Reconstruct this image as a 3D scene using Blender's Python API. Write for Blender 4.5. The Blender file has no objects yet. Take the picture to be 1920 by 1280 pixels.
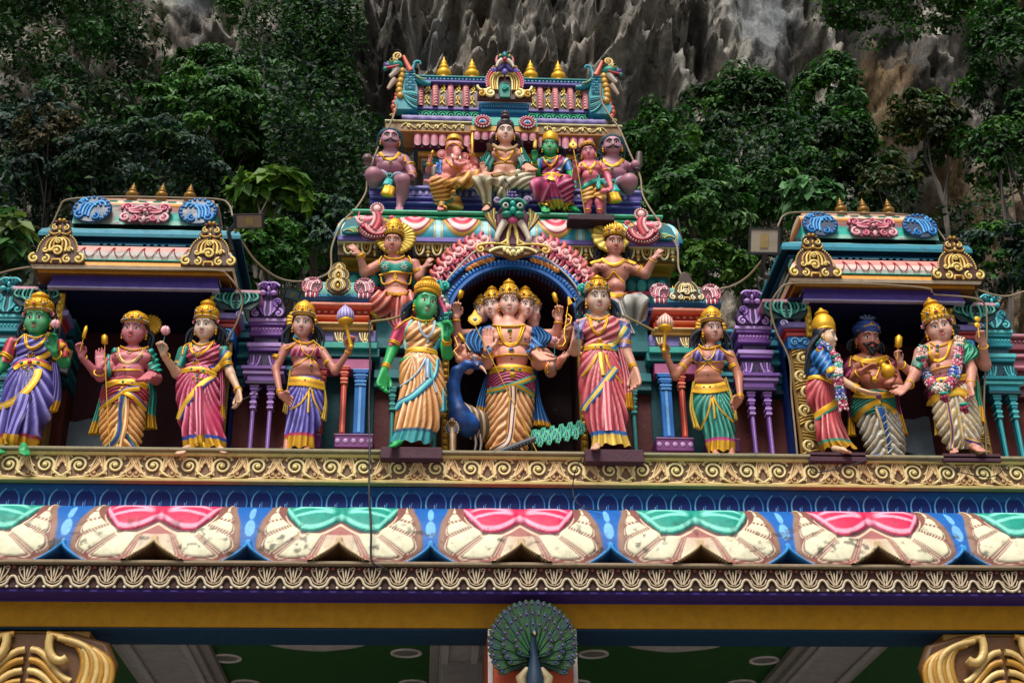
import bpy,math,random
import numpy as np
from mathutils import Vector,Matrix
from mathutils.bvhtree import BVHTree

# ------------------------------------------------------------------ camera
TH,PS,RO,FPX=math.radians(27.5),math.radians(3.7),math.radians(.84),2667.
CAM=np.array([-.75,0.,1.6])
_fw=np.array([math.sin(PS)*math.cos(TH),math.cos(PS)*math.cos(TH),math.sin(TH)])
_rt=np.array([math.cos(PS),-math.sin(PS),0.]);_up=np.cross(_rt,_fw)
_r2=_rt*math.cos(RO)-_up*math.sin(RO);_u2=_up*math.cos(RO)+_rt*math.sin(RO)
scn=bpy.context.scene
cd=bpy.data.cameras.new('camera');cam=bpy.data.objects.new('camera',cd)
scn.collection.objects.link(cam);scn.camera=cam
cd.sensor_width=36;cd.lens=FPX*36/1920;cd.clip_end=600
cam.matrix_world=Matrix(((_r2[0],_u2[0],-_fw[0],CAM[0]),(_r2[1],_u2[1],-_fw[1],CAM[1]),
                           (_r2[2],_u2[2],-_fw[2],CAM[2]),(0,0,0,1)))
# ------------------------------------------------------------------ light
SUN_EL,SUN_AZ=58.,195. # high, a little left of and behind the camera, through thin cloud
w=bpy.data.worlds.new('World');scn.world=w;w.use_nodes=True
nt=w.node_tree;nt.nodes.clear()
sky=nt.nodes.new('ShaderNodeTexSky');sky.sky_type='NISHITA';sky.sun_disc=False
sky.sun_elevation=math.radians(SUN_EL);sky.sun_rotation=math.radians(SUN_AZ)
sky.dust_density=3.;sky.air_density=1.
hs=nt.nodes.new('ShaderNodeHueSaturation');hs.inputs['Saturation'].default_value=.45
bg=nt.nodes.new('ShaderNodeBackground');bg.inputs['Strength'].default_value=.07
ow=nt.nodes.new('ShaderNodeOutputWorld')
nt.links.new(sky.outputs[0],hs.inputs['Color']);nt.links.new(hs.outputs[0],bg.inputs[0]);nt.links.new(bg.outputs[0],ow.inputs[0])
sl=bpy.data.lights.new('sun','SUN');sl.energy=3.2;sl.angle=math.radians(24);sl.color=(1,.96,.9)
so=bpy.data.objects.new('sun',sl);scn.collection.objects.link(so)
_az=math.radians(SUN_AZ);_el=math.radians(SUN_EL)
_sd=Vector((math.sin(_az)*math.cos(_el),math.cos(_az)*math.cos(_el),math.sin(_el)))
so.rotation_euler=_sd.to_track_quat('Z','Y').to_euler()
scn.view_settings.view_transform='Standard';scn.view_settings.look='None'
scn.view_settings.exposure=.55;scn.view_settings.gamma=1

# ------------------------------------------------------------------ helpers
def ray(u,v):
    d=_fw+_r2*(u-960)/FPX-_u2*(v-640)/FPX
    return d/np.linalg.norm(d)
def P(u,v,Y): # the point of the vertical plane y=Y seen at photo pixel u,v
    d=ray(u,v);return CAM+d*((Y-CAM[1])/d[1])
def PZ(u,v,Y):return float(P(u,v,Y)[2])
def PX(u,v,Y):return float(P(u,v,Y)[0])
def hx(s,a=0.):
    c=[int(s[i:i+2],16)/255 for i in(0,2,4)]
    c=[x/12.92 if x<=.04045 else((x+.055)/1.055)**2.4 for x in c]
    return np.array([c[0],c[1],c[2],a])
def gd(s='d9a21e'):return hx(s,1.)
def lerp(a,b,t):return a+(b-a)*t
GOLD=gd('dca522');GOLDD=gd('a87a1c');CREAM=hx('e8d9a0');BLK=hx('15100e')
rng=np.random.default_rng(7)

def smst(a,b,x):t=np.clip((x-a)/(b-a),0,1);return t*t*(3-2*t)
class MB:
    def __init__(s):s.v=[];s.c=[];s.f=[];s.sm=[];s.n=0
    def add(s,v,f,col,smooth=True):
        v=np.asarray(v,float).reshape(-1,3);k=len(v)
        col=np.asarray(col,float)
        if col.ndim==1:col=np.broadcast_to(col,(k,4))
        s.v.append(v);s.c.append(col.reshape(-1,4))
        for a in(f if isinstance(f,(list,tuple))else[f]):
            a=np.asarray(a,np.int64)
            if a.size:s.f.append(a+s.n);s.sm.append(smooth)
        s.n+=k;return s
    def grid(s,p,col,cu=False,cv=False,smooth=True,flip=False):
        p=np.asarray(p,float);ny,nx=p.shape[:2]
        idx=np.arange(ny*nx).reshape(ny,nx)
        if cu:idx=np.concatenate([idx,idx[:,:1]],1)
        if cv:idx=np.concatenate([idx,idx[:1]],0)
        q=np.stack([idx[:-1,:-1],idx[:-1,1:],idx[1:,1:],idx[1:,:-1]],-1).reshape(-1,4)
        if flip:q=q[:,::-1]
        col=np.asarray(col,float)
        if col.ndim==2 and col.shape[0]==ny:col=np.repeat(col[:,None,:],nx,1)
        return s.add(p.reshape(-1,3),q,col if col.ndim==1 else col.reshape(-1,4),smooth)
    def box(s,x0,x1,y0,y1,z0,z1,col,b=.006):
        # chamfered box
        X=np.array([x0,x0+b,x1-b,x1]);Z=np.array([z0,z0+b,z1-b,z1]);Y=np.array([y0,y0+b,y1-b,y1])
        v=[];f=[]
        pts={}
        def pt(i,j,k):
            if(i,j,k)not in pts:pts[(i,j,k)]=len(v);v.append((X[i],Y[j],Z[k]))
            return pts[(i,j,k)]
        def I(sg):return(0,1)if sg<0 else(3,2) # outer,inner index
        for ax in range(3):
            for sg in(-1,1):
                o=I(sg)[0];q=[]
                for(p_,r_)in((1,1),(2,1),(2,2),(1,2)):
                    t=[p_,r_];t.insert(ax,o);q.append(pt(*t))
                if(sg<0)^(ax==1):q=q[::-1]
                f.append(q)
        for ax in range(3): # edges along ax
            for s1 in(-1,1):
                for s2 in(-1,1):
                    o1,i1=I(s1);o2,i2=I(s2);q=[]
                    for(m,a1,a2)in((1,o1,i2),(2,o1,i2),(2,i1,o2),(1,i1,o2)):
                        t=[a1,a2];t.insert(ax,m);q.append(pt(*t))
                    f.append(q)
        tr=[]
        for s1 in(-1,1):
            for s2 in(-1,1):
                for s3 in(-1,1):
                    a,b_,c=I(s1),I(s2),I(s3)
                    tr.append([pt(a[0],b_[1],c[1]),pt(a[1],b_[0],c[1]),pt(a[1],b_[1],c[0])])
        return s.add(v,[np.array(f),np.array(tr)],col,False)
    def prof(s,x0,x1,pr,cols,caps=True,smooth=False,ret=0.):
        # moulding: profile [(y,z),...] extruded along X; cols one per segment; ret mitres the ends back by that depth factor
        pr=np.asarray(pr,float);n=len(pr)
        if not isinstance(cols,(list,tuple)):cols=[cols]*(n-1)
        ys=pr[:,0];back=ys.max()
        for i in range(n-1):
            a,b=pr[i],pr[i+1]
            ea=(back-a[0])*ret;eb=(back-b[0])*ret
            s.add([(x0-ea,a[0],a[1]),(x1+ea,a[0],a[1]),(x1+eb,b[0],b[1]),(x0-eb,b[0],b[1])],np.array([[0,1,2,3]]),cols[i%len(cols)],smooth)
            if ret:
                for(xx,sg)in((x0,-1),(x1,1)):
                    q=[(xx+sg*ea,a[0],a[1]),(xx,back,a[1]),(xx,back,b[1]),(xx+sg*eb,b[0],b[1])]
                    if ret>.5:
                        q=[(xx+sg*ea,a[0],a[1]),(xx+sg*ea,back+s.deep,a[1]),(xx+sg*eb,back+s.deep,b[1]),(xx+sg*eb,b[0],b[1])]
                    s.add(q,np.array([[0,1,2,3]]),cols[i%len(cols)],smooth)
        if caps and not ret:
            ext=np.vstack([pr,[back,pr[-1,1]],[back,pr[0,1]]])
            for i in range(n-1):
                for xx in(x0,x1):
                    s.add([(xx,pr[i,0],pr[i,1]),(xx,pr[i+1,0],pr[i+1,1]),(xx,back+s.deep,pr[i+1,1]),(xx,back+s.deep,pr[i,1])],np.array([[0,1,2,3]]),cols[i%len(cols)],smooth)
        return s
    deep=0.
    def tube(s,path,r,col,n=6,caps=True,closed=False,flat=1.,ref=None):
        p=np.asarray(path,float);m=len(p)
        r=np.broadcast_to(np.asarray(r,float),(m,))
        t=np.gradient(p,axis=0)if not closed else np.roll(p,-1,0)-np.roll(p,1,0)
        t/=(np.linalg.norm(t,axis=1,keepdims=True)+1e-12)
        if ref is not None:
            nn=np.array(ref,float);a=np.cross(t,nn);a/=(np.linalg.norm(a,axis=1,keepdims=True)+1e-9);b=np.cross(a,t)
        else:
            a=np.zeros_like(p);x=np.cross(t[0],[0.3,.2,1.])
            if np.linalg.norm(x)<1e-3:x=np.cross(t[0],[1.,0,0])
            for i in range(m):
                x=x-t[i]*(x@t[i]);nx_=np.linalg.norm(x);x=x/(nx_+1e-9);a[i]=x
            b=np.cross(t,a)
        an=np.arange(n)*2*math.pi/n
        ring=p[:,None]+(a[:,None]*np.cos(an)[None,:,None]+b[:,None]*(np.sin(an)*flat)[None,:,None])*r[:,None,None]
        col=np.asarray(col,float)
        cc=col if col.ndim==1 else col
        s.grid(ring,cc,cu=True,cv=closed)
        if caps and not closed:
            for e in(0,m-1):
                k=[p[e]]+list(ring[e]);f=np.array([[0,i+1,(i+1)%n+1]for i in range(n)])
                s.add(k,f,col if col.ndim==1 else np.repeat(col[e:e+1],n+1,0))
        return s
    def lathe(s,c,pr,col,n=16,ax=(0,0,1),sq=1.,mod=None,front=(0,-1,0)):
        # pr [(r,h)]; col single or list per profile point
        ax=np.array(ax,float);ax/=np.linalg.norm(ax)
        fr=np.array(front,float);fr=fr-ax*(fr@ax);fr/=np.linalg.norm(fr);sd=np.cross(fr,ax)
        pr=np.asarray(pr,float);an=np.arange(n)*2*math.pi/n
        rr=pr[:,0][:,None]*np.ones(n)[None]
        if mod is not None:rr=rr*mod(an[None,:],np.arange(len(pr))[:,None])
        pts=np.asarray(c,float)+ax*pr[:,1][:,None,None]+(sd*np.sin(an)[:,None])[None]*rr[...,None]+(fr*np.cos(an)[:,None]*sq)[None]*rr[...,None]
        col=np.asarray(col,float)
        s.grid(pts,col,cu=True);return s
    def ball(s,c,r,col,nu=8,nv=6,M=None):
        r=np.broadcast_to(np.asarray(r,float),(3,))
        th=np.linspace(0,math.pi,nv);ph=np.arange(nu)*2*math.pi/nu
        q=np.stack([np.sin(th)[:,None]*np.cos(ph)*r[0],np.sin(th)[:,None]*np.sin(ph)*r[1],np.cos(th)[:,None]*np.ones(nu)*r[2]],-1)
        if M is not None:q=q@np.asarray(M).T
        s.grid(q+np.asarray(c,float),col,cu=True);return s
    def data(s):
        v=np.concatenate(s.v);return v
    def bvh(s):
        v=np.concatenate(s.v);fs=[]
        for a in s.f:fs+=a.tolist()
        return BVHTree.FromPolygons([tuple(x)for x in v.tolist()],fs)
    def mesh(s,name,mat):
        v=np.concatenate(s.v);c=np.concatenate(s.c)
        me=bpy.data.meshes.new(name)
        me.vertices.add(len(v));me.vertices.foreach_set('co',v.astype(np.float32).ravel())
        li=np.concatenate([a.ravel()for a in s.f]);lt=np.concatenate([np.full(len(a),a.shape[1])for a in s.f])
        sm=np.concatenate([np.full(len(a),m)for a,m in zip(s.f,s.sm)])
        ls=np.concatenate([[0],np.cumsum(lt)[:-1]])
        me.loops.add(len(li));me.loops.foreach_set('vertex_index',li.astype(np.int32))
        me.polygons.add(len(lt));me.polygons.foreach_set('loop_start',ls.astype(np.int32))
        try:me.polygons.foreach_set('loop_total',lt.astype(np.int32))
        except Exception:pass
        me.polygons.foreach_set('use_smooth',sm)
        me.update(calc_edges=True)
        at=me.color_attributes.new('Col','FLOAT_COLOR','POINT');at.data.foreach_set('color',c.astype(np.float32).ravel())
        me.materials.append(mat if mat else M_PAINT);me.validate()
        return me
    def build(s,name,parent=None,mat=None,label=None):
        if not s.v:return None
        me=s.mesh(name,mat);o=bpy.data.objects.new(name,me);scn.collection.objects.link(o)
        if parent is not None:
            o.parent=parent
            if parent.type=='EMPTY':o.location=-Vector(parent.location)
        if label:o['label']=label
        return o
def thing(name,label,cat,loc,group=None):
    o=bpy.data.objects.new(name,None);scn.collection.objects.link(o);o.location=Vector([float(x)for x in loc])
    o.empty_display_size=.2;o['label']=label;o['category']=cat
    if group:o['group']=group
    return o
def struct(o,kind='structure'):o['kind']=kind;return o
def tag(o,label,cat,group=None):
    o['label']=label;o['category']=cat
    if group:o['group']=group
    return o
def inst(o,dx,dy,dz,sx=1.,rz=None):
    c=o.copy();scn.collection.objects.link(c);c.location=Vector(o.location)+Vector((dx,dy,dz))
    if sx!=1.:c.scale=(sx,1,1)
    return c

# noise in numpy -------------------------------------------------
_perm=np.random.default_rng(3).random((64,64,64)).astype(np.float32)
def vnoise(p):
    p=np.asarray(p,float);i=np.floor(p).astype(int);f=p-i;f=f*f*(3-2*f)
    r=0
    for a in(0,1):
        for b in(0,1):
            for c in(0,1):
                r=r+_perm[(i[...,0]+a)%64,(i[...,1]+b)%64,(i[...,2]+c)%64]*(f[...,0]if a else 1-f[...,0])*(f[...,1]if b else 1-f[...,1])*(f[...,2]if c else 1-f[...,2])
    return r
def fbm(p,o=4):
    r=0;a=.5;p=np.asarray(p,float)
    for k in range(o):r=r+a*vnoise(p);p=p*2.03+11.7;a*=.5
    return r/(1-.5**o)

# ------------------------------------------------------------------ materials
def nodemat(name):
    m=bpy.data.materials.new(name);m.use_nodes=True;t=m.node_tree;t.nodes.clear()
    o=t.nodes.new('ShaderNodeOutputMaterial');b=t.nodes.new('ShaderNodeBsdfPrincipled');t.links.new(b.outputs[0],o.inputs[0])
    return m,t,b
def N(t,typ,**k):
    n=t.nodes.new(typ)
    for a,b in k.items():
        if a.startswith('i_'):n.inputs[int(a[2:])if a[2:].isdigit()else a[2:].replace('_',' ')].default_value=b
        else:setattr(n,a,b)
    return n
def noise(t,scale,detail=4.,rough=.6,vec=None,stretch=None):
    n=N(t,'ShaderNodeTexNoise');n.inputs['Scale'].default_value=scale;n.inputs['Detail'].default_value=detail;n.inputs['Roughness'].default_value=rough
    tc=N(t,'ShaderNodeTexCoord');src=tc.outputs['Object']
    if stretch:
        mp=N(t,'ShaderNodeMapping');mp.inputs['Scale'].default_value=stretch;t.links.new(src,mp.inputs[0]);src=mp.outputs[0]
    t.links.new(src,n.inputs['Vector']);return n.outputs[0]
def ramp(t,src,a,b,c0=(0,0,0,1),c1=(1,1,1,1)):
    r=N(t,'ShaderNodeValToRGB');r.color_ramp.elements[0].position=a;r.color_ramp.elements[1].position=b
    r.color_ramp.elements[0].color=c0;r.color_ramp.elements[1].color=c1;t.links.new(src,r.inputs[0]);return r.outputs[0]
def mix(t,fac,a,b,mode='MIX'):
    m=N(t,'ShaderNodeMix',data_type='RGBA',blend_type=mode)
    for s_,x in((m.inputs[0],fac),(m.inputs[6],a),(m.inputs[7],b)):
        if hasattr(x,'is_linked')or hasattr(x,'node'):t.links.new(x,s_)
        else:s_.default_value=x
    return m.outputs[2]
def paint(name,rough=.42,grime=.45,bump=.25,fine=90.,metal=.45,dark=(.03,.027,.022,1),gscale=3.,spec=.45):
    m,t,b=nodemat(name)
    at=N(t,'ShaderNodeAttribute',attribute_name='Col')
    mot=ramp(t,noise(t,11.,5,.65),.25,.75,(.78,.78,.78,1),(1.12,1.12,1.12,1))
    c=mix(t,1.,at.outputs[0],mot,'MULTIPLY')
    # rain streaks and soot with a shape of their own
    st=ramp(t,noise(t,gscale,6,.7,stretch=(3.,3.,.55)),.52,.74)
    sp=ramp(t,noise(t,26.,6,.75),.45,.68)
    g=mix(t,1.,st,sp,'MULTIPLY')
    gm=N(t,'ShaderNodeMath',operation='MULTIPLY');t.links.new(g,gm.inputs[0]);gm.inputs[1].default_value=grime
    c=mix(t,gm.outputs[0],c,dark)
    # small chips showing pale plaster
    ch=ramp(t,noise(t,38.,3,.6),.72,.75)
    cm=N(t,'ShaderNodeMath',operation='MULTIPLY');t.links.new(ch,cm.inputs[0]);cm.inputs[1].default_value=grime*.7
    c=mix(t,cm.outputs[0],c,(.42,.38,.33,1))
    t.links.new(c,b.inputs['Base Color'])
    mm=N(t,'ShaderNodeMath',operation='MULTIPLY');t.links.new(at.outputs['Alpha'],mm.inputs[0]);mm.inputs[1].default_value=metal
    t.links.new(mm.outputs[0],b.inputs['Metallic'])
    rr=N(t,'ShaderNodeMapRange');rr.inputs[3].default_value=rough-.1;rr.inputs[4].default_value=rough+.22
    t.links.new(noise(t,17.,3),rr.inputs[0]);t.links.new(rr.outputs[0],b.inputs['Roughness'])
    b.inputs['Specular IOR Level'].default_value=spec
    bp=N(t,'ShaderNodeBump');bp.inputs['Strength'].default_value=bump;bp.inputs['Distance'].default_value=.006
    t.links.new(noise(t,fine,5,.6),bp.inputs['Height']);t.links.new(bp.outputs[0],b.inputs['Normal'])
    return m
M_PAINT=paint('gloss_enamel_on_plaster',.42,.6,.22,70.)
M_SKIN=paint('statue_skin_enamel',.43,.32,.15,60.)
M_CLOTH=paint('statue_cloth_enamel',.43,.38,.2,55.)
M_WALL=paint('matt_wall_paint',.6,.5,.6,40.,spec=.25)
M_CORN=paint('weathered_cornice_paint',.5,.95,.35,50.,gscale=4.,spec=.25)
M_FRIEZE=paint('carved_frieze_paint',.42,.8,.35,60.)
# ------------------------------------------------------------------ forecourt paving
m,t,b=nodemat('paving');c=ramp(t,noise(t,.8,6),.3,.7,(.17,.165,.155,1),(.26,.25,.235,1));t.links.new(c,b.inputs['Base Color']);b.inputs['Roughness'].default_value=.8
mb=MB();g=np.array([[(x,y,0)for x in np.linspace(-120,120,13)]for y in np.linspace(-150,60,11)]);mb.grid(g,BLK);struct(mb.build('ground',None,m))
# ------------------------------------------------------------------ ornament kit
class Fr: # flat frame: o + r*x + u*z + n*h   (n points to the viewer)
    def __init__(s,o,r=(1,0,0),u=(0,0,1),sc=1.):
        s.o=np.array(o,float);s.r=np.array(r,float);s.u=np.array(u,float);s.n=np.cross(s.r,s.u)
        s.n/=np.linalg.norm(s.n);s.sc=sc
        if s.n[1]>0:s.n=-s.n
    def __call__(s,x,z,h=0.):
        x,z,h=np.broadcast_arrays(np.asarray(x,float),z,h)
        return s.o+(s.r*x[...,None]+s.u*z[...,None]+s.n*h[...,None])*s.sc
def plate(mb,F,pts,t,col,h0=0.,cx=None):
    p=np.asarray(pts,float);n=len(p);c=p.mean(0)if cx is None else np.array(cx)
    b=F(p[:,0],p[:,1],h0);f=F(p[:,0],p[:,1],h0+t*.75);pi=c+(p-c)*.93;fi=F(pi[:,0],pi[:,1],h0+t)
    mb.grid(np.stack([b,f,fi]),col,cu=True)
    v=np.vstack([fi,F(c[0],c[1],h0+t)[None]])
    mb.add(v,np.array([[i,(i+1)%n,n]for i in range(n)]),col,False)
def ell(cx,cz,rx,rz,n=18,a0=0.,a1=2*math.pi):
    a=np.linspace(a0,a1,n,endpoint=abs(a1-a0)<6.2);return np.stack([cx+rx*np.cos(a),cz+rz*np.sin(a)],-1)
def stroke(mb,F,pts,w,col,h=.0,n=5,flat=1.):
    p=np.asarray(pts,float);mb.tube(F(p[:,0],p[:,1],h),np.asarray(w)*F.sc,col,n=n,flat=flat)
def spiral(mb,F,cx,cz,R,a0,turns,w,col,h=0.,lead=None,n=None,sx=1.,sides=5,ball=True):
    n=n or max(8,int(abs(turns)*15));t=np.linspace(0,1,n)
    a=a0+turns*2*math.pi*t;r=R*(1-t)**.9*.88+R*.12
    x=cx+sx*r*np.cos(a);z=cz+r*np.sin(a)
    ww=w*(1-.45*t)
    if lead is not None:
        l=np.asarray(lead,float);x=np.concatenate([l[:,0],x]);z=np.concatenate([l[:,1],z]);ww=np.concatenate([np.linspace(w*.35,w,len(l)),ww])
    stroke(mb,F,np.stack([x,z],-1),ww,col,h,n=sides)
    if ball:mb.ball(F(cx,cz,h+w*.3),w*1.25*F.sc,col,6,5)
def bez(p0,p1,p2,p3=None,n=9):
    t=np.linspace(0,1,n)[:,None];p0,p1,p2=map(np.asarray,(p0,p1,p2))
    if p3 is None:return(1-t)**2*p0+2*t*(1-t)*p1+t*t*p2
    p3=np.asarray(p3);return(1-t)**3*p0+3*t*(1-t)**2*p1+3*t*t*(1-t)*p2+t**3*p3
def beads(mb,F,pts,r,col,h=0.):
    for x,z in pts:mb.ball(F(x,z,h),r*F.sc,col,6,5)
def along(pts,n):
    p=np.asarray(pts,float);d=np.r_[0,np.cumsum(np.linalg.norm(np.diff(p,axis=0),axis=1))]
    t=np.linspace(0,d[-1],n);return np.stack([np.interp(t,d,p[:,k])for k in range(p.shape[1])],-1)
def kirti(F,m,d,hi,face=True):
    # lion-mask crest on four scrolls, unit box x -.5...5, z 0..1
    mb=MB()
    out=[(-.5,.02),(-.53,.12),(-.45,.22),(-.36,.26),(-.36,.4),(-.28,.55),(-.2,.6),(-.21,.72),(-.17,.84),(-.12,.93),(0,1.)]
    out=out+[(-x,z)for x,z in out[::-1][1:]]
    plate(mb,F,out,.05,d,0,(0,.4))
    for s in(-1,1):
        spiral(mb,F,s*.41,.115,.1,math.pi/2,-s*1.35,.03,hi,.07)
        spiral(mb,F,s*.2,.1,.085,math.pi/2,s*1.3,.026,hi,.07)
        for k in range(3):
            q=bez((s*(.07+.075*k),.26+.01*k),(s*(.1+.08*k),.5+.02*k),(s*.04,.53+.035*k),n=8)
            stroke(mb,F,q,np.linspace(.03,.016,8),[m,hi,m][k],.06+.01*(2-k))
        spiral(mb,F,s*.225,.3,.06,0,s*1.1,.02,hi,.075)
        beads(mb,F,along(bez((s*.37,.27),(s*.36,.5),(s*.2,.62)),9),.02,hi,.06)
        if face:
            spiral(mb,F,s*.1,.78,.062,math.pi/2,-s*1.2,.018,hi,.09)
            stroke(mb,F,bez((s*.03,.66),(s*.16,.6),(s*.2,.71)),.02,m,.08)
            mb.ball(F(s*.1,.9,.07),.045*F.sc,d,7,5);mb.ball(F(s*.04,.95,.07),.04*F.sc,m,7,5)
    spiral(mb,F,0,.27,.11,math.pi,-1.5,.03,hi,.085);spiral(mb,F,0,.48,.07,0,1.3,.024,hi,.09)
    if face:
        mb.ball(F(0,.76,.1),np.array((.03,.05,.06))*F.sc,m,7,6);mb.ball(F(0,.67,.1),np.array((.032,.03,.04))*F.sc,hi,7,6)
    stroke(mb,F,[(-.09,.02),(-.07,.1),(.07,.1),(.09,.02)],.03,m,.05)
    return mb
def mask_med(F,m,d,hi): # broad pink mask of mirrored curls, x -.5...5 z 0..1 (height .6)
    mb=MB()
    out=[(-.5,.1),(-.46,.3),(-.52,.45),(-.42,.6),(-.1,.58),(0,.62)];out+=[(-x,z)for x,z in out[::-1][1:]]+[(.3,.02),(.1,.06),(0,-.02),(-.1,.06),(-.3,.02)]
    plate(mb,F,out,.04,d,0,(0,.3))
    for s in(-1,1):
        spiral(mb,F,s*.36,.44,.12,-s*.3 if s>0 else math.pi+.3,s*1.3,.032,m,.06)
        spiral(mb,F,s*.38,.15,.11,math.pi/2,-s*1.3,.032,hi,.06)
        spiral(mb,F,s*.2,.11,.085,math.pi/2,s*1.2,.028,m,.07)
        for k in range(3):stroke(mb,F,bez((s*(.08+.04*k),.3+.07*k),(s*(.25+.03*k),.26+.04*k),(s*(.33+.04*k),.34+.06*k)),.025,[hi,m,hi][k],.06)
        mb.ball(F(s*.09,.34,.08),.05*F.sc,m,8,6);stroke(mb,F,bez((0,.42),(s*.1,.5),(s*.2,.4)),.025,hi,.08)
    mb.ball(F(0,.48,.09),.055*F.sc,m,8,6);mb.ball(F(0,.3,.1),.045*F.sc,hi,8,6)
    mb.ball(F(0,.1,.08),np.array((.05,.03,.08))*F.sc,hi,8,6);stroke(mb,F,bez((-.1,.2),(0,.1),(.1,.2)),.022,d,.1)
    return mb
def shell_med(F,m,d,hi,s=1,fringe=None): # curling shell with a beaded rim, radius .5
    mb=MB();plate(mb,F,ell(0,0,.5,.46,20),.05,d)
    a=np.linspace(-.9,math.pi+.3,15);beads(mb,F,[(s*.43*math.cos(x),.4*math.sin(x))for x in a],.05,m,.05)
    for k in range(4):
        stroke(mb,F,bez((s*(.33-.12*k),.1),(s*(.3-.17*k),.42-.05*k),(-s*(.1+.07*k),.2-.02*k),(-s*(.05+.08*k),-.28+.04*k)),.04,[hi,m,hi,m][k],.06)
    spiral(mb,F,-s*.27,-.22,.14,math.pi/2,s*1.4,.045,m,.07);spiral(mb,F,-s*.25,.25,.1,0,s*1.2,.035,hi,.07)
    spiral(mb,F,s*.12,-.27,.12,math.pi/2,-s*1.2,.04,m,.07)
    if fringe is not None:
        for k in range(6):mb.ball(F(-.25+.1*k,-.48,.05),np.array((.045,.04,.15))*F.sc,fringe if k%2 else hi,6,5)
    return mb
def palm_curl(F,m,d,hi): # little plume curl, x -.5...5, z 0..1
    mb=MB();plate(mb,F,ell(0,.42,.46,.44,14),.06,d)
    for k in range(4):stroke(mb,F,bez((-.34+.2*k,.86-.02*abs(k-1.5)),(-.3+.16*k,.5),(-.16+.12*k,.2)),.065,[hi,m,hi,m][k],.09)
    spiral(mb,F,.1,.24,.22,math.pi,1.2,.06,hi,.09)
    return mb
def kalasam(c,h,r,name,parent,col=None,mat=None):
    mb=MB();col=col if col is not None else gd('e0a81e')
    pr=np.array([(.0,0),(1.,0),(1.,.06),(.72,.1),(.78,.14),(1.0,.2),(1.06,.28),(.98,.36),(.7,.42),(.5,.45),(.62,.48),(.68,.53),(.6,.58),(.4,.62),(.44,.65),(.46,.7),(.36,.76),(.2,.83),(.08,.92),(.0,1.)])
    mb.lathe(c,pr*[r,h],col,18);return mb.build(name,parent,mat or M_PAINT)
def place(mb,name,parent,mat=None,label=None):return mb.build(name,parent,mat or M_PAINT,label)

# ------------------------------------------------------------------ the gateway hall
gate=thing('gateway_hall','painted entrance hall carrying the lotus cornice and gold scroll ledge under all the statues','gateway',(0,11,0))
XL,XR=-6.2,6.4
ZLEDGE=6.25
mb=MB();mb.box(XL,XR,10.9,13.2,6.235,6.262,hx('8d8468'));mb.box(XL,XR,10.93,10.99,6.205,6.233,hx('cdb873'));place(mb,'ledge',gate,M_CORN)
mb=MB();mb.box(XL,XR,10.97,11.6,6.0,6.232,hx('76563a'));mb.box(XL,XR,10.925,11.0,5.972,6.002,hx('b8a264'));place(mb,'frieze_band',gate,M_FRIEZE)
# gold scroll frieze motifs
def frieze_motif(var):
    mb=MB();F=Fr((0,10.966,6.115));c1,c2,c3=hx('d8bd86'),hx('dccb92'),hx('c09868')
    w=.0125
    spiral(mb,F,-.01,.005,.075,-2.6,-1.75,w,c2,.008,lead=bez((-.19,-.09),(-.15,-.11),(-.085,-.05),n=6),sides=5)
    spiral(mb,F,-.01,.005,.046,-1.2,-.8,w*.7,c1,.006,ball=False)
    for k in range(5):a=-2.4+k*.75;stroke(mb,F,[(-.01+.088*math.cos(a),.005+.088*math.sin(a)),(-.01+.108*math.cos(a+.25),.005+.104*math.sin(a+.25))],[.011,.005],c1,.005)
    for k in range(4):
        stroke(mb,F,bez((.04+.02*k,-.085+.012*k),(.1+.02*k,-.06+.02*k),(.09+.03*k,.02+.02*k),(.13+.025*k,.08),n=8),np.linspace(.013,.006,8),[c1,c3,c1,c3][k],.006)
    for k in range(4):
        stroke(mb,F,bez((-.17+.02*k,.095),(-.16+.025*k,.05),(-.12+.01*k,.02-.03*k),n=7),np.linspace(.006,.013,7),[c3,c1,c3,c1][k],.006)
    stroke(mb,F,bez((-.08,-.1),(.02,-.115),(.1,-.075),n=7),np.array([.004,.009,.012,.013,.011,.008,.004]),c1,.006)
    stroke(mb,F,bez((-.06,.098),(.03,.115),(.08,.06),n=7),np.array([.004,.009,.012,.012,.01,.008,.004]),c1,.006)
    spiral(mb,F,.115,-.065,.035,0,-1.3,.009,c3,.008);spiral(mb,F,.035 if var else-.1,.07,.028,0,1.2,.008,c1,.009)
    mb.ball(F(-.01,.005,.012),(.018,.012,.018),hx('d8cc70'),7,5)
    return mb.build('scroll_motif',gate,M_FRIEZE)
ms=[frieze_motif(0),frieze_motif(1)]
k=0;x=-4.75
while x<5.0:
    o=ms[k%2]if k<2 else inst(ms[k%2],0,0,0)
    o.location=Vector((x,-11.,0));
    if(k//2)%2:o.scale=(-1,1,1)
    x+=.2895;k+=1
# blue band with painted onion arches
mb=MB();mb.prof(XL,XR,[(11.02,5.975),(11.04,5.90),(11.05,5.70)],[hx('0f4f8f'),hx('0d3480')]);place(mb,'blue_band',gate,M_CORN)
mb=MB();F=Fr((0,11.035,5.79));lb=hx('6ab4e4')
for s in(-1,1):
    stroke(mb,F,bez((s*.078,-.01),(s*.1,.1),(s*.05,.13),(0,.175),n=9),np.linspace(.009,.006,9),lb if s<0 else hx('3f86cc'),.0)
plate(mb,F,[(-.07,-.01),(-.082,.06),(-.05,.125),(0,.165),(.05,.125),(.082,.06),(.07,-.01)],.004,hx('0a2670'),-.004)
mb.ball(F(-.097,.155,0),(.016,.004,.02),hx('071540'),4,3)
stroke(mb,F,[(0,-.01),(.004,.05)],.0055,hx('3f86d0'),.004);stroke(mb,F,[(-.016,-.01),(-.012,.035)],.004,hx('8db8e6'),.004)
o0=mb.build('arch_petal',gate,M_CORN)
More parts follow.
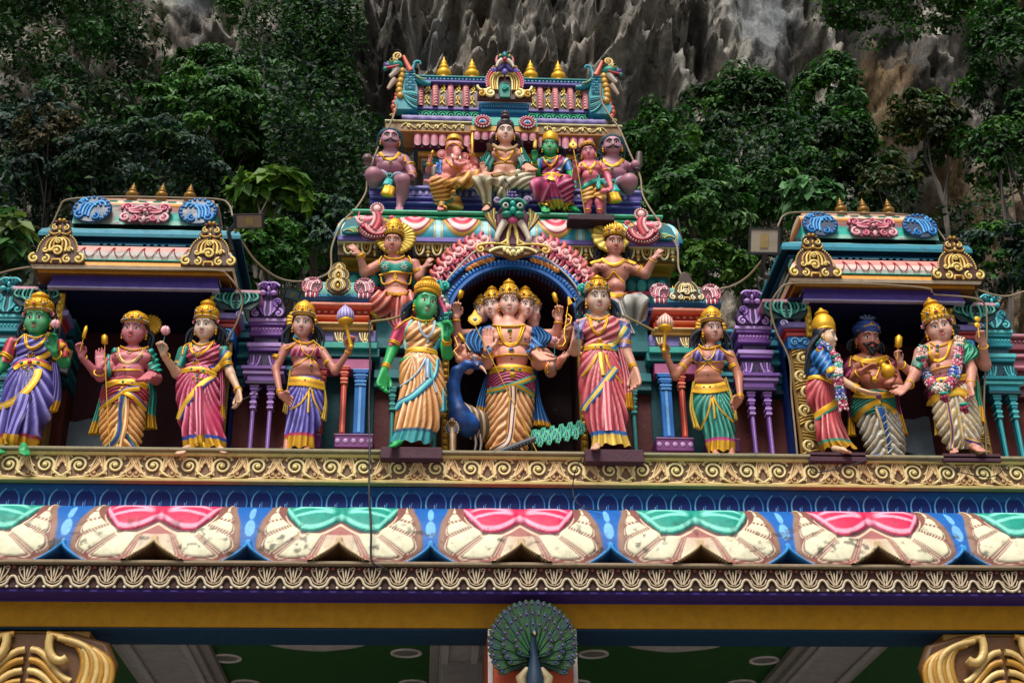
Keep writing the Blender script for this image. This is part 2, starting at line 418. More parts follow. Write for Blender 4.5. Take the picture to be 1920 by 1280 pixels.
for k in range(46):
    o=o0 if k==0 else inst(o0,0,0,0)
    o.location=Vector((-4.55+.2035*k,-11.,0))
# lotus cornice ------------------------------------------------------
def cor_pt(x,t,out=0.):
    a=math.radians(6)+t*(math.pi/2-math.radians(6))
    y=11.0-.58*np.sin(a);z=5.118+.625*np.cos(a);ny=-np.sin(a)/.58;nz=np.cos(a)/.625;l=np.sqrt(ny*ny+nz*nz)
    return np.stack([x+0*y,y+out*ny/l,z+out*nz/l],-1)
UNIT=1.392
def cornice_unit(x0,pink):
    nx,nt_=221,84
    X=np.linspace(-1,1,nx)[None]*np.ones((nt_,1));T=np.linspace(0,1,nt_)[:,None]*np.ones((1,nx));A=np.abs(X)
    H=UNIT/2
    blue,bhi=hx('0a5aa6'),hx('6aa8dc');brown,rose,cream,white=hx('8a6a58'),hx('9c5a55'),hx('d4ceb0'),hx('efe8d0')
    col=np.zeros((nt_,nx,4));out=np.zeros((nt_,nx))
    def setc(m,c):
        m=np.clip(m,0,1)[...,None];col[:]=col*(1-m)+c*m
    # visible band is about t .25..1 ; s = 0 at the silhouette, 1 at the bottom
    q_=cor_pt(X*0,T);el=np.arctan2(q_[...,2]-1.6,q_[...,1]);e0,e1=el.max(),el[-1,0]
    S=np.where(T<.17,0,np.clip((e0-el)/(e0-e1),0,1))
    edge=.80+.075*np.sin(np.clip(S,0,1)*math.pi*.72)-.0*S # border of cream lobe
    edge=edge+.04*smst(.0,.3,S)-.13*smst(.72,1.,S)
    setc(np.ones_like(X),blue)
    # pale drops on the blue column
    for(cx,cs,rx,rs)in((1,.12,.035,.1),(1,.38,.055,.15),(1,.62,.02,.04)):
        q=((A-cx)/rx)**2+((S-cs)/rs)**2;setc(smst(1.15,.85,q),bhi)
    inb=smst(edge+.012,edge-.012,A)
    setc(inb,brown);setc(smst(edge-.055,edge-.07,A),hx('7e4e46'))
    lobe=smst(edge,edge-.3,A)
    out+=.046*np.sqrt(np.clip(inb*np.minimum(1,(edge-A)/.4),0,1))*(.05+.95*S)
    # petals fanned round the lotus
    ex,es=.60,.44
    px=A*1.0;rad=np.sqrt((px/ex)**2+(S/es)**2);ang=np.arctan2(S/es,px/ex)/(math.pi/2)
    rr=(edge-.07);rout=np.minimum(rr/np.maximum(px,.01)*rad,.97/np.maximum(S,.01)*rad)
    nn=6.;ca=ang*nn*.96+.15*np.sin(ang*5)+.2;cf=ca-np.floor(ca)
    bulge=np.sqrt(np.clip(1-(2*cf-1)**2,0,1));frac=(rad-1.2)/(rout-1.2+1e-6);tip=.70+.24*bulge
    inside=smst(.09,.15,cf)*smst(.91,.85,cf)*smst(-.02,.08,frac)*smst(tip+.01,tip-.03,frac)*(rad>1.1)
    line=(smst(.02,.045,cf)*smst(.98,.955,cf)*smst(tip+.085,tip+.06,frac)-smst(.06,.085,cf)*smst(.94,.915,cf)*smst(tip+.05,tip+.025,frac))*(rad>1.1)*(frac>.03)
    fade=smst(1.,.70,ang);setc(smst(.5,1.,ang)*inb*.8,hx('a0605c'));setc(np.clip(line,0,1)*inb*.9*(.25+.75*fade),hx('d8ccb0'))
    setc(inside*inb,lerp(hx('b08474'),cream,np.clip(.25+.9*fade+.5*frac-.2*(1-bulge),0,1)[...,None]));out+=.010*bulge*inside
    # lotus: two lobes meeting in a cusp
    lot=np.where(A<.02,1.,1.)
    bl=(.26+.21*np.sin(np.clip((A-.01)/.52,0,1)*math.pi*.8))*np.sqrt(np.clip((.63-A)/.2,0,1))
    bl=np.where(A<.62,bl,-1)
    lm=smst(bl+.015,bl-.015,S)
    base,hi2,dk=(hx('c8234f'),hx('f0a5bd'),hx('7d0f35'))if pink else(hx('0f8a78'),hx('7fd8c4'),hx('0a4a48'))
    rim=smst(bl+.06,bl+.03,S)*(A<.68)
    setc(rim*inb*.9,hx('241c28'));setc(smst(bl+.115,bl+.09,S)*smst(bl+.06,bl+.085,S)*(A<.72),hx('e6cfae'))
    setc(lm,base)
    u_,w_=A/.6,S/.46;
    for q_,wd in((.18,.035),(.42,.05),(.66,.05)):
        crv=q_*(.35+.65*np.sqrt(np.clip(u_*1.4,0,1)))+.10*np.sin(u_*5+q_*4);setc(lm*smst(wd*1.15,wd*.55,np.abs(w_-crv*(1-.35*u_)))*smst(.08,.22,u_)*smst(1.,.8,u_)*.9,hi2)
    setc(lm*smst(bl-.10,bl-.07,S)*smst(bl-.015,bl-.035,S),hi2)
    setc(lm*smst(.10,.02,A)*smst(.18,.3,S),dk)
    out+=.05*np.sqrt(np.clip(lm*np.minimum(1,(bl-S)/.3),0,1))*smst(0,.12,S)
    out-=.03*lm*smst(.07,.0,A)*smst(.1,.3,S)
    # notches at the foot
    n1=.30*np.clip((S-.67)/.33,0,1)**1.5-.012;notch=smst(-.006,.006,n1-A)
    lip1=smst(-.05,-.04,n1-A)*(S>.6);setc(lip1*(A<.35),hx('b39a72'));out+=.03*lip1*(A<.35)
    setc(notch,hx('4a2f18'));out-=.2*notch*np.clip(n1-A,0,.1)/.1*1.2
    B=1-A;n2=.25*np.clip((S-.68)/.32,0,1)**1.5-.012;notch2=smst(-.006,.006,n2-B);lip2=smst(-.05,-.04,n2-B)*(S>.64)
    setc(lip2*(B<.3),hx('2f86c4'));out+=.03*lip2*(B<.3)
    setc(notch2,hx('0a3a70'));out-=.2*notch2*np.clip(n2-B,0,.1)/.1*1.2
    pts=cor_pt(X*H+x0,T,out)
    # black mould stains
    nz=fbm(np.stack([X*H*3.1+x0*5,S*2.2,X*0+3],-1)*3.,5);m=smst(.56,.70,nz)*smst(.15,.5,S)
    nz2=fbm(np.stack([X*H*9+x0*5,S*6,X*0+9],-1)*3.,3);m=m*smst(.45,.62,nz2)*.75
    setc(m,hx('2e2c20'))
    g=MB();g.grid(pts,col,flip=True);return g.build('pink_lotus_panel' if pink else 'green_lotus_panel',gate,M_CORN)
for k in range(-3,4):cornice_unit(k*UNIT-.03,k%2==0)
mb=MB();mb.box(XL,-3.5*UNIT-.03,10.5,11,5.12,5.7,hx('0f6db4'));mb.box(3.5*UNIT-.03,XR,10.5,11,5.12,5.7,hx('0f6db4'))
mb.box(XL,XR,10.375,10.62,5.092,5.118,hx('8c7a62'));mb.box(XL,XR,10.43,10.62,4.912,5.09,hx('442c24'));place(mb,'fringe_board',gate,M_CORN)
mb=MB();F=Fr((0,10.425,5.0));c1,c2=hx('c4b498'),hx('9c5c50')
pts=np.concatenate([bez((-.1,.0),(-.075,.0),(-.06,-.05),n=5),bez((-.05,-.062),(0,-.1),(.05,-.062),n=6),bez((.06,-.05),(.075,0),(.1,0),n=5)])
stroke(mb,F,pts,.0105,c1,.012,n=5);stroke(mb,F,[(p[0]*.8,p[1]*.8+.012)for p in pts[2:-2]],.005,c1,.008,n=4)
for s in(-1,1):
    stroke(mb,F,bez((s*.008,-.045),(s*.03,.0),(s*.05,.0),(s*.062,.06),n=7),.0065,lerp(c1,c2,.3),.01)
    spiral(mb,F,s*.05,.062,.018,0,s*1.,.006,lerp(c1,c2,.5),.01,ball=False);stroke(mb,F,bez((s*.005,-.04),(s*.02,.02),(s*.028,.075)),.006,c1,.012)
mb.ball(F(0,.03,.01),(.008,.008,.04),c1,6,5);mb.ball(F(.1,.068,.01),(.017,.014,.014),hx('7a3a34'),7,5);mb.ball(F(0,-.085,.014),(.01,.01,.01),c1,6,4)
for s in(-.06,.06):mb.ball(F(s,-.078,.006),(.016,.006,.012),hx('d8d0c0'),5,4)
o0=mb.build('fringe_motif',gate,M_CORN)
for k in range(49):
    o=o0 if k==0 else inst(o0,0,0,0)
    o.location=Vector((-4.72+.1975*k,-11,0))
# beams
mb=MB();mb.box(XL,XR,10.44,10.72,4.885,4.915,hx('34206a'));mb.box(XL,XR,10.63,10.72,4.875,4.895,hx('34206a'));place(mb,'purple_beam_band',gate,M_WALL)
mb=MB();mb.box(XL,XR,10.65,11.08,4.685,4.883,hx('b07c0e'));place(mb,'yellow_beam',gate,M_WALL)
mb=MB();mb.box(XL,XR,10.66,11.09,4.668,4.684,hx('0c3550'));place(mb,'beam_soffit',gate,M_WALL)
mb=MB();mb.box(XL,XR,11.06,19,4.86,4.9,hx('1f4a1c'));place(mb,'ceiling',gate,M_WALL)
mb=MB();mb.box(XL,XR,13.2,19,4.91,6.2,hx('6b5c48'));place(mb,'roof_slab',gate,M_WALL)
mb=MB();mb.box(XL,XR,18.6,19,0.,4.85,hx('4a4038'));place(mb,'rear_wall',gate,M_WALL)
for(u,wd)in((278,.62),(1625,.62),(866,.34)):
    cx=PX(u,1206,11.1)if u!=1625 else PX(1612,1206,11.1);mb=MB();mb.box(cx-wd/2,cx+wd/2,11.09,18.5,4.76,4.858,hx('8f8a86'))
    for e in(-1,1):
        mb.box(cx+e*wd*.36-.03,cx+e*wd*.36+.03,11.1,18.4,4.735,4.759,hx('9a9590'))
        mb.box(cx+e*(wd*.5+.04)-.04,cx+e*(wd*.5+.04)+.04,11.1,18.4,4.80,4.858,hx('858078'))
    place(mb,'ceiling_beam',gate,M_WALL)
for(u,v)in((585,1198),(1290,1200)):
    p=P(u,v,11.05);mb=MB();mb.lathe((p[0],11.35,4.858),[(0,-.02),(.3,-.022),(.42,-.02),(.46,-.03),(.5,-.03),(.52,-.012),(.52,0)],hx('9b9792'),48,mod=lambda a,i:1+.012*np.cos(a*40)*(i>2));place(mb,'ceiling_medallion',gate,M_WALL)
for(u,v)in((424,1232),(762,1222),(1112,1224),(1433,1236),(460,1279),(775,1279),(1080,1279),(1390,1279)):
    e=ray(u,v);t=(4.86-CAM[2])/e[2];p=CAM+e*t
    mb=MB();mb.lathe((p[0],p[1],4.858),[(.135,0),(.135,-.012),(.115,-.014),(.105,.0),(.1,.0)],hx('b8b4ae'),28);mb.lathe((p[0],p[1],4.856),[(0,-.001),(.104,-.001)],hx('6a675f'),24);place(mb,'downlight',gate,M_WALL)
# coral pillar under the middle of the beam
mb=MB();xl,xr=PX(915,1200,10.66),PX(1078,1200,10.66)
mb.box(xl,xr,10.6,11.5,0,4.666,hx('c2553a'));mb.box(xl-.004,xl+.035,10.585,10.6,0,4.66,hx('b8aaa8'));mb.box(xr-.03,xr+.006,10.585,10.6,0,4.66,hx('b8aaa8'));place(mb,'coral_pillar',gate,M_WALL)
mb=MB();mb.box(PX(828,1260,11.9),PX(905,1260,11.9),11.9,12.6,0,4.858,hx('8d8a88'));place(mb,'rear_pillar',gate,M_WALL)
for s,nm in((-1,'l'),(1,'r')): # gold voluted capitals
    cx=s*3.70;mb=MB();F=Fr((cx,10.62,4.0));g1,g2,dk=gd('a87a2a')*[1,1,1,.4],gd('c4a566')*[1,1,1,.3],hx('5a3814')
    mb.box(cx-.3,cx+.3,10.74,11.2,0,4.66,hx('70421c'));mb.box(cx-.42,cx+.42,10.7,11.1,4.6,4.665,g1*[.8,.8,.8,1])
    plate(mb,F,[(-.62,.16),(-.66,.4),(-.58,.56),(-.3,.64),(.3,.64),(.58,.56),(.66,.4),(.62,.16),(.5,.05),(.3,.1),(0,.05),(-.3,.1),(-.5,.05)],.05,dk,-.08,(0,.35))
    for e in(-1,1):
        for k in range(7):
            a=.035+.045*k
            stroke(mb,F,bez((e*(.12+.03*k),.62-.012*k),(e*(.42+.036*k),.60-.02*k),(e*(.5+.03*k),.38),(e*(.33+.045*k),.10+.006*k),n=12),.026,[g1,g2][k%2],-.01+.006*(3-abs(k-3)))
        for k in range(5):
            stroke(mb,F,bez((e*(.02+.0*k),.50-.08*k),(e*.16,.5-.08*k),(e*.2,.3-.05*k),(e*(.34),.26-.07*k),n=9),.028,[g2,g1][k%2],.0)
        stroke(mb,F,bez((e*.16,.6),(e*.13,.45),(e*.24,.36),(e*.3,.43)),.035,g2,.04)
        stroke(mb,F,bez((e*.28,.12),(e*.45,.04),(e*.66,.14)),.035,g2,.03);stroke(mb,F,bez((e*.02,.2),(e*.1,.14),(e*.22,.16)),.03,g2,.02)
    place(mb,'gold_capital',gate)

# ------------------------------------------------------------------ side pavilions
TEAL,TURQ,DTEAL,BLUE,PURP,LILAC,ORG,RED,ROSE,PLUM,MAROON,WHITE=map(hx,('0f6a70','2aa797','0a3d47','1a68a8','5a4698','8f7fc4','d08a2c','b83226','d8838c','6a2a66','431d24','c9c6bc'))
def sp(s,a,b):return(s*a,s*b)if s*a<s*b else(s*b,s*a)
JI,JO=PX(1505,700,11.33),PX(1814,700,11.33)
def pavilion(s):
    side='left' if s<0 else 'right'
    lab=('shrine pavilion with a peeling wagon roof and worn pink petal course, left of the tower' if s<0 else
           'shrine pavilion with an intact pink petal course, over the turbaned statue right of the tower')
    x0,x1=4.25,2.51 # outer, inner edge of eave
    cx=s*(x0+x1)/2;t=thing('shrine_pavilion',lab,'pavilion',(cx,11.4,ZLEDGE),'shrine pavilions flanking the tower')
    u=250.
    def z(v,Y):return PZ(u,v,Y)
    YB=12.35
    # roof courses as mitred mouldings
    def course(name,ex,pr,cols,mat=M_CORN):
        mb=MB();a,b=sp(s,x0-ex,x1+ex);mb.deep=0.
        pr2=[(y,zz)for y,zz in pr];n=len(pr2)
        for i in range(n-1):
            (ya,za),(yb,zb)=pr2[i],pr2[i+1];c=cols[i%len(cols)];oa,ob=(11.0-ya),(11.0-yb)
            mb.add([(a-oa,ya,za),(b+oa,ya,za),(b+ob,yb,zb),(a-ob,yb,zb)],np.array([[0,1,2,3]]),c,False)
            for xx,e in((a,-1),(b,1)):
                mb.add([(xx+e*oa,ya,za),(xx+e*oa,YB-(ya-11.0),za),(xx+e*ob,YB-(yb-11.0),zb),(xx+e*ob,yb,zb)],np.array([[0,1,2,3]]),c,False)
        return mb.build(name,t,mat)
    e0=11.0
    zs=lambda v,Y:z(v,Y)
    course('lilac_fascia',0,[(11.22,zs(547,11.22)),(11.12,zs(541,11.12)),(11.12,zs(538,11.12)),(11.14,zs(527,11.14)),(11.14,zs(519,11.14))],[hx('b0a8c8'),hx('b0a8d0'),hx('5f50a8'),hx('4a3a90')])
    course('gold_cornice',0,[(11.13,zs(519,11.13)),(11.04,zs(514,11.04)),(11.04,zs(507,11.04)),(11.0,zs(505,11.0)),(10.985,zs(500,11.0)),(11.0,zs(491,11.0))],[hx('70481a'),hx('b8791c'),hx('5b3b1c'),hx('e0cdb4'),hx('d8923a')])
    zp0,zp1=zs(489,11.02),zs(462,11.14)
    course('green_bead_course',0,[(10.99,zs(491,11.)),(10.985,zs(489.5,11.0)),(11.01,zs(487,11.01))],[hx('0f6a58'),hx('1f9a80')])
    pk=(['d8968c','c8b4ac','a8a29c']if s<0 else['e08a80','e0a498','d8d0cc'])
    course('petal_course',0,[(11.01,zs(487,11.01)),(11.0,zs(480,11.01)),(11.03,zs(471,11.03)),(11.09,zs(463,11.09)),(11.2,zs(462,11.2))],[hx('cfc8c0'),hx(pk[2])if s<0 else hx('dcb8b0'),hx(pk[0]),hx(pk[1])])
    # painted scallops standing 3 mm proud of the petal course
    mb=MB();a,b=sp(s,x0-.28,x1+.28)
    F=Fr((0,0,0));n=10 if s>0 else 9;wv=(b-a)/n;zl,zh=zs(484,11.0),zs(465,11.08)
    for k in range(n):
        c=a+wv*(k+.5)
        for e in(-1,1):
            q=bez((c,zl-.002),(c+e*wv*.4,zl+.02),(c+e*wv*.48,zh),n=6)
            f_=(q[:,1]-zl)/(zh-zl);y=np.where(f_<.4,11.0,11.0+.085*(np.clip(f_-.4,0,1)/.6)**1.3)-.004
            mb.tube(np.stack([q[:,0],y,q[:,1]],-1),.0045,hx('93202c'),4)
    mb.build('petal_outline',t,M_CORN)
    course('teal_mouldings',-.13,[(11.2,zs(462,11.2)),(11.17,zs(458,11.17)),(11.17,zs(455,11.17)),(11.22,zs(450,11.2)),(11.22,zs(446,11.2)),(11.1,zs(444,11.1)),(11.1,zs(438,11.1)),(11.12,zs(431,11.12)),(11.3,zs(429,11.3)),(11.3,zs(421,11.3))],
           [hx('0a3450'),hx('12648c'),hx('0e5078'),hx('0a3f62'),hx('0d3342'),hx('1c6f80'),hx('2a7d92'),hx('6fa4a4'),hx('062c30')])
    # dashes
    mb=MB();a,b=sp(s,x0-.35,x1+.35);xx=a;zz=zs(456.5,11.14)
    k=0
    while xx<b:
        ln=.16 if k%4==0 else .035;mb.box(xx,xx+ln,11.160,11.17,zz-.007,zz+.007,hx('7fb4cc'),.002);xx+=ln+.03;k+=1
    mb.build('painted_dashes',t,M_CORN)
    # wagon roof
    zb_,zt_=zs(421,11.22),zs(371,11.36);R=[]
    for k in range(13):
        q=k/12*math.radians(78);R.append((11.52-.3*math.cos(q),zb_+(zt_-zb_)*math.sin(q)/math.sin(math.radians(78))))
    cols=[hx('8fc0b0'),TURQ,TURQ,hx('1f8f84'),hx('7a4a52'),hx('8a5a40'),hx('a86c30'),hx('c0853a'),hx('d8b48c'),hx('cfc4b4'),hx('cfc4b4'),hx('c0a890')]
    mb=MB();a,b=sp(s,x0-.22,x1+.22)
    Xs=np.linspace(a,b,60);R=np.array(R);fine=along(R,40)
    fi=np.clip((np.arange(40)/39*12).astype(int),0,11)
    pts=np.stack([np.broadcast_to(Xs[None],(40,60)),np.broadcast_to(fine[:,:1],(40,60)),np.broadcast_to(fine[:,1:],(40,60))],-1)
    shr=(fine[:,1]-zb_)/(zt_-zb_);ce=(a+b)/2
    pts[...,0]=ce+(pts[...,0]-ce)*(1-.055*shr[:,None]**2)
    cc=np.array(cols)[fi][:,None].repeat(60,1)
    nz=fbm(pts*[3.5,3.5,5]+s*4,5);m=smst(.565 if s<0 else .62,.575 if s<0 else .63,nz)[...,None];cc=cc*(1-m)+hx('85837c')*m
    mb.grid(pts,cc)
    for e in(0,-1):
        pe=pts[:,e];back=pe.copy();back[:,1]=2*11.52-back[:,1]
        mb.grid(np.stack([pe,back],1),cc[:,[0,1]]if e==0 else cc[:,[-1,-2]])
    bk=pts.copy();bk[...,1]=2*11.52-bk[...,1];mb.grid(bk,cc)
    mb.build('wagon_roof',t,M_CORN)
    mb=MB();mb.box(a+.07,b-.07,11.4,11.7,zt_-.02,zt_+.018,hx('b8907a'));mb.box(a+.08,b-.08,11.375,11.4,zt_-.055,zt_-.022,hx('d8cfc4'))
    xx=a+.12
    while xx<b-.2:
        mb.add([(xx,11.37,zt_-.024),(xx+.1,11.37,zt_-.024),(xx+.05,11.37,zt_-.052)],np.array([[0,1,2]]),hx('0f6a58'),False);xx+=.135
    mb.build('ridge',t,M_CORN)
    w_=b-a
    for k,fx in enumerate((.355,.565,.765)if s<0 else(.36,.53,.72)):
        kalasam((a+w_*fx,11.42,zt_+.012),.20,.056,'finial',t,gd('8a6420'))
    # medallions on the roof
    zc=zs(398,11.22)
    b1,b2,b3=hx('1470b4'),hx('082848'),hx('3a94cc')
    for e in(-1,1):
        F=Fr((ce+e*(w_/2-.17),11.2,zc),u=(0,.22,1),sc=.36 if s<0 else .34);shell_med(F,b1,b2,b3,-e).build('blue_shell',t)
    F=Fr((ce+.01,11.14,zs(421,11.14)),u=(0,.3,1),sc=.45);mask_med(F,hx('c8647c'),hx('5a1428'),hx('e0a0a8')).build('pink_mask',t)
    gm,gdk,gh=gd('b08434')*[1,1,1,.6],hx('4a2618'),gd('dcc070')*[1,1,1,.5]
    for e in(-1,1):
        xx=s*((x0+x1)/2)+e*.66
        F=Fr((xx,10.975,zs(503,11.)),sc=.47);kirti(F,gm,gdk,gh).build('gold_crest',t)
    # niche body ---------------------------------------------------------
    zt=zs(546,11.2);xo,xi=JO+.1,JI-.1
    mb=MB();a,b=sp(s,xo,xi)
    mb.box(a,b,11.15,YB,zt,zt+.03,hx('0c1238'));mb.build('soffit',t,M_WALL)
    mb=MB();mb.box(a,b,12.0,12.05,ZLEDGE+.01,zt,MAROON)
    mb.build('back_wall',t,M_WALL)
    mb=MB();zf=PZ(250,590,11.98)
    mb.box(a+.06,b-.06,11.975,11.998,zf,zf+.03,hx('7a2a1c'));mb.box(a+.06,a+.1,11.975,11.998,ZLEDGE+.02,zf,hx('8a3020'));mb.box(b-.1,b-.06,11.975,11.998,ZLEDGE+.02,zf,hx('8a3020'));mb.build('back_frame',t,M_WALL)
    for xx in(a,b-.04):
        mb=MB();mb.box(xx,xx+.04,11.35,12.0,ZLEDGE+.01,zt,hx('12307a'));mb.build('side_wall',t,M_WALL)
    # peeled grey patch of plaster on the back wall
    mb=MB();rr=np.random.default_rng(5+s);n=40;an=np.linspace(0,2*math.pi,n,endpoint=False)
    q=np.stack([np.cos(an)*.33*(1+.22*(fbm(np.stack([an*2,an*0,an*0],-1),3)-.5)*2),np.sin(an)*.2*(1+.3*(fbm(np.stack([an*3,an*0+5,an*0],-1),3)-.5)*2)],-1)
    pc=P(150 if s<0 else 1728,828 if s<0 else 822,11.97);plate(mb,Fr((pc[0],11.97,pc[2])),q,.012,hx('76848f'));mb.build('bare_plaster',t,M_WALL)
    # carved gold jamb, capital and leaf bracket on both sides of the opening
    for e in(-1,1):
        xj=s*(JI if e==-s else JO)
        mb=MB();mb.box(xj-.1,xj+.1,11.33,11.5,ZLEDGE,zt-.42,gd('7a5a22')*[1,1,1,.4]);Fj=Fr((xj,11.327,ZLEDGE))
        for k in range(7):
            zz=.1+.17*k;spiral(mb,Fj,.02*(-1)**k,zz,.06,math.pi/2*(-1)**k,1.4*(-1)**k,.018,gd('d8c080')*[1,1,1,.4],.012)
            for q in range(3):stroke(mb,Fj,bez((-.08*(-1)**k,zz+.03+.03*q),(-.03*(-1)**k,zz+.07+.025*q),(.07*(-1)**k,zz+.07+.03*q)),.009,gd('b8954a')*[1,1,1,.4],.01)
        mb.build('carved_jamb',t)
        mb=MB();zc=zt-.42;mb.box(xj-.11,xj+.11,11.3,11.5,zc,zc+.12,hx('1668b0'));Fc=Fr((xj,11.298,zc))
        spiral(mb,Fc,-.05,.06,.045,0,1.3,.012,hx('6aaee0'),.01);spiral(mb,Fc,.05,.06,.045,math.pi,-1.3,.012,hx('6aaee0'),.01)
        mb.box(xj-.12,xj+.12,11.29,11.5,zc+.122,zc+.165,hx('b04038'));mb.box(xj-.14,xj+.14,11.27,11.5,zc+.167,zc+.19,hx('a02a30'));mb.box(xj-.17,xj+.17,11.25,11.5,zc+.192,zc+.25,LILAC*.8)
        spiral(mb,Fr((xj+e*.15,11.24,zc+.22)),0,0,.035,0,1.2,.01,hx('b8acd8'),.01);mb.build('capital',t)
        mb=MB();Fb=Fr((xj+e*.12,11.22,zc+.26)) # leaf bracket
        mb.box(xj+e*.13-.2,xj+e*.13+.2,11.2,11.5,zc+.42,zc+.455,hx('c890a0'));
        for k in range(5):
            for e2 in(-1,1):stroke(mb,Fb,bez((e2*.015,.0+.02*k),(e2*(.05+.035*k),.01+.015*k),(e2*(.06+.04*k),.14-.006*k),(e2*(.02+.036*k),.165),n=8),np.linspace(.008,.012,8),[hx('5fae9c'),hx('0f6a64')][k%2],.012+.004*(4-k))
        plate(mb,Fb,[(-.14,0),(-.2,.06),(-.21,.165),(.21,.165),(.2,.06),(.14,0)],.012,hx('062c30'),-.01)
        mb.build('leaf_bracket',t)
        mb=MB();xg=xj-e*.09;mb.box(xg-.032,xg+.032,11.24,11.28,zc+.1,zt-.005,gd('c8a030')*[1,1,1,.6]);beads(mb,Fr((xg,11.235,zc+.12)),[(0,.05+.072*k)for k in range(5)],.024,gd('e0c050')*[1,1,1,.6]);mb.build('gold_bead_strip',t)
    return t
pavL,pavR=pavilion(-1),pavilion(1)

# ------------------------------------------------------------------ stepped link walls and pilaster shrines
def pil(mb,x,y,z0,z1,w,col,hi,cap=2.0): # slender pilaster with capital
    h=z1-z0
    mb.box(x-w/2,x+w/2,y,y+.06,z0,z1-.26*h,col,.004);mb.box(x-w*.12,x+w*.12,y-.004,y,z0+.01,z1-.28*h,hi,.001)
    zz=z1-.26*h
    for(ww,hh,c)in((.75,.025,hi),(.6,.03,col),(.8,.03,hi),(.55,.025,col),(.72,.04,col),(.95,.022,hi),(.7,.03,col),(1.0,.04,col),(1.1,.02,hi)):
        hh=hh*h;mb.box(x-w*ww*cap/2,x+w*ww*cap/2,y-.012*ww*cap,y+.07,zz,zz+hh-.001,c,.004);zz+=hh
def pilshrine(s,xc,pal,label,grp):
    m,dk,hi,md=pal;t=thing('pilaster_shrine',label,'shrine',(s*xc,11.5,ZLEDGE),grp);Y=11.5;uu=505;x=s*xc
    def z(v):return PZ(uu,v,Y)
    mb=MB()
    def slab(v0,v1,wpx,c,dy=0.):w=wpx*.00475;mb.box(x-w/2,x+w/2,Y-dy,Y+.2,z(v1),z(v0)-.001,c)
    slab(600,607,74,hi,.05);slab(607,613,70,m,.04);slab(613,625,62,md,.02);slab(625,631,66,m,.03);slab(631,645,48,dk,0);slab(645,653,70,hi,.04);slab(653,660,64,m,.03)
    slab(660,690,60,dk,.0);slab(690,697,84,m,.06);slab(697,704,78,hi,.04);slab(704,716,60,m,.02);slab(716,722,66,dk,.03)
    mb.build('stepped_body',t)
    mb=MB();F=Fr((x,Y-.02,z(619)));beads(mb,F,[(-.13+.0325*k,0)for k in range(9)],.013,hi,.0);mb.build('bead_row',t)
    for e in(-1,1):
        F=Fr((x+e*.09,Y-.0,z(692)),sc=.15,r=(e,0,0));F.n=np.array((0,-1.,0));palm_curl(F,m,dk,hi).build('plume_curl',t)
        mb=MB();pil(mb,x+e*.075,Y+.02,ZLEDGE+.015,z(722),.038,m,hi);mb.build('pilaster',t)
    F=Fr((x,Y-.02,z(600)),sc=.345);
    mb=MB();plate(mb,F,[(-.46,0),(-.48,.25),(-.4,.45),(-.2,.55),(-.24,.7),(-.26,.85),(-.12,1.),(.12,1.),(.26,.85),(.24,.7),(.2,.55),(.4,.45),(.48,.25),(.46,0)],.12,dk,0,(0,.4))
    for e in(-1,1):
        spiral(mb,F,e*.26,.42,.14,-math.pi/2,-e*1.3,.045,m,.15);spiral(mb,F,e*.3,.1,.12,math.pi/2,-e*1.2,.04,hi,.15)
        for q in range(4):stroke(mb,F,bez((e*(.05+.02*q),.02+.02*q),(e*(.12+.06*q),.15+.03*q),(e*(.05+.06*q),.32+.03*q),(e*(.08+.03*q),.45)),.035,[hi,m][q%2],.14)
        mb.ball(F(e*.12,.87,.2),.085*F.sc,m,9,7);mb.ball(F(e*.12,.89,.27),.035*F.sc,BLK,7,5);mb.ball(F(e*.14,.68,.2),np.array((.09,.08,.07))*F.sc,hi,8,6);stroke(mb,F,bez((e*.02,.97),(e*.15,1.06),(e*.28,.9)),.035,hi,.18)
    mb.ball(F(0,.79,.24),np.array((.04,.05,.08))*F.sc,hi,8,6);mb.ball(F(0,.65,.2),np.array((.06,.05,.06))*F.sc,m,8,6);mb.ball(F(0,1.0,.15),.06*F.sc,m,7,5)
    mb.build('lion_crest',t);return t
purp=(hx('6d4391'),hx('2f1644'),hx('b48fd0'),hx('84489a'));turq=(hx('0f7c88'),hx('083c48'),hx('4fb4b8'),hx('128894'))
xp=abs(PX(505,560,11.5));
pilshrine(-1,xp,purp,'purple lion-crested pilaster shrine right of the left pavilion','pilaster shrines')
pilshrine(1,xp,purp,'purple lion-crested pilaster shrine left of the right pavilion','pilaster shrines')
xt_=abs(PX(1857,600,11.5))
pilshrine(-1,xt_+.05,turq,'turquoise lion-crested pilaster shrine at the far left edge','pilaster shrines')
pilshrine(1,xt_,turq,'turquoise lion-crested pilaster shrine right of the right pavilion','pilaster shrines')
def linkwall(s,xa,xb,pal,label):
    a,b=sp(s,xa,xb);t=thing('link_wall',label,'wall',((a+b)/2,11.8,ZLEDGE),'stepped walls behind the statues');Y=11.72
    def z(v):return PZ(480,v,Y)
    m,dk,hi=pal
    for(v0,v1,dy,c)in((606,612,.04,hi),(612,626,0,m),(626,636,.03,m),(636,646,.0,dk),(646,652,.05,hi),(652,668,.02,m),(668,674,.05,hi),(674,690,.0,dk),(690,698,.06,hi),(698,708,.04,m),(708,722,.0,m),(722,730,.05,dk)):
        mb=MB();mb.box(a,b,Y-dy,Y+.5,z(v1),z(v0)-.001,c);mb.build('moulding',t)
    mb=MB();F=Fr((a,Y-.004,z(619)));n=int((b-a)/.04);beads(mb,F,[(.02+.04*k,0)for k in range(n)],.013,hi*.9);mb.build('dot_row',t)
    mb=MB();mb.box(a,b,Y+.03,Y+.5,ZLEDGE,z(731),hx('57231f'));mb.build('brown_panel',t,M_WALL)
    return t
tl=(hx('0f6878'),hx('083848'),hx('3a9aa4'))
linkwall(-1,2.56,1.2,tl,'teal stepped wall between the left pavilion and the central niche')
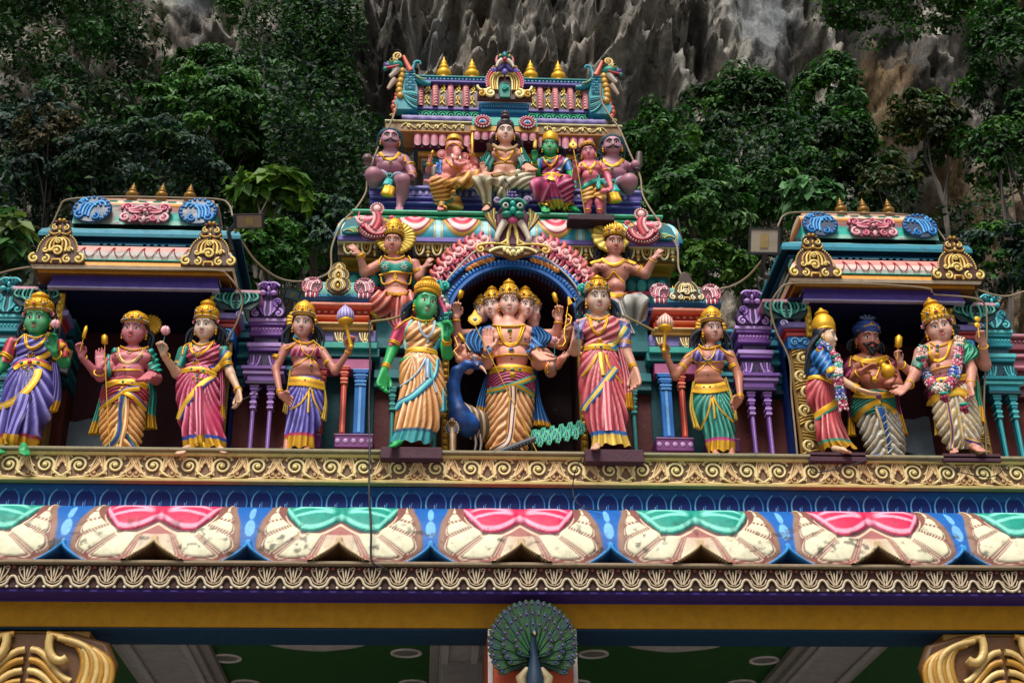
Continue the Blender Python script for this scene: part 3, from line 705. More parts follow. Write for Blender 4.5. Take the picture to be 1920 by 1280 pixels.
linkwall(1,2.56,1.2,tl,'teal stepped wall between the central niche and the right pavilion')
linkwall(-1,4.0,5.6,tl,'teal stepped wall at the far left edge behind the green-skinned statue')
rs=(hx('7a3a48'),hx('4a1c28'),hx('b87884'));linkwall(1,3.95,5.6,rs,'dusky rose stepped wall at the far right edge')

# ------------------------------------------------------------------ blue and red aedicules
def aedicule(s):
    Y=11.42;uu=640
    def z(v,Y=Y):return PZ(uu,v,Y)
    def x(u,v):return PX(u,v,Y)
    t=thing('small_shrine','small shrine with red and blue columns and %s gold medallion, %s of the central niche'%(('tripled','left')if s<0 else('leafy','right')),'shrine',(s*1.5,Y,ZLEDGE),'small barrel-roofed shrines')
    def bx(nm,u0,u1,v0,v1,c,dy=0.,mat=None,dpt=.3):
        a,b=sp(s,abs(x(u0,(v0+v1)/2)),abs(x(u1,(v0+v1)/2)));mb=MB();mb.box(a,b,Y-dy,Y+dpt,z(v1,Y-dy),z(v0,Y-dy)-.001,c);return mb.build(nm,t,mat)
    bx('teal_back_panel',575,700,700,846,hx('0a3a40'),-.12,M_WALL)
    for(u0,u1)in((628,700),(540,602)):
        bx('plum_base',u0,u1,815,838,hx('6d2a6c'),.08);bx('plum_base',u0+3,u1-3,838,848,hx('54204f'),.03);bx('plum_base',u0-1,u1+1,812,815,hx('a878a8'),.09)
    mb=MB();F=Fr((0,Y-.085,z(826,Y-.085)));a=abs(x(634,826));st=(abs(x(634,826))-abs(x(694,826)))/4
    for k in range(5):mb.ball((s*(a-st*k),Y-.082,z(826,Y-.08)),(.024,.006,.024),hx('b08ab8'),10,6)
    mb.build('painted_discs',t)
    for(u,c,h,w,v1)in((675,hx('1666b4'),hx('6aaee8'),.10,695),(644,hx('b83222'),hx('f09070'),.05,690),(602,hx('b83222'),hx('f09070'),.045,700)):
        mb=MB();pil(mb,s*abs(x(u,750)),Y-.03,z(814),z(v1),w,c,h,1.35 if w>.06 else 1.7);mb.build('column',t)
    bx('rose_lintel',570,697,672,692,hx('a5527e'),.03);bx('teal_cornice',565,712,652,668,TEAL,.04);bx('teal_cornice',568,708,640,652,TURQ*.8,.08)
    bx('lilac_band',575,705,618,640,hx('7a70b0'),.02);bx('orange_course',580,700,607,618,hx('c08a34'),.06);bx('orange_course',584,697,603,607,hx('d8b078'),.09)
    bx('red_course',588,695,594,603,hx('b8341f'),.0);bx('red_course',592,693,590,594,hx('d87050'),.05);bx('red_course',590,694,577,590,hx('b8301c'),.0);bx('red_course',585,698,571,577,hx('d85a48'),.07);bx('red_course',583,699,566,571,hx('e08a78'),.1)
    mb=MB()
    for k in range(8):mb.ball((s*abs(x(598+12.5*k,584)),Y-.002,z(584)),(.021,.006,.017),hx('e0b8a8'),8,5)
    mb.build('painted_discs',t)
    g1,g2,gk=gd('c8a860')*[1,1,1,.5],gd('e8dcb0')*[1,1,1,.4],hx('3a2416')
    for u in(597,637,683):
        F=Fr((s*abs(x(u,645)),Y-.05,z(644,Y-.05)),sc=.125);palm_curl(F,g1,gk,g2).build('plume_curl',t)
    # barrel roof
    a,b=sp(s,abs(x(577,545)),abs(x(694,545)));zb_,zt_=z(562),z(514);mb=MB()
    q=np.linspace(-.5,math.pi/2+1.2,22);prof=np.stack([Y+.06+.13*1-.16*np.cos(q),(zb_+zt_)/2-.02+(zt_-zb_)*.56*np.sin(q)],-1)
    Xs=np.linspace(a,b,12);pts=np.stack([np.broadcast_to(Xs[None],(22,12)),np.broadcast_to(prof[:,:1],(22,12)),np.broadcast_to(prof[:,1:],(22,12))],-1)
    st=(np.sin(np.linspace(0,18,22))*.5+.5)[:,None];cc=(hx('14907f')*(1-st*.5)+hx('a8dcd0')*st*.5)
    mb.grid(pts,cc)
    for e in(0,-1):mb.add(np.vstack([pts[:,e],[[Xs[e],Y+.19,(zb_+zt_)/2]]]),np.array([[i,i+1,22]for i in range(21)]),hx('0e7064'),False)
    mb.build('barrel_roof',t)
    mb=MB();mb.prof(a-.04,b+.04,[(Y-.06,z(571)),(Y-.1,z(566)),(Y-.05,z(562)),(Y+.02,z(556))],[hx('0f5a90'),hx('2a86bc'),hx('1a6ca4')],smooth=True);F=Fr((a,Y-.08,z(564)))
    for k in range(9):spiral(mb,F,.05+.066*k,0,.026,0,1.2,.008,hx('4aa4d4'),0)
    mb.build('wave_course',t)
    for e in(-1,1):
        F=Fr(((a+b)/2+e*(b-a)*.42,Y-.09,z(537,Y-.09)),sc=.2);shell_med(F,hx('d88898'),hx('5a2030'),hx('f0d4d4'),-e,hx('b81c40')).build('pink_shell',t)
    xc=(a+b)/2
    if s<0:
        mb=MB()
        for(zz,R)in((z(549),.115),(z(530),.095),(z(515),.06)):
            F=Fr((xc,Y-.12,zz),sc=R*2);plate(mb,F,ell(0,0,.5,.42,20),.1,gk)
            beads(mb,F,ell(0,0,.47,.4,17,-.5,math.pi+.5),.05,g1,.1)
            for k in range(3):
                for e in(-1,1):stroke(mb,F,bez((0,-.28),(e*(.52-.14*k),-.15),(e*(.2-.05*k),.24-.05*k),(0,.32-.08*k)),.035,[g1,g2,g1][k],.14+.03*k)
            mb.ball(F(0,-.1,.25),np.array((.07,.06,.1))*F.sc,gd('d8a83c'),8,6)
        mb.build('gold_medallion',t)
    else:
        kirti(Fr((xc,Y-.12,z(566)),sc=.31),g1,gk,g2,False).build('gold_medallion',t)
    kalasam((s*abs(x(643,510)),Y+.35,z(522)),.19,.055,'gold_finial',t)
    return t
aedicule(-1);aedicule(1)
# ------------------------------------------------------------------ central tower
tower=thing('central_tower','tiered central shrine tower with the arched niche, barrel roof and gold finials','tower',(0,12,ZLEDGE))
UC=957
def tz(v,Y):return PZ(UC,v,Y)
def txs(u0,u1,v,Y):return PX(u0,v,Y),PX(u1,v,Y)
def tb(nm,u0,u1,v0,v1,Y,c,dpt=.4,mat=None,sym=True,build=True,mb=None):
    a,b=txs(u0,u1,(v0+v1)/2,Y)
    if sym:h=(b-a)/2;a,b=-h,h
    m=mb or MB();m.box(a,b,Y,Y+dpt,tz(v1,Y),tz(v0,Y)-.001,c)
    return m.build(nm,tower,mat)if(build and mb is None)else m
# niche ----------------------------------------------------------------
YA=11.35;CZ=tz(604,YA);RI=.585
mb=MB();na=48;an=np.linspace(0,math.pi,na)
def arc(r,y,a=an,zc=CZ):return np.stack([-r*np.cos(a),y+0*a,zc+r*np.sin(a)],-1)
mb.grid(np.stack([arc(RI,YA+.05),arc(RI,12.1)]),hx('34101a'),smooth=True)
for e in(-1,1):mb.add([(e*RI,YA+.05,ZLEDGE),(e*RI,12.1,ZLEDGE),(e*RI,12.1,CZ),(e*RI,YA+.05,CZ)],np.array([[0,1,2,3]]),hx('34101a'),False)
mb.build('niche_wall',tower,M_WALL)
mb=MB();mb.box(-.7,.7,12.1,12.2,ZLEDGE,CZ+.7,hx('2c1019'));mb.build('niche_back',tower,M_WALL)
for e in(-1,1): # maroon wall beside niche, with teal pilasters
    mb=MB();a,b=(e*.6,e*1.25)if e>0 else(-1.25,-.6);mb.box(a,b,11.56,12.1,ZLEDGE,CZ,hx('4a1c1c'));mb.build('flank_wall',tower,M_WALL)
    for xx in(.70,.80,.96,1.08):
        mb=MB();pil(mb,e*xx,11.5,ZLEDGE+.01,tz(730,11.5),.035,hx('0f6a68'),hx('3aa094'));mb.build('teal_pilaster',tower)
    for(v0,v1,dy,c)in((600,640,.0,TEAL),(640,660,.04,TEAL*.8),(672,700,.0,hx('0a4a50')),(700,716,.05,TEAL),(716,730,.02,hx('0c5458'))):
        mb=MB();mb.box(a,b,11.5-dy,11.56,tz(v1,11.5),tz(v0,11.5),c);mb.build('moulding',tower)
    mb=MB();mb.box(e*.61-.03,e*.61+.03,YA+.02,YA+.1,ZLEDGE,CZ-.02,gd('8a6a1c')*[1,1,1,.4]);mb.build('gold_jamb',tower)
    mb=MB();beads(mb,Fr((e*.61,YA+.01,ZLEDGE)),[(.0,.04+.062*k)for k in range(int((CZ-ZLEDGE)/.062)-1)],.024,gd('d0a030')*[1,1,1,.6]);mb.build('jamb_beads',tower)
    for v in(815,838):tb('plum_plinth',0,0,0,1,11.5,PLUM,build=False)
    mb=MB();mb.box(a,b,11.45,11.56,ZLEDGE+.002,ZLEDGE+.04,PLUM);mb.build('plum_plinth',tower)
# spandrel
mb=MB();outer=[]
for q in an:
    x_,z_=-math.cos(q),math.sin(q);outer.append((x_*.8,11.5,CZ+z_*.8))
mb.grid(np.stack([arc(RI,11.5),np.array(outer)]),hx('3a1226'),flip=True,smooth=False);mb.build('spandrel',tower,M_WALL)
# arch rings
mb=MB();a1=np.linspace(-.12,math.pi+.12,60)
for(r0,r1,y,c)in((RI,RI+.03,YA,hx('0f5aa8')),(RI+.03,RI+.085,YA+.02,hx('0a3c80')),(RI+.085,RI+.125,YA+.03,hx('0c2a5c')),(RI+.125,RI+.155,YA,hx('1260a8'))):
    mb.grid(np.stack([arc(r0,11.5,a1),arc(r0,y,a1),arc(r1,y,a1),arc(r1,11.5,a1)]),c,smooth=False,flip=True)
mb.build('arch_band',tower)
mb=MB()
for q in np.linspace(0,math.pi,56):
    c_,s_=-math.cos(q),math.sin(q);mb.ball((c_*(RI+.052),YA+.01,CZ+s_*(RI+.052)),(.02,.02,.026),hx('1a6cc0'),6,5);
    if int(q*30)%2:mb.ball((c_*(RI+.068),YA+.0,CZ+s_*(RI+.068)),(.012,.012,.012),hx('8cc4ec'),5,4)
mb.build('blue_bead_ring',tower)
for half in(0,1):
    mb=MB()
    for q in np.linspace(.12,math.pi/2-.23,20):q=math.pi-q if half else q;c_,s_=-math.cos(q),math.sin(q);mb.ball((c_*(RI+.14),YA-.005,CZ+s_*(RI+.14)),(.02,.014,.02),hx('2880cc'),6,5)
    mb.build('outer_bead_ring',tower)
for(q0,q1)in((.9,1.32),(math.pi-1.32,math.pi-.9)):
    mb=MB();qq=np.linspace(q0,q1,40);r_=RI+.102;ph=np.linspace(0,26,40)
    for o_ in(0,math.pi):mb.tube(np.stack([-np.cos(qq)*(r_+.014*np.sin(ph+o_)),YA+.0+.012*np.cos(ph+o_),CZ+np.sin(qq)*(r_+.014*np.sin(ph+o_))],-1),.014,hx('cf7a2a')if o_ else hx('e8a868'),5)
    mb.build('twisted_rope_band',tower)
# flame surround
fl1,fl2,flk=hx('c4566a'),hx('e8b0b0'),hx('6a1426')
for e in(-1,1):
    mb=MB();qs=np.linspace(.02,1.30,26);rin=np.full(26,RI+.15);rout=RI+.15+.10+.16*smst(.1,1.2,qs)+.022*np.sin(qs*22)
    mb.grid(np.stack([np.stack([e*np.cos(qs)*r,np.full(26,y),CZ+np.sin(qs)*r],-1)for r,y in((rin,11.44),(rin,11.40),(rout,11.42),(rout,11.5))]),flk,smooth=False,flip=e>0);mb.build('flame_board',tower)
    for k in range(9):
        q=.06+k*.146;mb=MB();th=.13+.15*smst(.1,1.2,q)
        rad=np.array([e*math.cos(q),0,math.sin(q)]);tan=np.array([-e*math.sin(q),0,math.cos(q)])
        F=Fr(np.array([0,11.40,CZ])+rad*(RI+.155),r=tan,u=rad,sc=th);F.n=np.array([0,-1.,0])
        spiral(mb,F,.16,.62,.2,math.pi,1.3,.075,fl2,.16,lead=bez((-.2,-.05),(-.28,.3),(-.06,.62),n=5));spiral(mb,F,-.22,.35,.13,0,-1.1,.055,fl1,.2)
        stroke(mb,F,bez((.05,0),(-.0,.3),(.2,.36)),.06,fl1,.14);stroke(mb,F,bez((.2,-.05),(.14,.2),(.3,.25)),.05,fl2,.12)
        stroke(mb,F,bez((-.1,.6),(-.26,.8),(-.06,.95),n=7),np.linspace(.13,.08,7),hx('c8605c'),.1);stroke(mb,F,bez((.12,.7),(.05,.85),(.24,.95),n=7),np.linspace(.12,.07,7),fl1,.1);stroke(mb,F,bez((-.38,.0),(-.42,.5),(-.2,.7),n=6),.08,fl1,.08);stroke(mb,F,bez((.36,.0),(.3,.5),(.44,.75),n=6),.07,fl2,.08)
        mb.build('flame_scroll',tower)
    # makara head at arch foot
    mb=MB();F=Fr((e*(RI+.09),YA-.05,CZ+.02),r=(e,0,0),sc=1.15);F.n=np.array([0,-1.,0])
    tg,tk,tp=hx('12a090'),hx('0a4f58'),hx('d8507c')
    plate(mb,F,[(-.06,-.12),(-.1,.02),(-.08,.14),(-.04,.24),(.04,.3),(.11,.22),(.12,.06),(.1,-.1),(.03,-.2)],.05,tk,-.02)
    spiral(mb,F,-.045,.245,.045,-1.2,e*0+1.3,.017,tg,.05,lead=bez((.1,-.02),(.12,.2),(.0,.3),n=6))
    stroke(mb,F,bez((-.05,.0),(-.03,.15),(.05,.2),n=7),.026,tp,.045);beads(mb,F,[(-.005-.018*k,.17-.035*k)for k in range(5)],.017,WHITE,.075)
    stroke(mb,F,bez((.09,-.02),(-.0,-.02),(-.1,.0)),.016,tg,.06);
    for k in range(3):stroke(mb,F,bez((.09,-.05-.04*k),(-.0,-.06-.05*k),(-.07+.02*k,-.03-.04*k)),.018,[tg,hx('40b8a8')][k%2],.045)
    spiral(mb,F,-.02,-.13,.04,math.pi/2,1.2,.013,tg,.06);mb.build('makara_head',tower)
# gold scroll cap of the arch
mb=MB();F=Fr((0,11.28,tz(474,11.28)));g1,g2,gk=gd('d8b85a')*[1,1,1,.5],gd('eadc9a')*[1,1,1,.4],hx('7a5426')
plate(mb,F,[(-.3,.02),(-.26,.05),(-.1,.05),(0,.07),(.1,.05),(.26,.05),(.3,.02),(.16,-.02),(.08,-.04),(0,-.08),(-.08,-.04),(-.16,-.02)],.04,gk,-.02)
for e in(-1,1):
    spiral(mb,F,e*.3,.02,.045,math.pi/2 if e>0 else math.pi/2,-e*1.4,.014,g1,.03,lead=bez((e*.03,.06),(e*.15,.1),(e*.28,.07),n=6));stroke(mb,F,bez((e*.02,.03),(e*.14,.06),(e*.22,-.01)),.014,g2,.03)
    for k in range(3):mb.ball(F(e*(.02+.03*k),-.03+.02*k,.04),(.02,.014,.028),g2,6,5)
mb.ball(F(0,-.02,.05),(.028,.02,.028),g2,8,6);mb.build('arch_cap_scroll',tower)
# demon-mask bust above the arch
mb=MB();F=Fr((0.0,11.32,tz(462,11.32)),sc=.56);gr,gk2,pk=hx('0f6e5c'),hx('06302c'),hx('c04a78')
plate(mb,F,[(-.2,.0),(-.26,.35),(-.28,.6),(-.2,.75),(.2,.75),(.28,.6),(.26,.35),(.2,0)],.08,hx('5a1a3a'),-.05)
for e in(-1,1):
    stroke(mb,F,bez((e*.12,.42),(e*.2,.3),(e*.26,.12),n=8),np.linspace(.07,.05,8),hx('cdbfae'),.1);mb.ball(F(e*.27,.06,.12),np.array((.05,.05,.08))*F.sc,hx('a89884'),7,6)
    for k in range(4):stroke(mb,F,bez((e*.26,.28),(e*(.34+.02*k),.45),(e*(.3+.05*k),.72-.05*k),n=7),.03,[gd('b89a50')*[1,1,1,.4],gd('6a5a30')*[1,1,1,.4]][k%2],.02+.01*k)
    mb.ball(F(e*.12,.66,.16),.085*F.sc,gr,9,7);mb.ball(F(e*.12,.66,.22),.055*F.sc,hx('e0e0d0'),8,6);mb.ball(F(e*.12,.655,.255),.032*F.sc,BLK,7,5)
    stroke(mb,F,bez((e*.02,.78),(e*.14,.84),(e*.22,.7)),.04,gr,.2);spiral(mb,F,e*.25,.84,.07,0,e*1.2,.03,hx('8a7a9a'),.12)
    mb.ball(F(e*.1,.5,.2),np.array((.09,.07,.06))*F.sc,hx('14806a'),8,6);stroke(mb,F,bez((e*.08,.0),(e*.1,.2),(e*.02,.4)),.03,gd('d8c070')*[1,1,1,.4],.06)
    stroke(mb,F,bez((e*.2,.02),(e*.05,.06),(e*.05,.3)),.03,gd('d8c070')*[1,1,1,.4],.05)
mb.ball(F(0,.56,.24),np.array((.055,.06,.07))*F.sc,hx('1f9a88'),8,6);mb.ball(F(0,.42,.16),np.array((.09,.05,.07))*F.sc,pk,8,6);mb.ball(F(0,.72,.2),.05*F.sc,hx('2ab0a0'),7,6)
for k in range(3):
    for e in(-1,0,1):mb.ball(F(e*.09*(1-.25*k),.82+.07*k,.14),.055*F.sc*(1-.15*k),hx('4a3a70'),7,5)
mb.build('demon_mask_bust',tower)
# tier 2 walls
for(v0,v1,Y,c,nm)in((490,514,12.0,gd('8a6a18')*[1,1,1,.3],'olive_wall'),(514,541,11.98,hx('0c4a50'),'leaf_course'),(541,549,11.92,hx('8a1838'),'dotted_course'),(549,572,11.98,hx('4a3c88'),'purple_wall'),(572,578,11.9,hx('8a80c0'),'purple_step'),(578,640,11.96,hx('453880'),'purple_wall')):
    a_,b_=txs(648,1252,v0,Y);h_=(b_-a_)/2
    for e in(-1,1):mb=MB();mb.box(*((.62,h_)if e>0 else(-h_,-.62)),Y,Y+.3,tz(v1,Y),tz(v0,Y)-.001,c);mb.build(nm,tower,M_WALL)
F=Fr((0,11.975,tz(541,11.98)))
for k in range(-15,16):
    if abs(k)>7:mb=MB();mb.ball(F(.1*k,.05,0),(.055,.012,.075),hx('2a9a90')if k%2 else hx('147470'),8,6);mb.build('teal_leaf',tower)
# bracket cornice
tb('lilac_lip',629,1270,447,456,11.74,hx('6a5aa4'),.3);tb('bracket_course',630,1268,456,484,11.82,hx('6a4a28'),.2);tb('gold_lip',628,1270,456,459,11.76,hx('d8c890'),.1);tb('gold_underside',636,1260,484,492,11.86,gd('a07820')*[1,1,1,.3],.3)
F=Fr((0,11.80,tz(484,11.8)));mb=MB();cr=hx('dccf98')
stroke(mb,F,bez((-.045,.13),(-.05,-.03),(.05,-.03),(.045,.13),n=10),.013,cr,.01);stroke(mb,F,bez((-.018,.12),(-.02,.03),(.02,.03),(.018,.12),n=7),.009,gd('b89038')*[1,1,1,.4],.01)
mb.ball(F(.085,.1,.0),(.022,.02,.03),cr,7,5);mb.ball(F(.085,.045,.0),(.03,.02,.02),gd('b89038')*[1,1,1,.4],7,5);mb.ball(F(.085,.012,.0),(.016,.016,.02),cr,6,4)
o0=mb.build('u_bracket',tower);first=True
for k in range(-9,10):
    if abs(k)<3:continue
    o=o0 if first else inst(o0,0,0,0);first=False;o.location=Vector((.17*k-.02,-12,-ZLEDGE))
# enamelled lotus roof
zl,zh=tz(450,11.76),tz(414,11.92);nx,ny=420,30;Xs=np.linspace(-1,1,nx);Ts=np.linspace(0,1,ny)[:,None]*np.ones((1,nx));Xg=Xs[None]*np.ones((ny,1))
hw=lerp(1.70,1.60,Ts);X_=Xg*hw;col=np.zeros((ny,nx,4));col[:]=hx('1f8a9c');q=(X_/.46)-np.round(X_/.46);A=np.abs(q);R=np.sqrt((A*.46/.17)**2+((Ts-1.0)/.86)**2)
def sc_(m,c):col[:]=col*(1-m[...,None])+c*m[...,None]
sc_(smst(1.12,1.08,R),gd('c8a040')*[1,1,1,.3]);sc_(smst(.98,.94,R),hx('8a1a3a'));sc_(smst(.88,.84,R),hx('e6c0bc'));sc_(smst(.66,.62,R),hx('c02848'));sc_(smst(.42,.38,R),hx('e89aa4'));sc_(smst(.2,.16,R),hx('a01838'))
m=smst(.44,.46,A)*1.;sc_(m*1.,hx('9ad4dc'));m=smst(.40,.415,A)*smst(.44,.43,A);sc_(m,gd('c8a040')*[1,1,1,.3])
out=.05*np.sqrt(np.clip(1-R/1.1,0,1))+.02*np.sin(Ts*math.pi)
pts=np.stack([X_,11.76+.16*Ts**1.5-out-.03*np.sin(Ts*math.pi),zl+(zh-zl)*Ts],-1);mb=MB();mb.grid(pts,col)
for e in(0,-1):ed=pts[:,e].copy();ed[:,1]=12.3;mb.grid(np.stack([pts[:,e],ed],1),hx('1f8a9c'))
mb.build('lotus_roof',tower)
for e in(-1,1):
    F=Fr((e*1.52,11.72,zl-.0),r=(e,0,0),sc=.2);F.n=np.array([0,-1.,0]);mb=MB();plate(mb,F,[(-.5,0),(-.45,.5),(-.1,.95),(.3,.7),(.5,.2),(.45,0)],.15,hx('0c6a74'),0,(0,.3))
    for k in range(4):stroke(mb,F,bez((-.4+.1*k,.05),(-.3+.15*k,.6-.1*k),(.42,.08+.0*k)),.04,[hx('40c0a8'),gd('d0b050')*[1,1,1,.3]][k%2],.17)
    mb.build('corner_leaf',tower)
    mb=MB();F=Fr((e*1.64,11.85,zl+.03),r=(e,0,0),sc=.16);F.n=np.array([0,-1.,0]);stroke(mb,F,bez((-.2,-.1),(.1,.5),(.15,1.1),n=8),np.linspace(.25,.03,8),hx('c86a58'),0);spiral(mb,F,.2,.25,.14,0,1.2,.05,hx('e09888'),.2);mb.build('horn_leaf',tower)
    # beaded pink swirl crest
    xs=e*abs(PX(705,415,11.66));F=Fr((xs,11.66,tz(452,11.66)),r=(e,0,0),sc=.38);F.n=np.array([0,-1.,0]);mb=MB();p1,p2,pk=hx('c8505f'),hx('e8b4b0'),hx('66141f')
    plate(mb,F,ell(.0,.26,.45,.3,20),.06,pk,-.02);plate(mb,F,ell(-.02,.84,.17,.17,16),.08,pk,.0);mb.ball(F(-.02,.84,.08),np.array((.1,.06,.11))*F.sc,p2,9,7)
    beads(mb,F,ell(-.02,.84,.16,.16,16),.03,p2,.07);stroke(mb,F,bez((-.02,.7),(-.16,.5),(.02,.2),n=6),.08,p1,.08);stroke(mb,F,bez((.06,.7),(-.02,.5),(.12,.3),n=6),.05,p2,.1)
    for k in range(4):stroke(mb,F,bez((-.36+.07*k,.44-.05*k),(-.3+.05*k,-.05+.05*k),(.2,.0+.06*k),(.3-.04*k,.4-.02*k),n=12),.035,[p1,p2][k%2],.07)
    beads(mb,F,along(bez((-.44,.4),(-.4,-.1),(.35,-.1),(.42,.4),n=12),18),.025,p2,.05);spiral(mb,F,.36,.5,.12,-math.pi/2,1.2,.04,p2,.09);spiral(mb,F,-.38,.56,.08,-math.pi/2,-1.1,.035,p1,.09)
    stroke(mb,F,bez((.3,.3),(.5,.5),(.42,.75),n=6),np.linspace(.05,.02,6),p1,.06);mb.build('pink_swirl_crest',tower)
# green slab
for(v0,v1,Y,c,e)in((397,400.5,11.84,hx('5cc8a0'),0),(400.5,404,11.86,hx('1f9a6c'),3),(404,408,11.9,hx('0f7a54'),6),(408,412,11.87,hx('2aa87c'),4),(412,420,11.92,hx('148a68'),8)):
    tb('green_step',655+e,1238-e,v0,v1,Y,c,1.2)
# tier 3 plinth
Y3=12.15
for(v0,v1,Y,c,e)in((351,356,Y3-.02,hx('8a80c4'),0),(356,371,Y3+.01,hx('5a4ca0'),1),(371,375,Y3-.0,hx('6c60b0'),2),(375,381,Y3+.03,hx('43388c'),4),(381,385,Y3,hx('5a50a8'),2),(385,397,Y3+.04,hx('3a3088'),3)):
    tb('lilac_step',688+e,1201-e,v0,v1,Y,c,.9)
mb=MB();z0=tz(364,Y3)
for k in range(-18,19):mb.ball((.0675*k,Y3+.008,z0),(.022,.006,.033),hx('a8a0cc'),9,6)
mb.build('painted_ovals',tower)
# tier 3 wall
YW=12.54
for(v0,v1,dy,c,w_)in((282,290,.05,hx('0f8074'),1),(290,293,.07,hx('0a5a60'),1),(293,302,.06,hx('c8842c'),.96),(302,307,.02,hx('c0a890'),.92),(307,314,.0,hx('2a8a8c'),.9),(314,356,-.06,hx('3a2840'),.9)):
    a,b=-.93*w_-.02,.93*w_+.02;mb=MB();mb.box(a,b,YW-dy,YW+.5,tz(v1,YW),tz(v0,YW)-.001,c);mb.build('wall_course',tower)
for e in(-1,1):
    for xx in(.74,.34):
        mb=MB();pil(mb,e*xx,YW-.02,tz(352,YW),tz(300,YW),.06,hx('12807c'),hx('40b4a4'),1.5);mb.build('teal_pilaster',tower)
def petalrow(nm,xa,xb,n,v0,v1,Y,c1,c2,c3):
    mb=MB();z1_,z0_=tz(v0,Y),tz(v1,Y);mb.box(xa,xb,Y,Y+.3,z0_,z1_,c3);mb.build(nm+'_ground',tower)
    w_=(xb-xa)/n;mb=MB()
    t_=np.linspace(0,math.pi,9);
    X0=np.cos(t_)*w_*.47;g=[]
    for q in np.linspace(0,1,6):g.append(np.stack([X0*1.,np.full(9,-.03*math.sin(math.pi*(.15+.7*q)))-.03*np.sin(t_),z1_-(z1_-z0_)*q*(.55+.45*np.sin(t_)**.7)],-1))
    g=np.array(g);cc=lerp(c1,c2,np.linspace(0,1,6)[:,None]**2);mb.grid(g+np.array([0,Y,0]),cc,flip=True);o0=mb.build(nm+'_petal',tower)
    for k in range(n):
        o=o0 if k==0 else inst(o0,0,0,0);o.location=Vector((xa+w_*(k+.5),-12,-ZLEDGE))
petalrow('pink',-.96,.96,22,252,281,12.43,hx('c46a80'),hx('e6aeb8'),hx('5a1430'))
tb('maroon_course',735,1150,247,253,12.42,hx('6a1428'),.3)
tb('cornice_board',722,1166,231,249,12.36,hx('7a5a2c'),.4);tb('cornice_lip',721,1167,229,232,12.34,hx('d8cfa0'),.3);tb('cornice_under',722,1166,248,250.5,12.35,hx('c88a48'),.3)
mb=MB();a,b=-1.06,1.06;z0=tz(240,12.35)
for e in(-1,1):
    mb=MB();F=Fr((0,12.355,z0));k=0
    for xx in np.arange(.44,1.04,.095):
        spiral(mb,F,e*xx,.004*(-1)**k,.026,-1.2,e*1.1*(-1)**k,.008,gd('e8d890')*[1,1,1,.3],.006);stroke(mb,F,bez((e*(xx+.02),.03*(-1)**k),(e*(xx+.06),.03*(-1)**k),(e*(xx+.08),-.02*(-1)**k)),.007,hx('d8c080'),.004);k+=1
    mb.build('gold_scroll_relief',tower)
xw=np.linspace(-1.09,1.09,130);mb=MB();z1_,z0_=tz(221,12.4),tz(230,12.37)
wv=.012*np.sin(xw*48);mb.grid(np.stack([np.stack([xw,0*xw+12.37,z0_+.004+0*xw],-1),np.stack([xw,12.35+wv*.5,lerp(z0_,z1_,.6)+wv*.3],-1),np.stack([xw,12.4+0*xw,z1_+wv],-1),np.stack([xw,12.7+0*xw,z1_+wv],-1)]),[hx('3c2c6c'),hx('7a6aa8'),hx('4a3a80'),hx('4a3a80')]);mb.build('purple_wave_course',tower)
# centre block with two pink medallions and blue box
mb=MB();mb.box(-.345,.345,12.26,12.6,tz(236,12.26),tz(220,12.26),hx('3fb09c'));mb.box(-.36,.36,12.24,12.6,tz(247,12.24),tz(236.5,12.24),hx('c89440'));mb.build('centre_cornice',tower)
petalrow('centre',-.335,.335,8,250,268,12.30,hx('c46a80'),hx('e6aeb8'),hx('5a1430'))
for(v0,v1,Y,c,hw_)in((192,196,12.3,hx('3a8cc0'),.27),(196,205,12.33,hx('1c6ca8'),.262),(205,209,12.31,hx('4a9ccc'),.25),(209,222,12.35,hx('1a5c98'),.24)):
    mb=MB();mb.box(-hw_,hw_,Y,Y+.3,tz(v1,Y),tz(v0,Y),c);mb.build('blue_box_course',tower)
mb=MB()
for k in range(-11,12):mb.ball((.0225*k,12.328,tz(200,12.33)),(.007,.005,.018),hx('9accea'),6,4)
mb.build('painted_strokes',tower)
for e in(-1,1):
    F=Fr((e*.237-.0,12.23,tz(230.5,12.23)),sc=.18);mb=MB();plate(mb,F,ell(0,0,.52,.46,20),.12,hx('5a0f22'));beads(mb,F,ell(0,0,.46,.4,18),.065,hx('e8b8bc'),.1);stroke(mb,F,ell(0,0,.3,.26,17),.05,hx('c84860'),.14)
    plate(mb,F,ell(0,0,.22,.19,16),.13,hx('d8b8b4'));mb.ball(F(0,-.0,.14),np.array((.07,.05,.15))*F.sc,hx('1466a4'),8,6)
    for e2 in(-1,1):mb.ball(F(e2*.1,-.03,.13),np.array((.08,.05,.09))*F.sc,hx('2a86c0'),8,6)
    mb.ball(F(0,-.24,.14),.06*F.sc,hx('d87888'),7,5);mb.build('pink_medallion',tower)
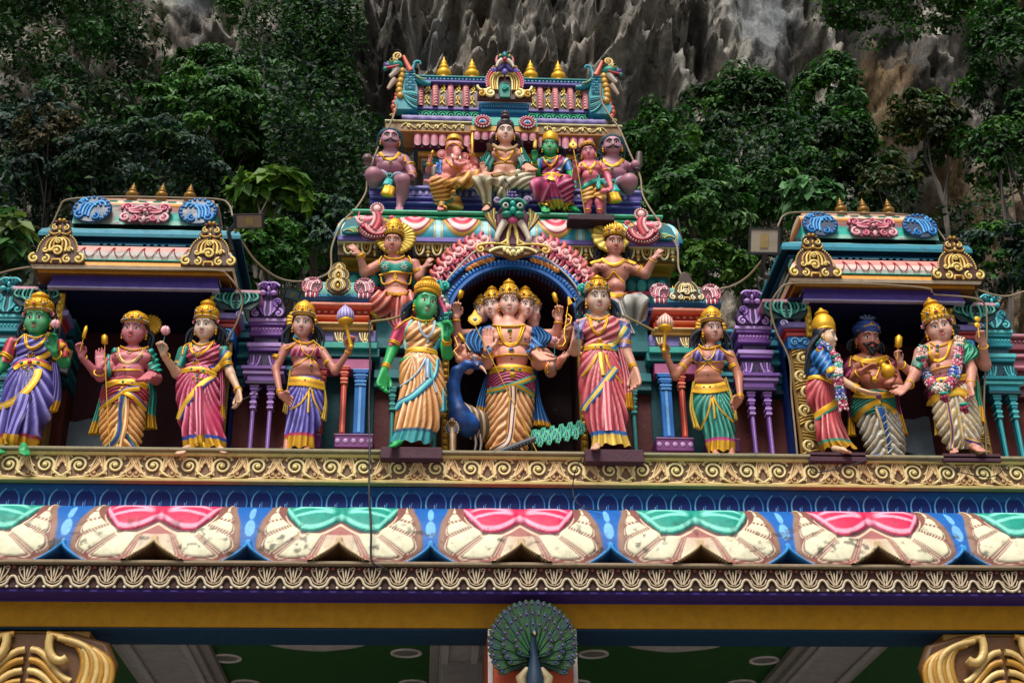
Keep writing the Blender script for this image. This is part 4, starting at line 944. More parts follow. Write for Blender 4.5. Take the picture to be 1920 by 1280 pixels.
# barrel with ribs
zb0,zb1=tz(208,12.5),tz(157,12.5);YBc=12.5
tb('green_scallop_ground',770,1112,207,222,12.49,hx('0a3c34'),.4);tb('purple_fillet',770,1112,203,208,12.46,hx('6a5a9c'),.3)
mb=MB();F=Fr((0,12.485,tz(220,12.48)))
stroke(mb,F,bez((-.045,.0),(-.05,.07),(.05,.07),(.045,0),n=9),.009,hx('1fa070'),.004);stroke(mb,F,bez((-.02,.0),(-.02,.035),(.02,.035),(.02,0),n=6),.008,hx('4fc09c'),.004);spiral(mb,F,.045,.05,.02,0,1,.006,hx('2a9a80'),.006)
o0=mb.build('green_scallop',tower);first=True
for k in range(-10,11):
    if abs(k)<3:continue
    o=o0 if first else inst(o0,0,0,0);first=False;o.location=Vector((.0885*k-.035,-12,-ZLEDGE))
def barrel_pt(x,t,out=0.): # convex face, t 0 foot .. 1 top
    q=t*math.radians(80);y=12.56-.08*np.cos(q)-out*np.cos(q);z_=zb0+(zb1-zb0)*np.sin(q)/math.sin(math.radians(80))+out*np.sin(q)*.4
    return np.stack([x+0*t,y,z_],-1)
mb=MB();T_=np.linspace(0,1,14)[:,None]*np.ones((1,2));mb.grid(barrel_pt(np.array([[-.935,.935]]),T_),hx('4a1420'));mb.build('barrel_core',tower)
def red_rib(xc):
    ny,nx=60,9;T_=np.linspace(0,1,ny)[:,None]*np.ones((1,nx));U=np.linspace(-1,1,nx)[None]*np.ones((ny,1))
    sgn=-1 if xc<0 else 1
    ph=(T_*13+.55*(U*sgn)**1*1.0+.5*U*U);sw=.5+.5*np.cos(2*math.pi*ph)
    out=.02+.022*(1-U*U)**.5*1.+.012*sw;c=lerp(hx('8f1a2c'),hx('e6a0a0'),(sw**1.5)[...,None])
    mb=MB();mb.grid(barrel_pt(xc+U*.036,T_,out*(1-.8*(np.abs(U)>.99))),c);return mb.build('red_rib',tower)
def gold_rib(xc,k):
    mb=MB();T_=np.linspace(0,1,12)[:,None]*np.ones((1,2));mb.grid(barrel_pt(np.array([[xc-.034,xc+.034]]),T_,.012),hx('3a2a10'));c1,c2=gd('d0aa38')*[1,1,1,.6],gd('e8cf6c')*[1,1,1,.5]
    for j,t0 in enumerate((.22,.55,.86)):
        sg=1 if(j+k)%2 else-1;a=np.linspace(0,1,14);r=.026*(1-.75*a);th=a*7*sg+math.pi/2;xx=xc+r*np.cos(th);tt=t0+r*np.sin(th)/(zb1-zb0)
        mb.tube(barrel_pt(xx,tt,.026),.008*(1-.4*a),c1,5)
        q=np.linspace(0,1,7);mb.tube(barrel_pt(xc+sg*(.028-.05*q),t0-.16+.2*q*q,.022),.009*(1-.6*abs(q-.4)),c2,5);mb.tube(barrel_pt(xc-sg*(.028-.03*q),t0-.13+.1*q,.02),.006,c2,5)
    return mb.build('gold_rib',tower)
ribx=[.90,.835,.765,.695,.625,.555,.49,.42,.35]
for e in(-1,1):
    for k,xx in enumerate([.90,.82,.738,.655,.572,.489,.405,.33]):
        (red_rib if k%2==0 else gold_rib)(*((e*xx,)if k%2==0 else(e*xx,k)))
zc=tz(148,12.45)
mb=MB();mb.box(-.94,.94,12.45,12.85,tz(157,12.45),tz(153,12.45),hx('5a4c98'));mb.box(-.93,.93,12.46,12.85,tz(153,12.46),zc-.004,hx('1f5a8c'));
for k in range(-23,24):mb.ball((.04*k,12.455,tz(151,12.45)),(.016,.01,.012),hx('4aa4cc')if k%2 else hx('9aa8dc'),6,4)
mb.build('ridge_band',tower)
mb=MB();mb.box(-.945,.945,12.44,12.86,zc-.003,zc+.02,hx('10807c'));mb.build('ridge_top',tower)
mb=MB();mb.box(-.93,.93,12.75,13.1,ZLEDGE,zb1,hx('4a3a30'));mb.box(-1.2,1.2,12.3,13.05,ZLEDGE,tz(352,12.3),hx('3a3050'));mb.build('tower_core',tower,M_WALL)
for(u,v)in((832,110),(885,112),(995,112),(1047,112)):
    x_=PX(u,148,12.54);kalasam((x_,12.54,zc+.018),tz(v-1,12.54)-zc-.018,.078,'gold_finial',tower)
# centre gable
F=Fr((-.0,12.24,tz(192,12.24)),sc=.56);mb=MB();g1,g2,gk=gd('c89a40')*[1,1,1,.5],gd('eadb9a')*[1,1,1,.4],hx('4a1a1a')
plate(mb,F,[(-.52,.0),(-.52,.2),(-.3,.3),(-.33,.5),(-.25,.66),(-.1,.76),(-.14,.95),(0,1.),(.14,.95),(.1,.76),(.25,.66),(.33,.5),(.3,.3),(.52,.2),(.52,0)],.08,gk,0,(0,.3))
for e in(-1,1):
    spiral(mb,F,e*.27,.12,.1,math.pi/2,-e*1.5,.035,g2,.12);spiral(mb,F,e*.44,.11,.08,math.pi/2,e*1.2,.03,g1,.12);stroke(mb,F,bez((e*.35,.2),(e*.5,.16),(e*.52,.3)),.03,g2,.1)
    for k in range(4):stroke(mb,F,bez((e*(.14+.04*k),.2),(e*(.17+.06*k),.6),(e*.02,.52+.05*k),n=10),.02,[g2,g1,g2,g1][k],.12)
    stroke(mb,F,bez((e*.31,.28),(e*.36,.55),(e*.16,.7),n=10),.035,hx('b82a48'),.1);beads(mb,F,along(bez((e*.34,.28),(e*.4,.56),(e*.2,.74),n=10),10),.02,hx('e8b0b4'),.12)
    stroke(mb,F,bez((e*.03,.72),(e*.12,.55),(e*.22,.62),n=8),np.linspace(.05,.03,8),hx('4a3c90'),.2);spiral(mb,F,e*.2,.58,.05,math.pi/2,-e,.02,hx('6a5cb0'),.22)
    stroke(mb,F,bez((e*.05,.8),(e*.14,.74),(e*.16,.64),n=7),np.linspace(.05,.025,7),hx('d8ccb8'),.26);mb.ball(F(e*.09,.88,.24),.05*F.sc,hx('10705c'),9,7);mb.ball(F(e*.09,.885,.29),.025*F.sc,hx('d8c060'),7,5)
    spiral(mb,F,e*.2,.74,.04,0,e,.016,hx('a8843c'),.12);stroke(mb,F,bez((e*.13,.93),(e*.17,.85),(e*.15,.78)),.03,hx('c8707c'),.2)
plate(mb,F,[(-.1,.02),(-.11,.25),(-.06,.38),(.06,.38),(.11,.25),(.1,.02)],.03,hx('0c7a6c'),.1,(0,.2));spiral(mb,F,0,.22,.06,0,1.4,.02,hx('3ab8a4'),.16)
mb.ball(F(0,.8,.28),np.array((.05,.05,.05))*F.sc,hx('b83050'),8,6);mb.ball(F(0,.87,.3),np.array((.035,.05,.05))*F.sc,hx('1a8a74'),8,6);mb.ball(F(0,.52,.26),np.array((.06,.04,.07))*F.sc,hx('5c50a4'),8,6)
for k in range(3):mb.ball(F(0,.95+.035*k,.2),(.06-.015*k)*F.sc,hx('14607a'),8,6);mb.ball(F(.06-.02*k,.95+.03*k,.17),.035*F.sc,hx('10705c'),7,5);mb.ball(F(-.06+.02*k,.95+.03*k,.17),.035*F.sc,hx('10705c'),7,5)
mb.build('gable_crest',tower)
# corner beasts
for e in(-1,1):
    x0_=e*.97;zB=tz(224,12.5)
    F=Fr((x0_,12.42,zB),r=(e,0,0),sc=.6);F.n=np.array([0,-1.,0]);mb=MB();t1,t2,tk=hx('12808c'),hx('5ab8bc'),hx('08404c')
    plate(mb,F,[(-.08,.0),(-.08,.5),(.0,.78),(.1,.98),(.22,.95),(.3,.7),(.28,.4),(.36,.15),(.3,0)],.16,t1,-.1,(.1,.45))
    for k in range(7):stroke(mb,F,bez((-.06+.0*k,.05+.05*k),(.1,.1+.05*k),(.2+.01*k,.38-.0*k),n=8),.018,[t2,tk,t1][k%3],.08)
    for r_ in range(7):
        for c_ in range(3):stroke(mb,F,bez((.0+.06*c_-.02,.5+.06*r_),(.02+.06*c_,.46+.06*r_),(.04+.06*c_,.5+.06*r_),n=5),.012,t2 if(r_+c_)%2 else hx('2a70a8'),.08)
    for k in range(6):mb.ball(F(.24+.02*math.sin(k),.32+.11*k,.06),np.array((.07,.06,.075))*F.sc,gd('c09038')*[1,1,1,.3],8,6)
    for k in range(5):mb.ball(F(.33+.03*math.sin(k*1.3),.02+.09*k,.0),np.array((.05,.05,.06))*F.sc,hx('c8543c'),7,6)
    mb.build('scaled_body',tower)
    mb=MB() # teal horn curling inward
    stroke(mb,F,bez((-.3,.66),(-.08,.64),(.12,.8),(.0,1.1),n=12),np.concatenate([np.linspace(.05,.075,6),np.linspace(.07,.03,6)]),t1,-.02);spiral(mb,F,-.08,1.1,.09,0,.6,.035,t1,-.02,ball=False);stroke(mb,F,bez((-.2,.7),(0,.72),(.06,.95),n=8),.02,hx('8a9c6c'),.06);mb.build('curved_horn',tower)
    mb=MB() # head looking outwards
    mb.ball(F(.34,.98,.06),np.array((.15,.12,.11))*F.sc,hx('0f7c6a'),10,8);mb.ball(F(.48,.96,.06),np.array((.09,.08,.08))*F.sc,hx('4a2a6c'),9,7);mb.ball(F(.40,1.04,.15),.05*F.sc,hx('d8c878'),8,6);mb.ball(F(.41,1.04,.19),.028*F.sc,BLK,7,5)
    mb.ball(F(.52,.88,.1),.045*F.sc,hx('1a8a74'),7,6);stroke(mb,F,bez((.3,.88),(.36,.76),(.44,.7),n=8),np.linspace(.075,.03,8),hx('d8ccbc'),.12);stroke(mb,F,bez((.34,.66),(.4,.56),(.46,.45),n=7),np.linspace(.07,.03,7),hx('b8a090'),.08)
    stroke(mb,F,bez((.28,.9),(.4,.86),(.5,.84)),.025,hx('a8182c'),.18);spiral(mb,F,.3,1.16,.09,-math.pi/2,1.5,.026,gd('d0b070')*[1,1,1,.4],.12);stroke(mb,F,bez((.06,.86),(.14,1.02),(.2,1.2),n=8),np.linspace(.06,.03,8),hx('c86048'),.08)
    for k in range(4):mb.ball(F(.5+.0*k,1.04-.0*k,.0),.04*F.sc,hx('5a3a80'),7,5);mb.ball(F(.38+.05*k,1.12-.03*k,.05),.032*F.sc,[hx('14806c'),hx('5a3a80')][k%2],7,5)
    mb.build('beast_head',tower)
    mb=MB();F2=Fr((e*1.18,12.4,tz(246,12.4)),r=(e,0,0),sc=.16);F2.n=np.array([0,-1.,0])
    for k in range(3):spiral(mb,F2,.05,.2+.42*k,.17,0,1.2*(-1)**k,.05,gd('b09850')*[1,1,1,.3],0);mb.ball(F2(0,.0,.0),.1*F2.sc,gd('b09850')*[1,1,1,.3],6,5)
    mb.build('edge_scrolls',tower)
# ------------------------------------------------------------------ limestone cliff, hillside and trees
def cliff():
    nx,nz=520,400;X=np.linspace(-34,34,nx)[None]*np.ones((nz,1));Z=np.linspace(2,52,nz)[:,None]*np.ones((1,nx))
    wx=2.2*(fbm(np.stack([X*.12,Z*.1,X*0],-1),3)-.5)
    def rid(sx,sz,o=4,off=0.):
        n=fbm(np.stack([(X+wx)*sx,Z*sz,X*0+off],-1),o);return 1-np.abs(2*n-1)
    big=fbm(np.stack([X*.07,Z*.06,X*0+5],-1),4)
    r1=rid(.42,.15,4,1.);r2=rid(1.25,.48,4,7.);r4=rid(3.2,1.1,3,17.);r3=fbm(np.stack([X*2.6,Z*1.1,X*0+3],-1),4)
    def blob(u,v,ru,rv):
        c=P(u,v,46);sx=abs(P(u+ru,v,46)[0]-c[0]);sz=abs(P(u,v+rv,46)[2]-c[2]);return np.exp(-(((X-c[0])/sx)**2+((Z-c[2])/sz)**2)**2)
    slab=np.maximum(blob(1415,60,62,110),np.maximum(blob(350,30,60,60),.7*blob(820,105,40,60)))
    drip=np.clip(blob(980,90,420,170),0,1)
    cave=smst(.5,.62,fbm(np.stack([X*.33,Z*.16,X*0+21],-1),4))
    d=9*(big-.5)+4.2*(r1-.5)*(1-slab)+(1.9*(r2-.4)+1.*(r3-.5)+1.*(r4-.5))*(1-.88*slab)-1.8*cave*(1-slab)+drip*1.6*(r2**3)
    Y=46-d+.05*(Z-25)*-1
    s1=fbm(np.stack([X*.9,Z*.16,X*0+31],-1),5);s2=fbm(np.stack([X*.25,Z*.2,X*0+41],-1),4);s3=fbm(np.stack([X*2.4,Z*.5,X*0+51],-1),4)
    g=lerp(hx('928d85'),hx('cdc8be'),smst(.38,.66,s3)[...,None]);m=smst(.52,.66,s1)[...,None];g=g*(1-m*.8)+hx('24211f')*m*.8
    right=smst(8,16,X)[...,None];m=smst(.5,.62,s2)[...,None]*(.25+.75*right);g=g*(1-m*.65)+hx('a08050')*m*.65
    m=smst(.60,.68,fbm(np.stack([X*.6,Z*.14,X*0+61],-1),4))[...,None]*.8;g=g*(1-m)+hx('b4aea6')*m
    sl=np.clip(slab*1.2,0,1)[...,None];g=g*(1-sl*.9)+lerp(hx('7f8990'),hx('a9adae'),s3[...,None])*sl*.9
    mb=MB();mb.grid(np.stack([X,Y,Z],-1),g)
    m,t,b=nodemat('limestone');at=N(t,'ShaderNodeAttribute',attribute_name='Col')
    mot=ramp(t,noise(t,3.2,10,.78,stretch=(1,1,.4)),.36,.64,(.5,.49,.48,1),(1.3,1.28,1.24,1));c=mix(t,1.,at.outputs[0],mot,'MULTIPLY')
    st=ramp(t,noise(t,1.1,8,.7,stretch=(1.6,1.6,.16)),.57,.66);c=mix(t,st,c,(.028,.026,.026,1))
    oc=ramp(t,noise(t,.8,7,.65,stretch=(1.3,1.3,.3)),.6,.7);om=N(t,'ShaderNodeMath',operation='MULTIPLY');t.links.new(oc,om.inputs[0]);om.inputs[1].default_value=.55;c=mix(t,om.outputs[0],c,(.26,.19,.11,1))
    t.links.new(c,b.inputs['Base Color']);b.inputs['Roughness'].default_value=.85
    bp=N(t,'ShaderNodeBump');bp.inputs['Strength'].default_value=1.;bp.inputs['Distance'].default_value=.6
    t.links.new(noise(t,2.2,12,.74,stretch=(1,1,.45)),bp.inputs['Height']);t.links.new(bp.outputs[0],b.inputs['Normal'])
    struct(mb.build('limestone_cliff',None,m));return mb
CL=cliff()
m,t,b=nodemat('forest_soil');c=ramp(t,noise(t,1.5,6),.3,.7,(.006,.01,.005,1),(.02,.03,.012,1));t.links.new(c,b.inputs['Base Color']);b.inputs['Roughness'].default_value=1
X=np.linspace(-40,40,120)[None]*np.ones((70,1));T=np.linspace(0,1,70)[:,None]*np.ones((1,120))
cx=smst(3.5,9,np.abs(X-1.0));hz=lerp(8,27,cx)-9*smst(7,11,X);Zh=T**.8*(hz+3*(fbm(np.stack([X*.2,T*3,X*0],-1),3)-.5));Yh=20+T*23-1.5*(fbm(np.stack([X*.3,T*5,X*0+9],-1),3)-.5)
mb=MB();mb.grid(np.stack([X,Yh,Zh],-1),BLK);struct(mb.build('forest_hillside',None,m))

m,t,b=nodemat('leaf');at=N(t,'ShaderNodeAttribute',attribute_name='Col');t.links.new(at.outputs[0],b.inputs['Base Color']);b.inputs['Roughness'].default_value=.55;b.inputs['Specular IOR Level'].default_value=.3
tr=N(t,'ShaderNodeBsdfTranslucent');t.links.new(at.outputs[0],tr.inputs[0]);ms=N(t,'ShaderNodeMixShader');ms.inputs[0].default_value=.3
o=[n for n in t.nodes if n.type=='OUTPUT_MATERIAL'][0];t.links.new(b.outputs[0],ms.inputs[1]);t.links.new(tr.outputs[0],ms.inputs[2]);t.links.new(ms.outputs[0],o.inputs[0]);M_LEAF=m
m,t,b=nodemat('bark');c=ramp(t,noise(t,6,6,stretch=(1,1,.3)),.3,.7,(.02,.016,.012,1),(.09,.075,.06,1));t.links.new(c,b.inputs['Base Color']);b.inputs['Roughness'].default_value=.9;M_BARK=m
LR=np.random.default_rng(11)
def leaves(mb,p,nrm,size,col,ratio=.42,R=LR):
    n=len(p);nrm=nrm/np.linalg.norm(nrm,axis=1,keepdims=True);a=R.normal(size=(n,3));a[:,2]-=.7
    d=a-nrm*np.sum(a*nrm,1,keepdims=True);d/=np.linalg.norm(d,axis=1,keepdims=True);w=np.cross(nrm,d);s=(size*R.uniform(.6,1.25,n))[:,None]
    v=np.stack([p-d*s*.1,p+d*s*.42+w*s*ratio+nrm*s*.07,p+d*s*1.0-nrm*s*.12,p+d*s*.42-w*s*ratio+nrm*s*.07],1)
    mb.add(v.reshape(-1,3),np.arange(4*n).reshape(n,4),np.repeat(col,4,0),False)
def crown_pts(c,r,K,n,R=LR,front=.75,dome=.3):
    u=R.normal(size=(K*3,3));u/=np.linalg.norm(u,axis=1,keepdims=True);u=u[(u[:,2]>-.75)]
    keep=(u[:,1]<.25)|(R.random(len(u))>front);u=u[keep][:K];K=len(u)
    rad=R.uniform(.55,.98,K)[:,None];cc=u*rad;cs=R.uniform(.5,1.15,K)*dome
    k=R.integers(0,K,n);q=R.normal(size=(n,3));q/=np.linalg.norm(q,axis=1,keepdims=True);q[:,2]=np.where(R.random(n)<.6,np.abs(q[:,2]),q[:,2])
    sh=R.uniform(.55,1.08,n)[:,None]**.7
    p=cc[k]+q*sh*cs[k][:,None]*np.array([1.3,1.2,.8]);nn=q*.8+u[k]*.45+np.array([0,-.25,.55])+R.normal(size=(n,3))*.42
    return np.asarray(c)+p*np.asarray(r),nn,k,K,cc,u
def treething(u,v,ru,rv,Y,nl,size,cols,label,name='tree',cat='tree',trunk=True,ground=None,dome=.3,ratio=.42,grp='trees on the slope below the cliff',K=None):
    R=np.random.default_rng(int(u*7+v*3));c=P(u,v,Y);rx=abs(P(u+ru,v,Y)[0]-c[0]);rz=abs(P(u,v-rv,Y)[2]-c[2])*.95;ry=(rx+rz)*.5
    nl=int(nl*.82);size=size*1.08;T=thing(name,label,cat,(c[0],Y,0),grp);K=K or int(70+rx*rz*3.2)
    p,nn,k,K,cc,uu=crown_pts(c,(rx,ry,rz),K,nl,R,dome=dome)
    base=np.array([hx(x)for x in cols]);ct=R.integers(0,len(cols),K);jit=R.uniform(.65,1.35,(nl,1));base=base*[.54,.54,.54,1];col=base[ct[k]]*jit;q=R.random(nl)<.25;col[q]=base[R.integers(0,len(cols),q.sum())]*jit[q];col[:,3]=1
    mb=MB();leaves(mb,p,nn,size,col,ratio,R);cr=mb.build('crown',T,M_LEAF)
    if trunk:
        g=ground if ground is not None else max(0,c[2]-rz-6.5);mb=MB();n=10;tt=np.linspace(0,1,n);wob=np.cumsum(R.normal(size=(n,2))*.16,0);b0=np.array([c[0]+R.uniform(-.7,.7),Y+ry*.25,g]);e0=np.asarray(c)+[0,ry*.15,-rz*.1]
        path=b0+(e0-b0)*tt[:,None];path[:,:2]+=wob*np.sin(tt*math.pi)[:,None];mb.tube(path,np.linspace(.16,.05,n)*(.5+rx*.12),BLK,8);mb.build('trunk',T,M_BARK)
        for j in R.choice(K,min(K,5),False):
            mb=MB();s_=path[int(R.integers(5,n))];e_=c+cc[j]*np.array((rx,ry,rz))*.92;md=(s_+e_)/2+R.normal(size=3)*.25;mb.tube(bez(s_,md,e_,n=8),np.linspace(.05,.015,8)*(.6+rx*.08),BLK,5);mb.build('limb',T,M_BARK)
    return T
DK=['1d4410','275618','16380c','35661c'];MID=['2f6a1e','3f8024','24541a','559028'];PALE=['4a8040','629a50','346a2e','80ac68'];YEL=['5c8a1e','7aa82c','3f6e1c'];BLU=['26443a','35584a','1c3630','4a6a58'];OLV=['3a4a1c','55602a','2a3a16','6a6a2c']
TR=[
 (85,150,215,230,33,15500,.17,DK+MID[:1],'broad dark green tree filling the upper left corner',1),
 (45,330,120,150,27,7500,.14,BLU,'blue-grey leaved tree at the left edge above the far left shrine roof',1),
 (95,265,70,60,26,1500,.13,['4a4a28','5a5030','3a4a24'],'brown-tinted small tree crown against the dark tree at the left edge',1),
 (405,160,100,60,36,8000,.16,MID+DK,'mid green tree in front of the pale rock at upper left',1),
 (395,240,150,90,30,11000,.16,PALE+MID,'pale shiny-leaved tree above the left pavilion roof',1),
 (560,330,150,110,32,9000,.15,DK+MID,'dark tree sloping down towards the upper tower, left side',1),
 (265,330,160,100,26,9000,.13,DK+BLU,'very dark tree directly behind the left pavilion finials',1),
 (590,455,110,80,25,6000,.13,BLU+MID,'grey-green bush between left pavilion and tower',1),
 (495,490,80,70,20,3500,.12,MID+YEL[:1],'bright green bush behind the left floodlight',1),
 (505,360,62,48,22,420,.30,YEL,'yellow-green large-leaved sapling above the left floodlight',.6),
 (12,465,52,62,15,380,.20,['3a6a34','4f8440','2a5230','7a9440'],'large round-leaved climber at the left edge by the pavilion roof',.7),
 (585,150,85,175,42,11000,.17,DK+BLU,'dark creeper-clad tree on the cliff left of the top finials',1),
 (1245,290,90,95,26,6500,.14,MID+YEL[:1],'light green tree just right of the uppermost seated guard',1),
 (1290,400,110,85,24,7000,.14,PALE+MID,'pale-leaved tree right of the pink swirl crest',1),
 (1330,510,90,50,20,3200,.12,MID+YEL,'bright bush behind the right purple shrine crest',1),
 (1400,250,125,110,31,11000,.15,DK+MID,'dense dark tree left of the right pavilion',1),
 (1560,200,78,88,33,7000,.17,MID+PALE[:2],'bright green tree climbing the rock above the right pavilion',1),
 (1440,390,110,80,25,6500,.14,MID+DK,'mid green tree behind the right floodlight',1),
 (1560,300,90,90,30,5500,.15,DK+MID,'shaded tree over the right pavilion roof finials',1),
 (1525,378,55,28,19,520,.19,['4f8a48','6aa860','3a7038'],'pale broad-leaved sapling behind the right pavilion finials',.5),
 (1735,245,80,75,28,6500,.14,OLV+MID[:2],'olive-tinted tree in front of the ochre rock at right',1),
 (1895,170,80,165,31,8500,.16,MID+DK,'tall green tree at the right edge',1),
 (1665,350,60,60,27,2200,.13,DK+OLV,'thin-crowned tree above the right end of the right pavilion roof',1),
 (1875,300,75,70,26,3200,.13,MID+DK,'green crown on a leaning trunk at the right edge',1),
 (1870,500,90,75,20,5000,.11,BLU+MID,'small-leaved dark bush behind the far right shrine',1),
 (1680,12,170,34,40,6000,.18,MID+DK,'hanging green tree on the cliff top at upper right',1),
 (430,18,26,34,40,900,.15,MID,'narrow vine-draped tree on the pale rock at the top left',1)]
for(u,v,ru,rv,Y,nl,sz,cols,lab,fl)in TR:
    small=fl<1
    treething(u,v,ru,rv,Y,nl,sz,cols,lab,name='sapling' if small else 'tree',cat='plant' if small else 'tree',dome=.42 if small else .17,ratio=.36 if small else .3,K=None if not small else 14,grp=None if small else 'trees on the slope below the cliff',trunk=(v-rv>-60)and not(v<60 and Y>38),ground=None)
# creepers and undergrowth: too many to count
def under(regs,label,Y0,n,size,cols,seed):
    R=np.random.default_rng(seed);ps=[];ns=[]
    for(u,v,ru,rv,Y,w_)in regs:
        k=int(n*w_);a=R.random(k)*2*math.pi;r=np.sqrt(R.random(k));uu=u+ru*r*np.cos(a);vv=v+rv*r*np.sin(a)
        d=_fw[None]+_r2[None]*((uu-960)/FPX)[:,None]-_u2[None]*((vv-640)/FPX)[:,None];yy=Y+R.normal(size=k)*.9
        p=CAM+d*(yy/d[:,1])[:,None];f_=fbm(p*[.9,.3,1.3],4);kp=f_>.46;p=p[kp];p[:,1]-=(f_[kp]-.46)*9;ps.append(p);ns.append(np.array([0,-.5,.6])+R.normal(size=(len(p),3))*.5)
    p=np.concatenate(ps);nn=np.concatenate(ns);base=np.array([hx(x)for x in cols])*[.6,.6,.6,1];col=base[R.integers(0,len(cols),len(p))]*R.uniform(.6,1.3,(len(p),1));col[:,3]=1
    mb=MB();leaves(mb,p,nn,size,col,.32,R);o=mb.build('undergrowth',None,M_LEAF);o['kind']='stuff';tag(o,label,'undergrowth')
under([(180,420,260,140,29,.2),(480,330,220,170,33,.25),(1400,400,250,150,31,.25),(1700,470,150,40,30,.03),(620,380,120,160,30,.12),(1230,420,90,140,29,.06)],'dark leafy undergrowth filling the slope between the trees',30,70000,.17,DK+BLU[:1],3)
under([(610,120,80,160,42,.28),(1720,20,190,34,40,.1),(500,90,50,60,42,.06),(1500,330,100,90,39,.12),(120,60,120,100,40,.12)],'dark creepers clinging to the limestone cliff',42,34000,.18,DK+MID[:1],4)
# ------------------------------------------------------------------ statue kit: one smooth body surface per statue
def smin(a,b,k):
    h=np.clip(.5+.5*(b-a)/k,0,1);return b*(1-h)+a*h-k*h*(1-h)
_CE=[((0,0,0),(1,0,0)),((0,1,0),(1,1,0)),((0,0,1),(1,0,1)),((0,1,1),(1,1,1)),((0,0,0),(0,1,0)),((1,0,0),(1,1,0)),((0,0,1),(0,1,1)),((1,0,1),(1,1,1)),((0,0,0),(0,0,1)),((1,0,0),(1,0,1)),((0,1,0),(0,1,1)),((1,1,0),(1,1,1))]
def surfnet(D,o,h):
    S=D<0;nx,ny,nz=D.shape
    def cn(c):return tuple(slice(c[i],D.shape[i]-1+c[i])for i in range(3))
    cnt=sum(S[cn((a,b,c))].astype(np.int8)for a in(0,1)for b in(0,1)for c in(0,1));act=(cnt>0)&(cnt<8)
    ijk=np.argwhere(act);idx=-np.ones(act.shape,np.int64);idx[act]=np.arange(len(ijk));acc=np.zeros((len(ijk),3));num=np.zeros(len(ijk));I,J,K=ijk.T
    for a,b in _CE:
        da=D[I+a[0],J+a[1],K+a[2]];db=D[I+b[0],J+b[1],K+b[2]];x=(da<0)!=(db<0);t=np.where(x,da/(da-db+1e-12),0)
        pos=np.array(a)+t[:,None]*(np.array(b)-np.array(a));acc+=pos*x[:,None];num+=x
    V=o+(ijk+acc/num[:,None])*h;F=[]
    for ax in range(3):
        s0=[slice(1,-1)]*3;s0[ax]=slice(0,-1);s1=list(s0);s1[ax]=slice(1,None);A=S[tuple(s0)];B=S[tuple(s1)]
        e=np.argwhere(A!=B);off=np.ones(3,int);off[ax]=0;e=e+off;ins=S[e[:,0],e[:,1],e[:,2]]
        u,v=[(1,2),(2,0),(0,1)][ax];q=[]
        for(du,dv)in((-1,-1),(0,-1),(0,0),(-1,0)):c=e.copy();c[:,u]+=du;c[:,v]+=dv;q.append(idx[c[:,0],c[:,1],c[:,2]])
        q=np.stack(q,1);q[~ins]=q[~ins][:,::-1];F.append(q)
    F=np.concatenate(F);return V,F[(F>=0).all(1)],ijk
def proj(p):
    d=np.asarray(p)-CAM;z=d@_fw;return 960+FPX*(d@_r2)/z,640-FPX*(d@_u2)/z
def inpoly(x,y,poly):
    r=np.zeros(x.shape,bool);n=len(poly)
    for i in range(n):
        x1,y1=poly[i];x2,y2=poly[(i+1)%n];c=((y1>y)!=(y2>y))&(x<(x2-x1)*(y-y1)/(y2-y1+1e-9)+x1);r^=c
    return r
def rotm(yaw=0.,pitch=0.,roll=0.): # degrees; yaw + looks to image right, pitch + looks down, roll + leans head to image right
    a,b,c=map(math.radians,(yaw,pitch,roll))
    Rz=np.array([[math.cos(a),-math.sin(a),0],[math.sin(a),math.cos(a),0],[0,0,1]]);Rx=np.array([[1,0,0],[0,math.cos(b),-math.sin(b)],[0,math.sin(b),math.cos(b)]]);Ry=np.array([[math.cos(c),0,math.sin(c)],[0,1,0],[-math.sin(c),0,math.cos(c)]])
    return Rz@Ry@Rx
def spl(pts,n=20):
    p=np.asarray(pts,float)
    if len(p)<3:return p[0]+(p[-1]-p[0])*np.linspace(0,1,n)[:,None]
    q=np.vstack([2*p[0]-p[1],p,2*p[-1]-p[-2]]);m=len(p)-1;t=np.linspace(0,m-1e-6,n);i=t.astype(int);f=(t-i)[:,None]
    a,b,c,d=q[i],q[i+1],q[i+2],q[i+3];return .5*(2*b+(c-a)*f+(2*a-5*b+4*c-d)*f**2+(3*b-a-3*c+d)*f**3)
class Head:pass
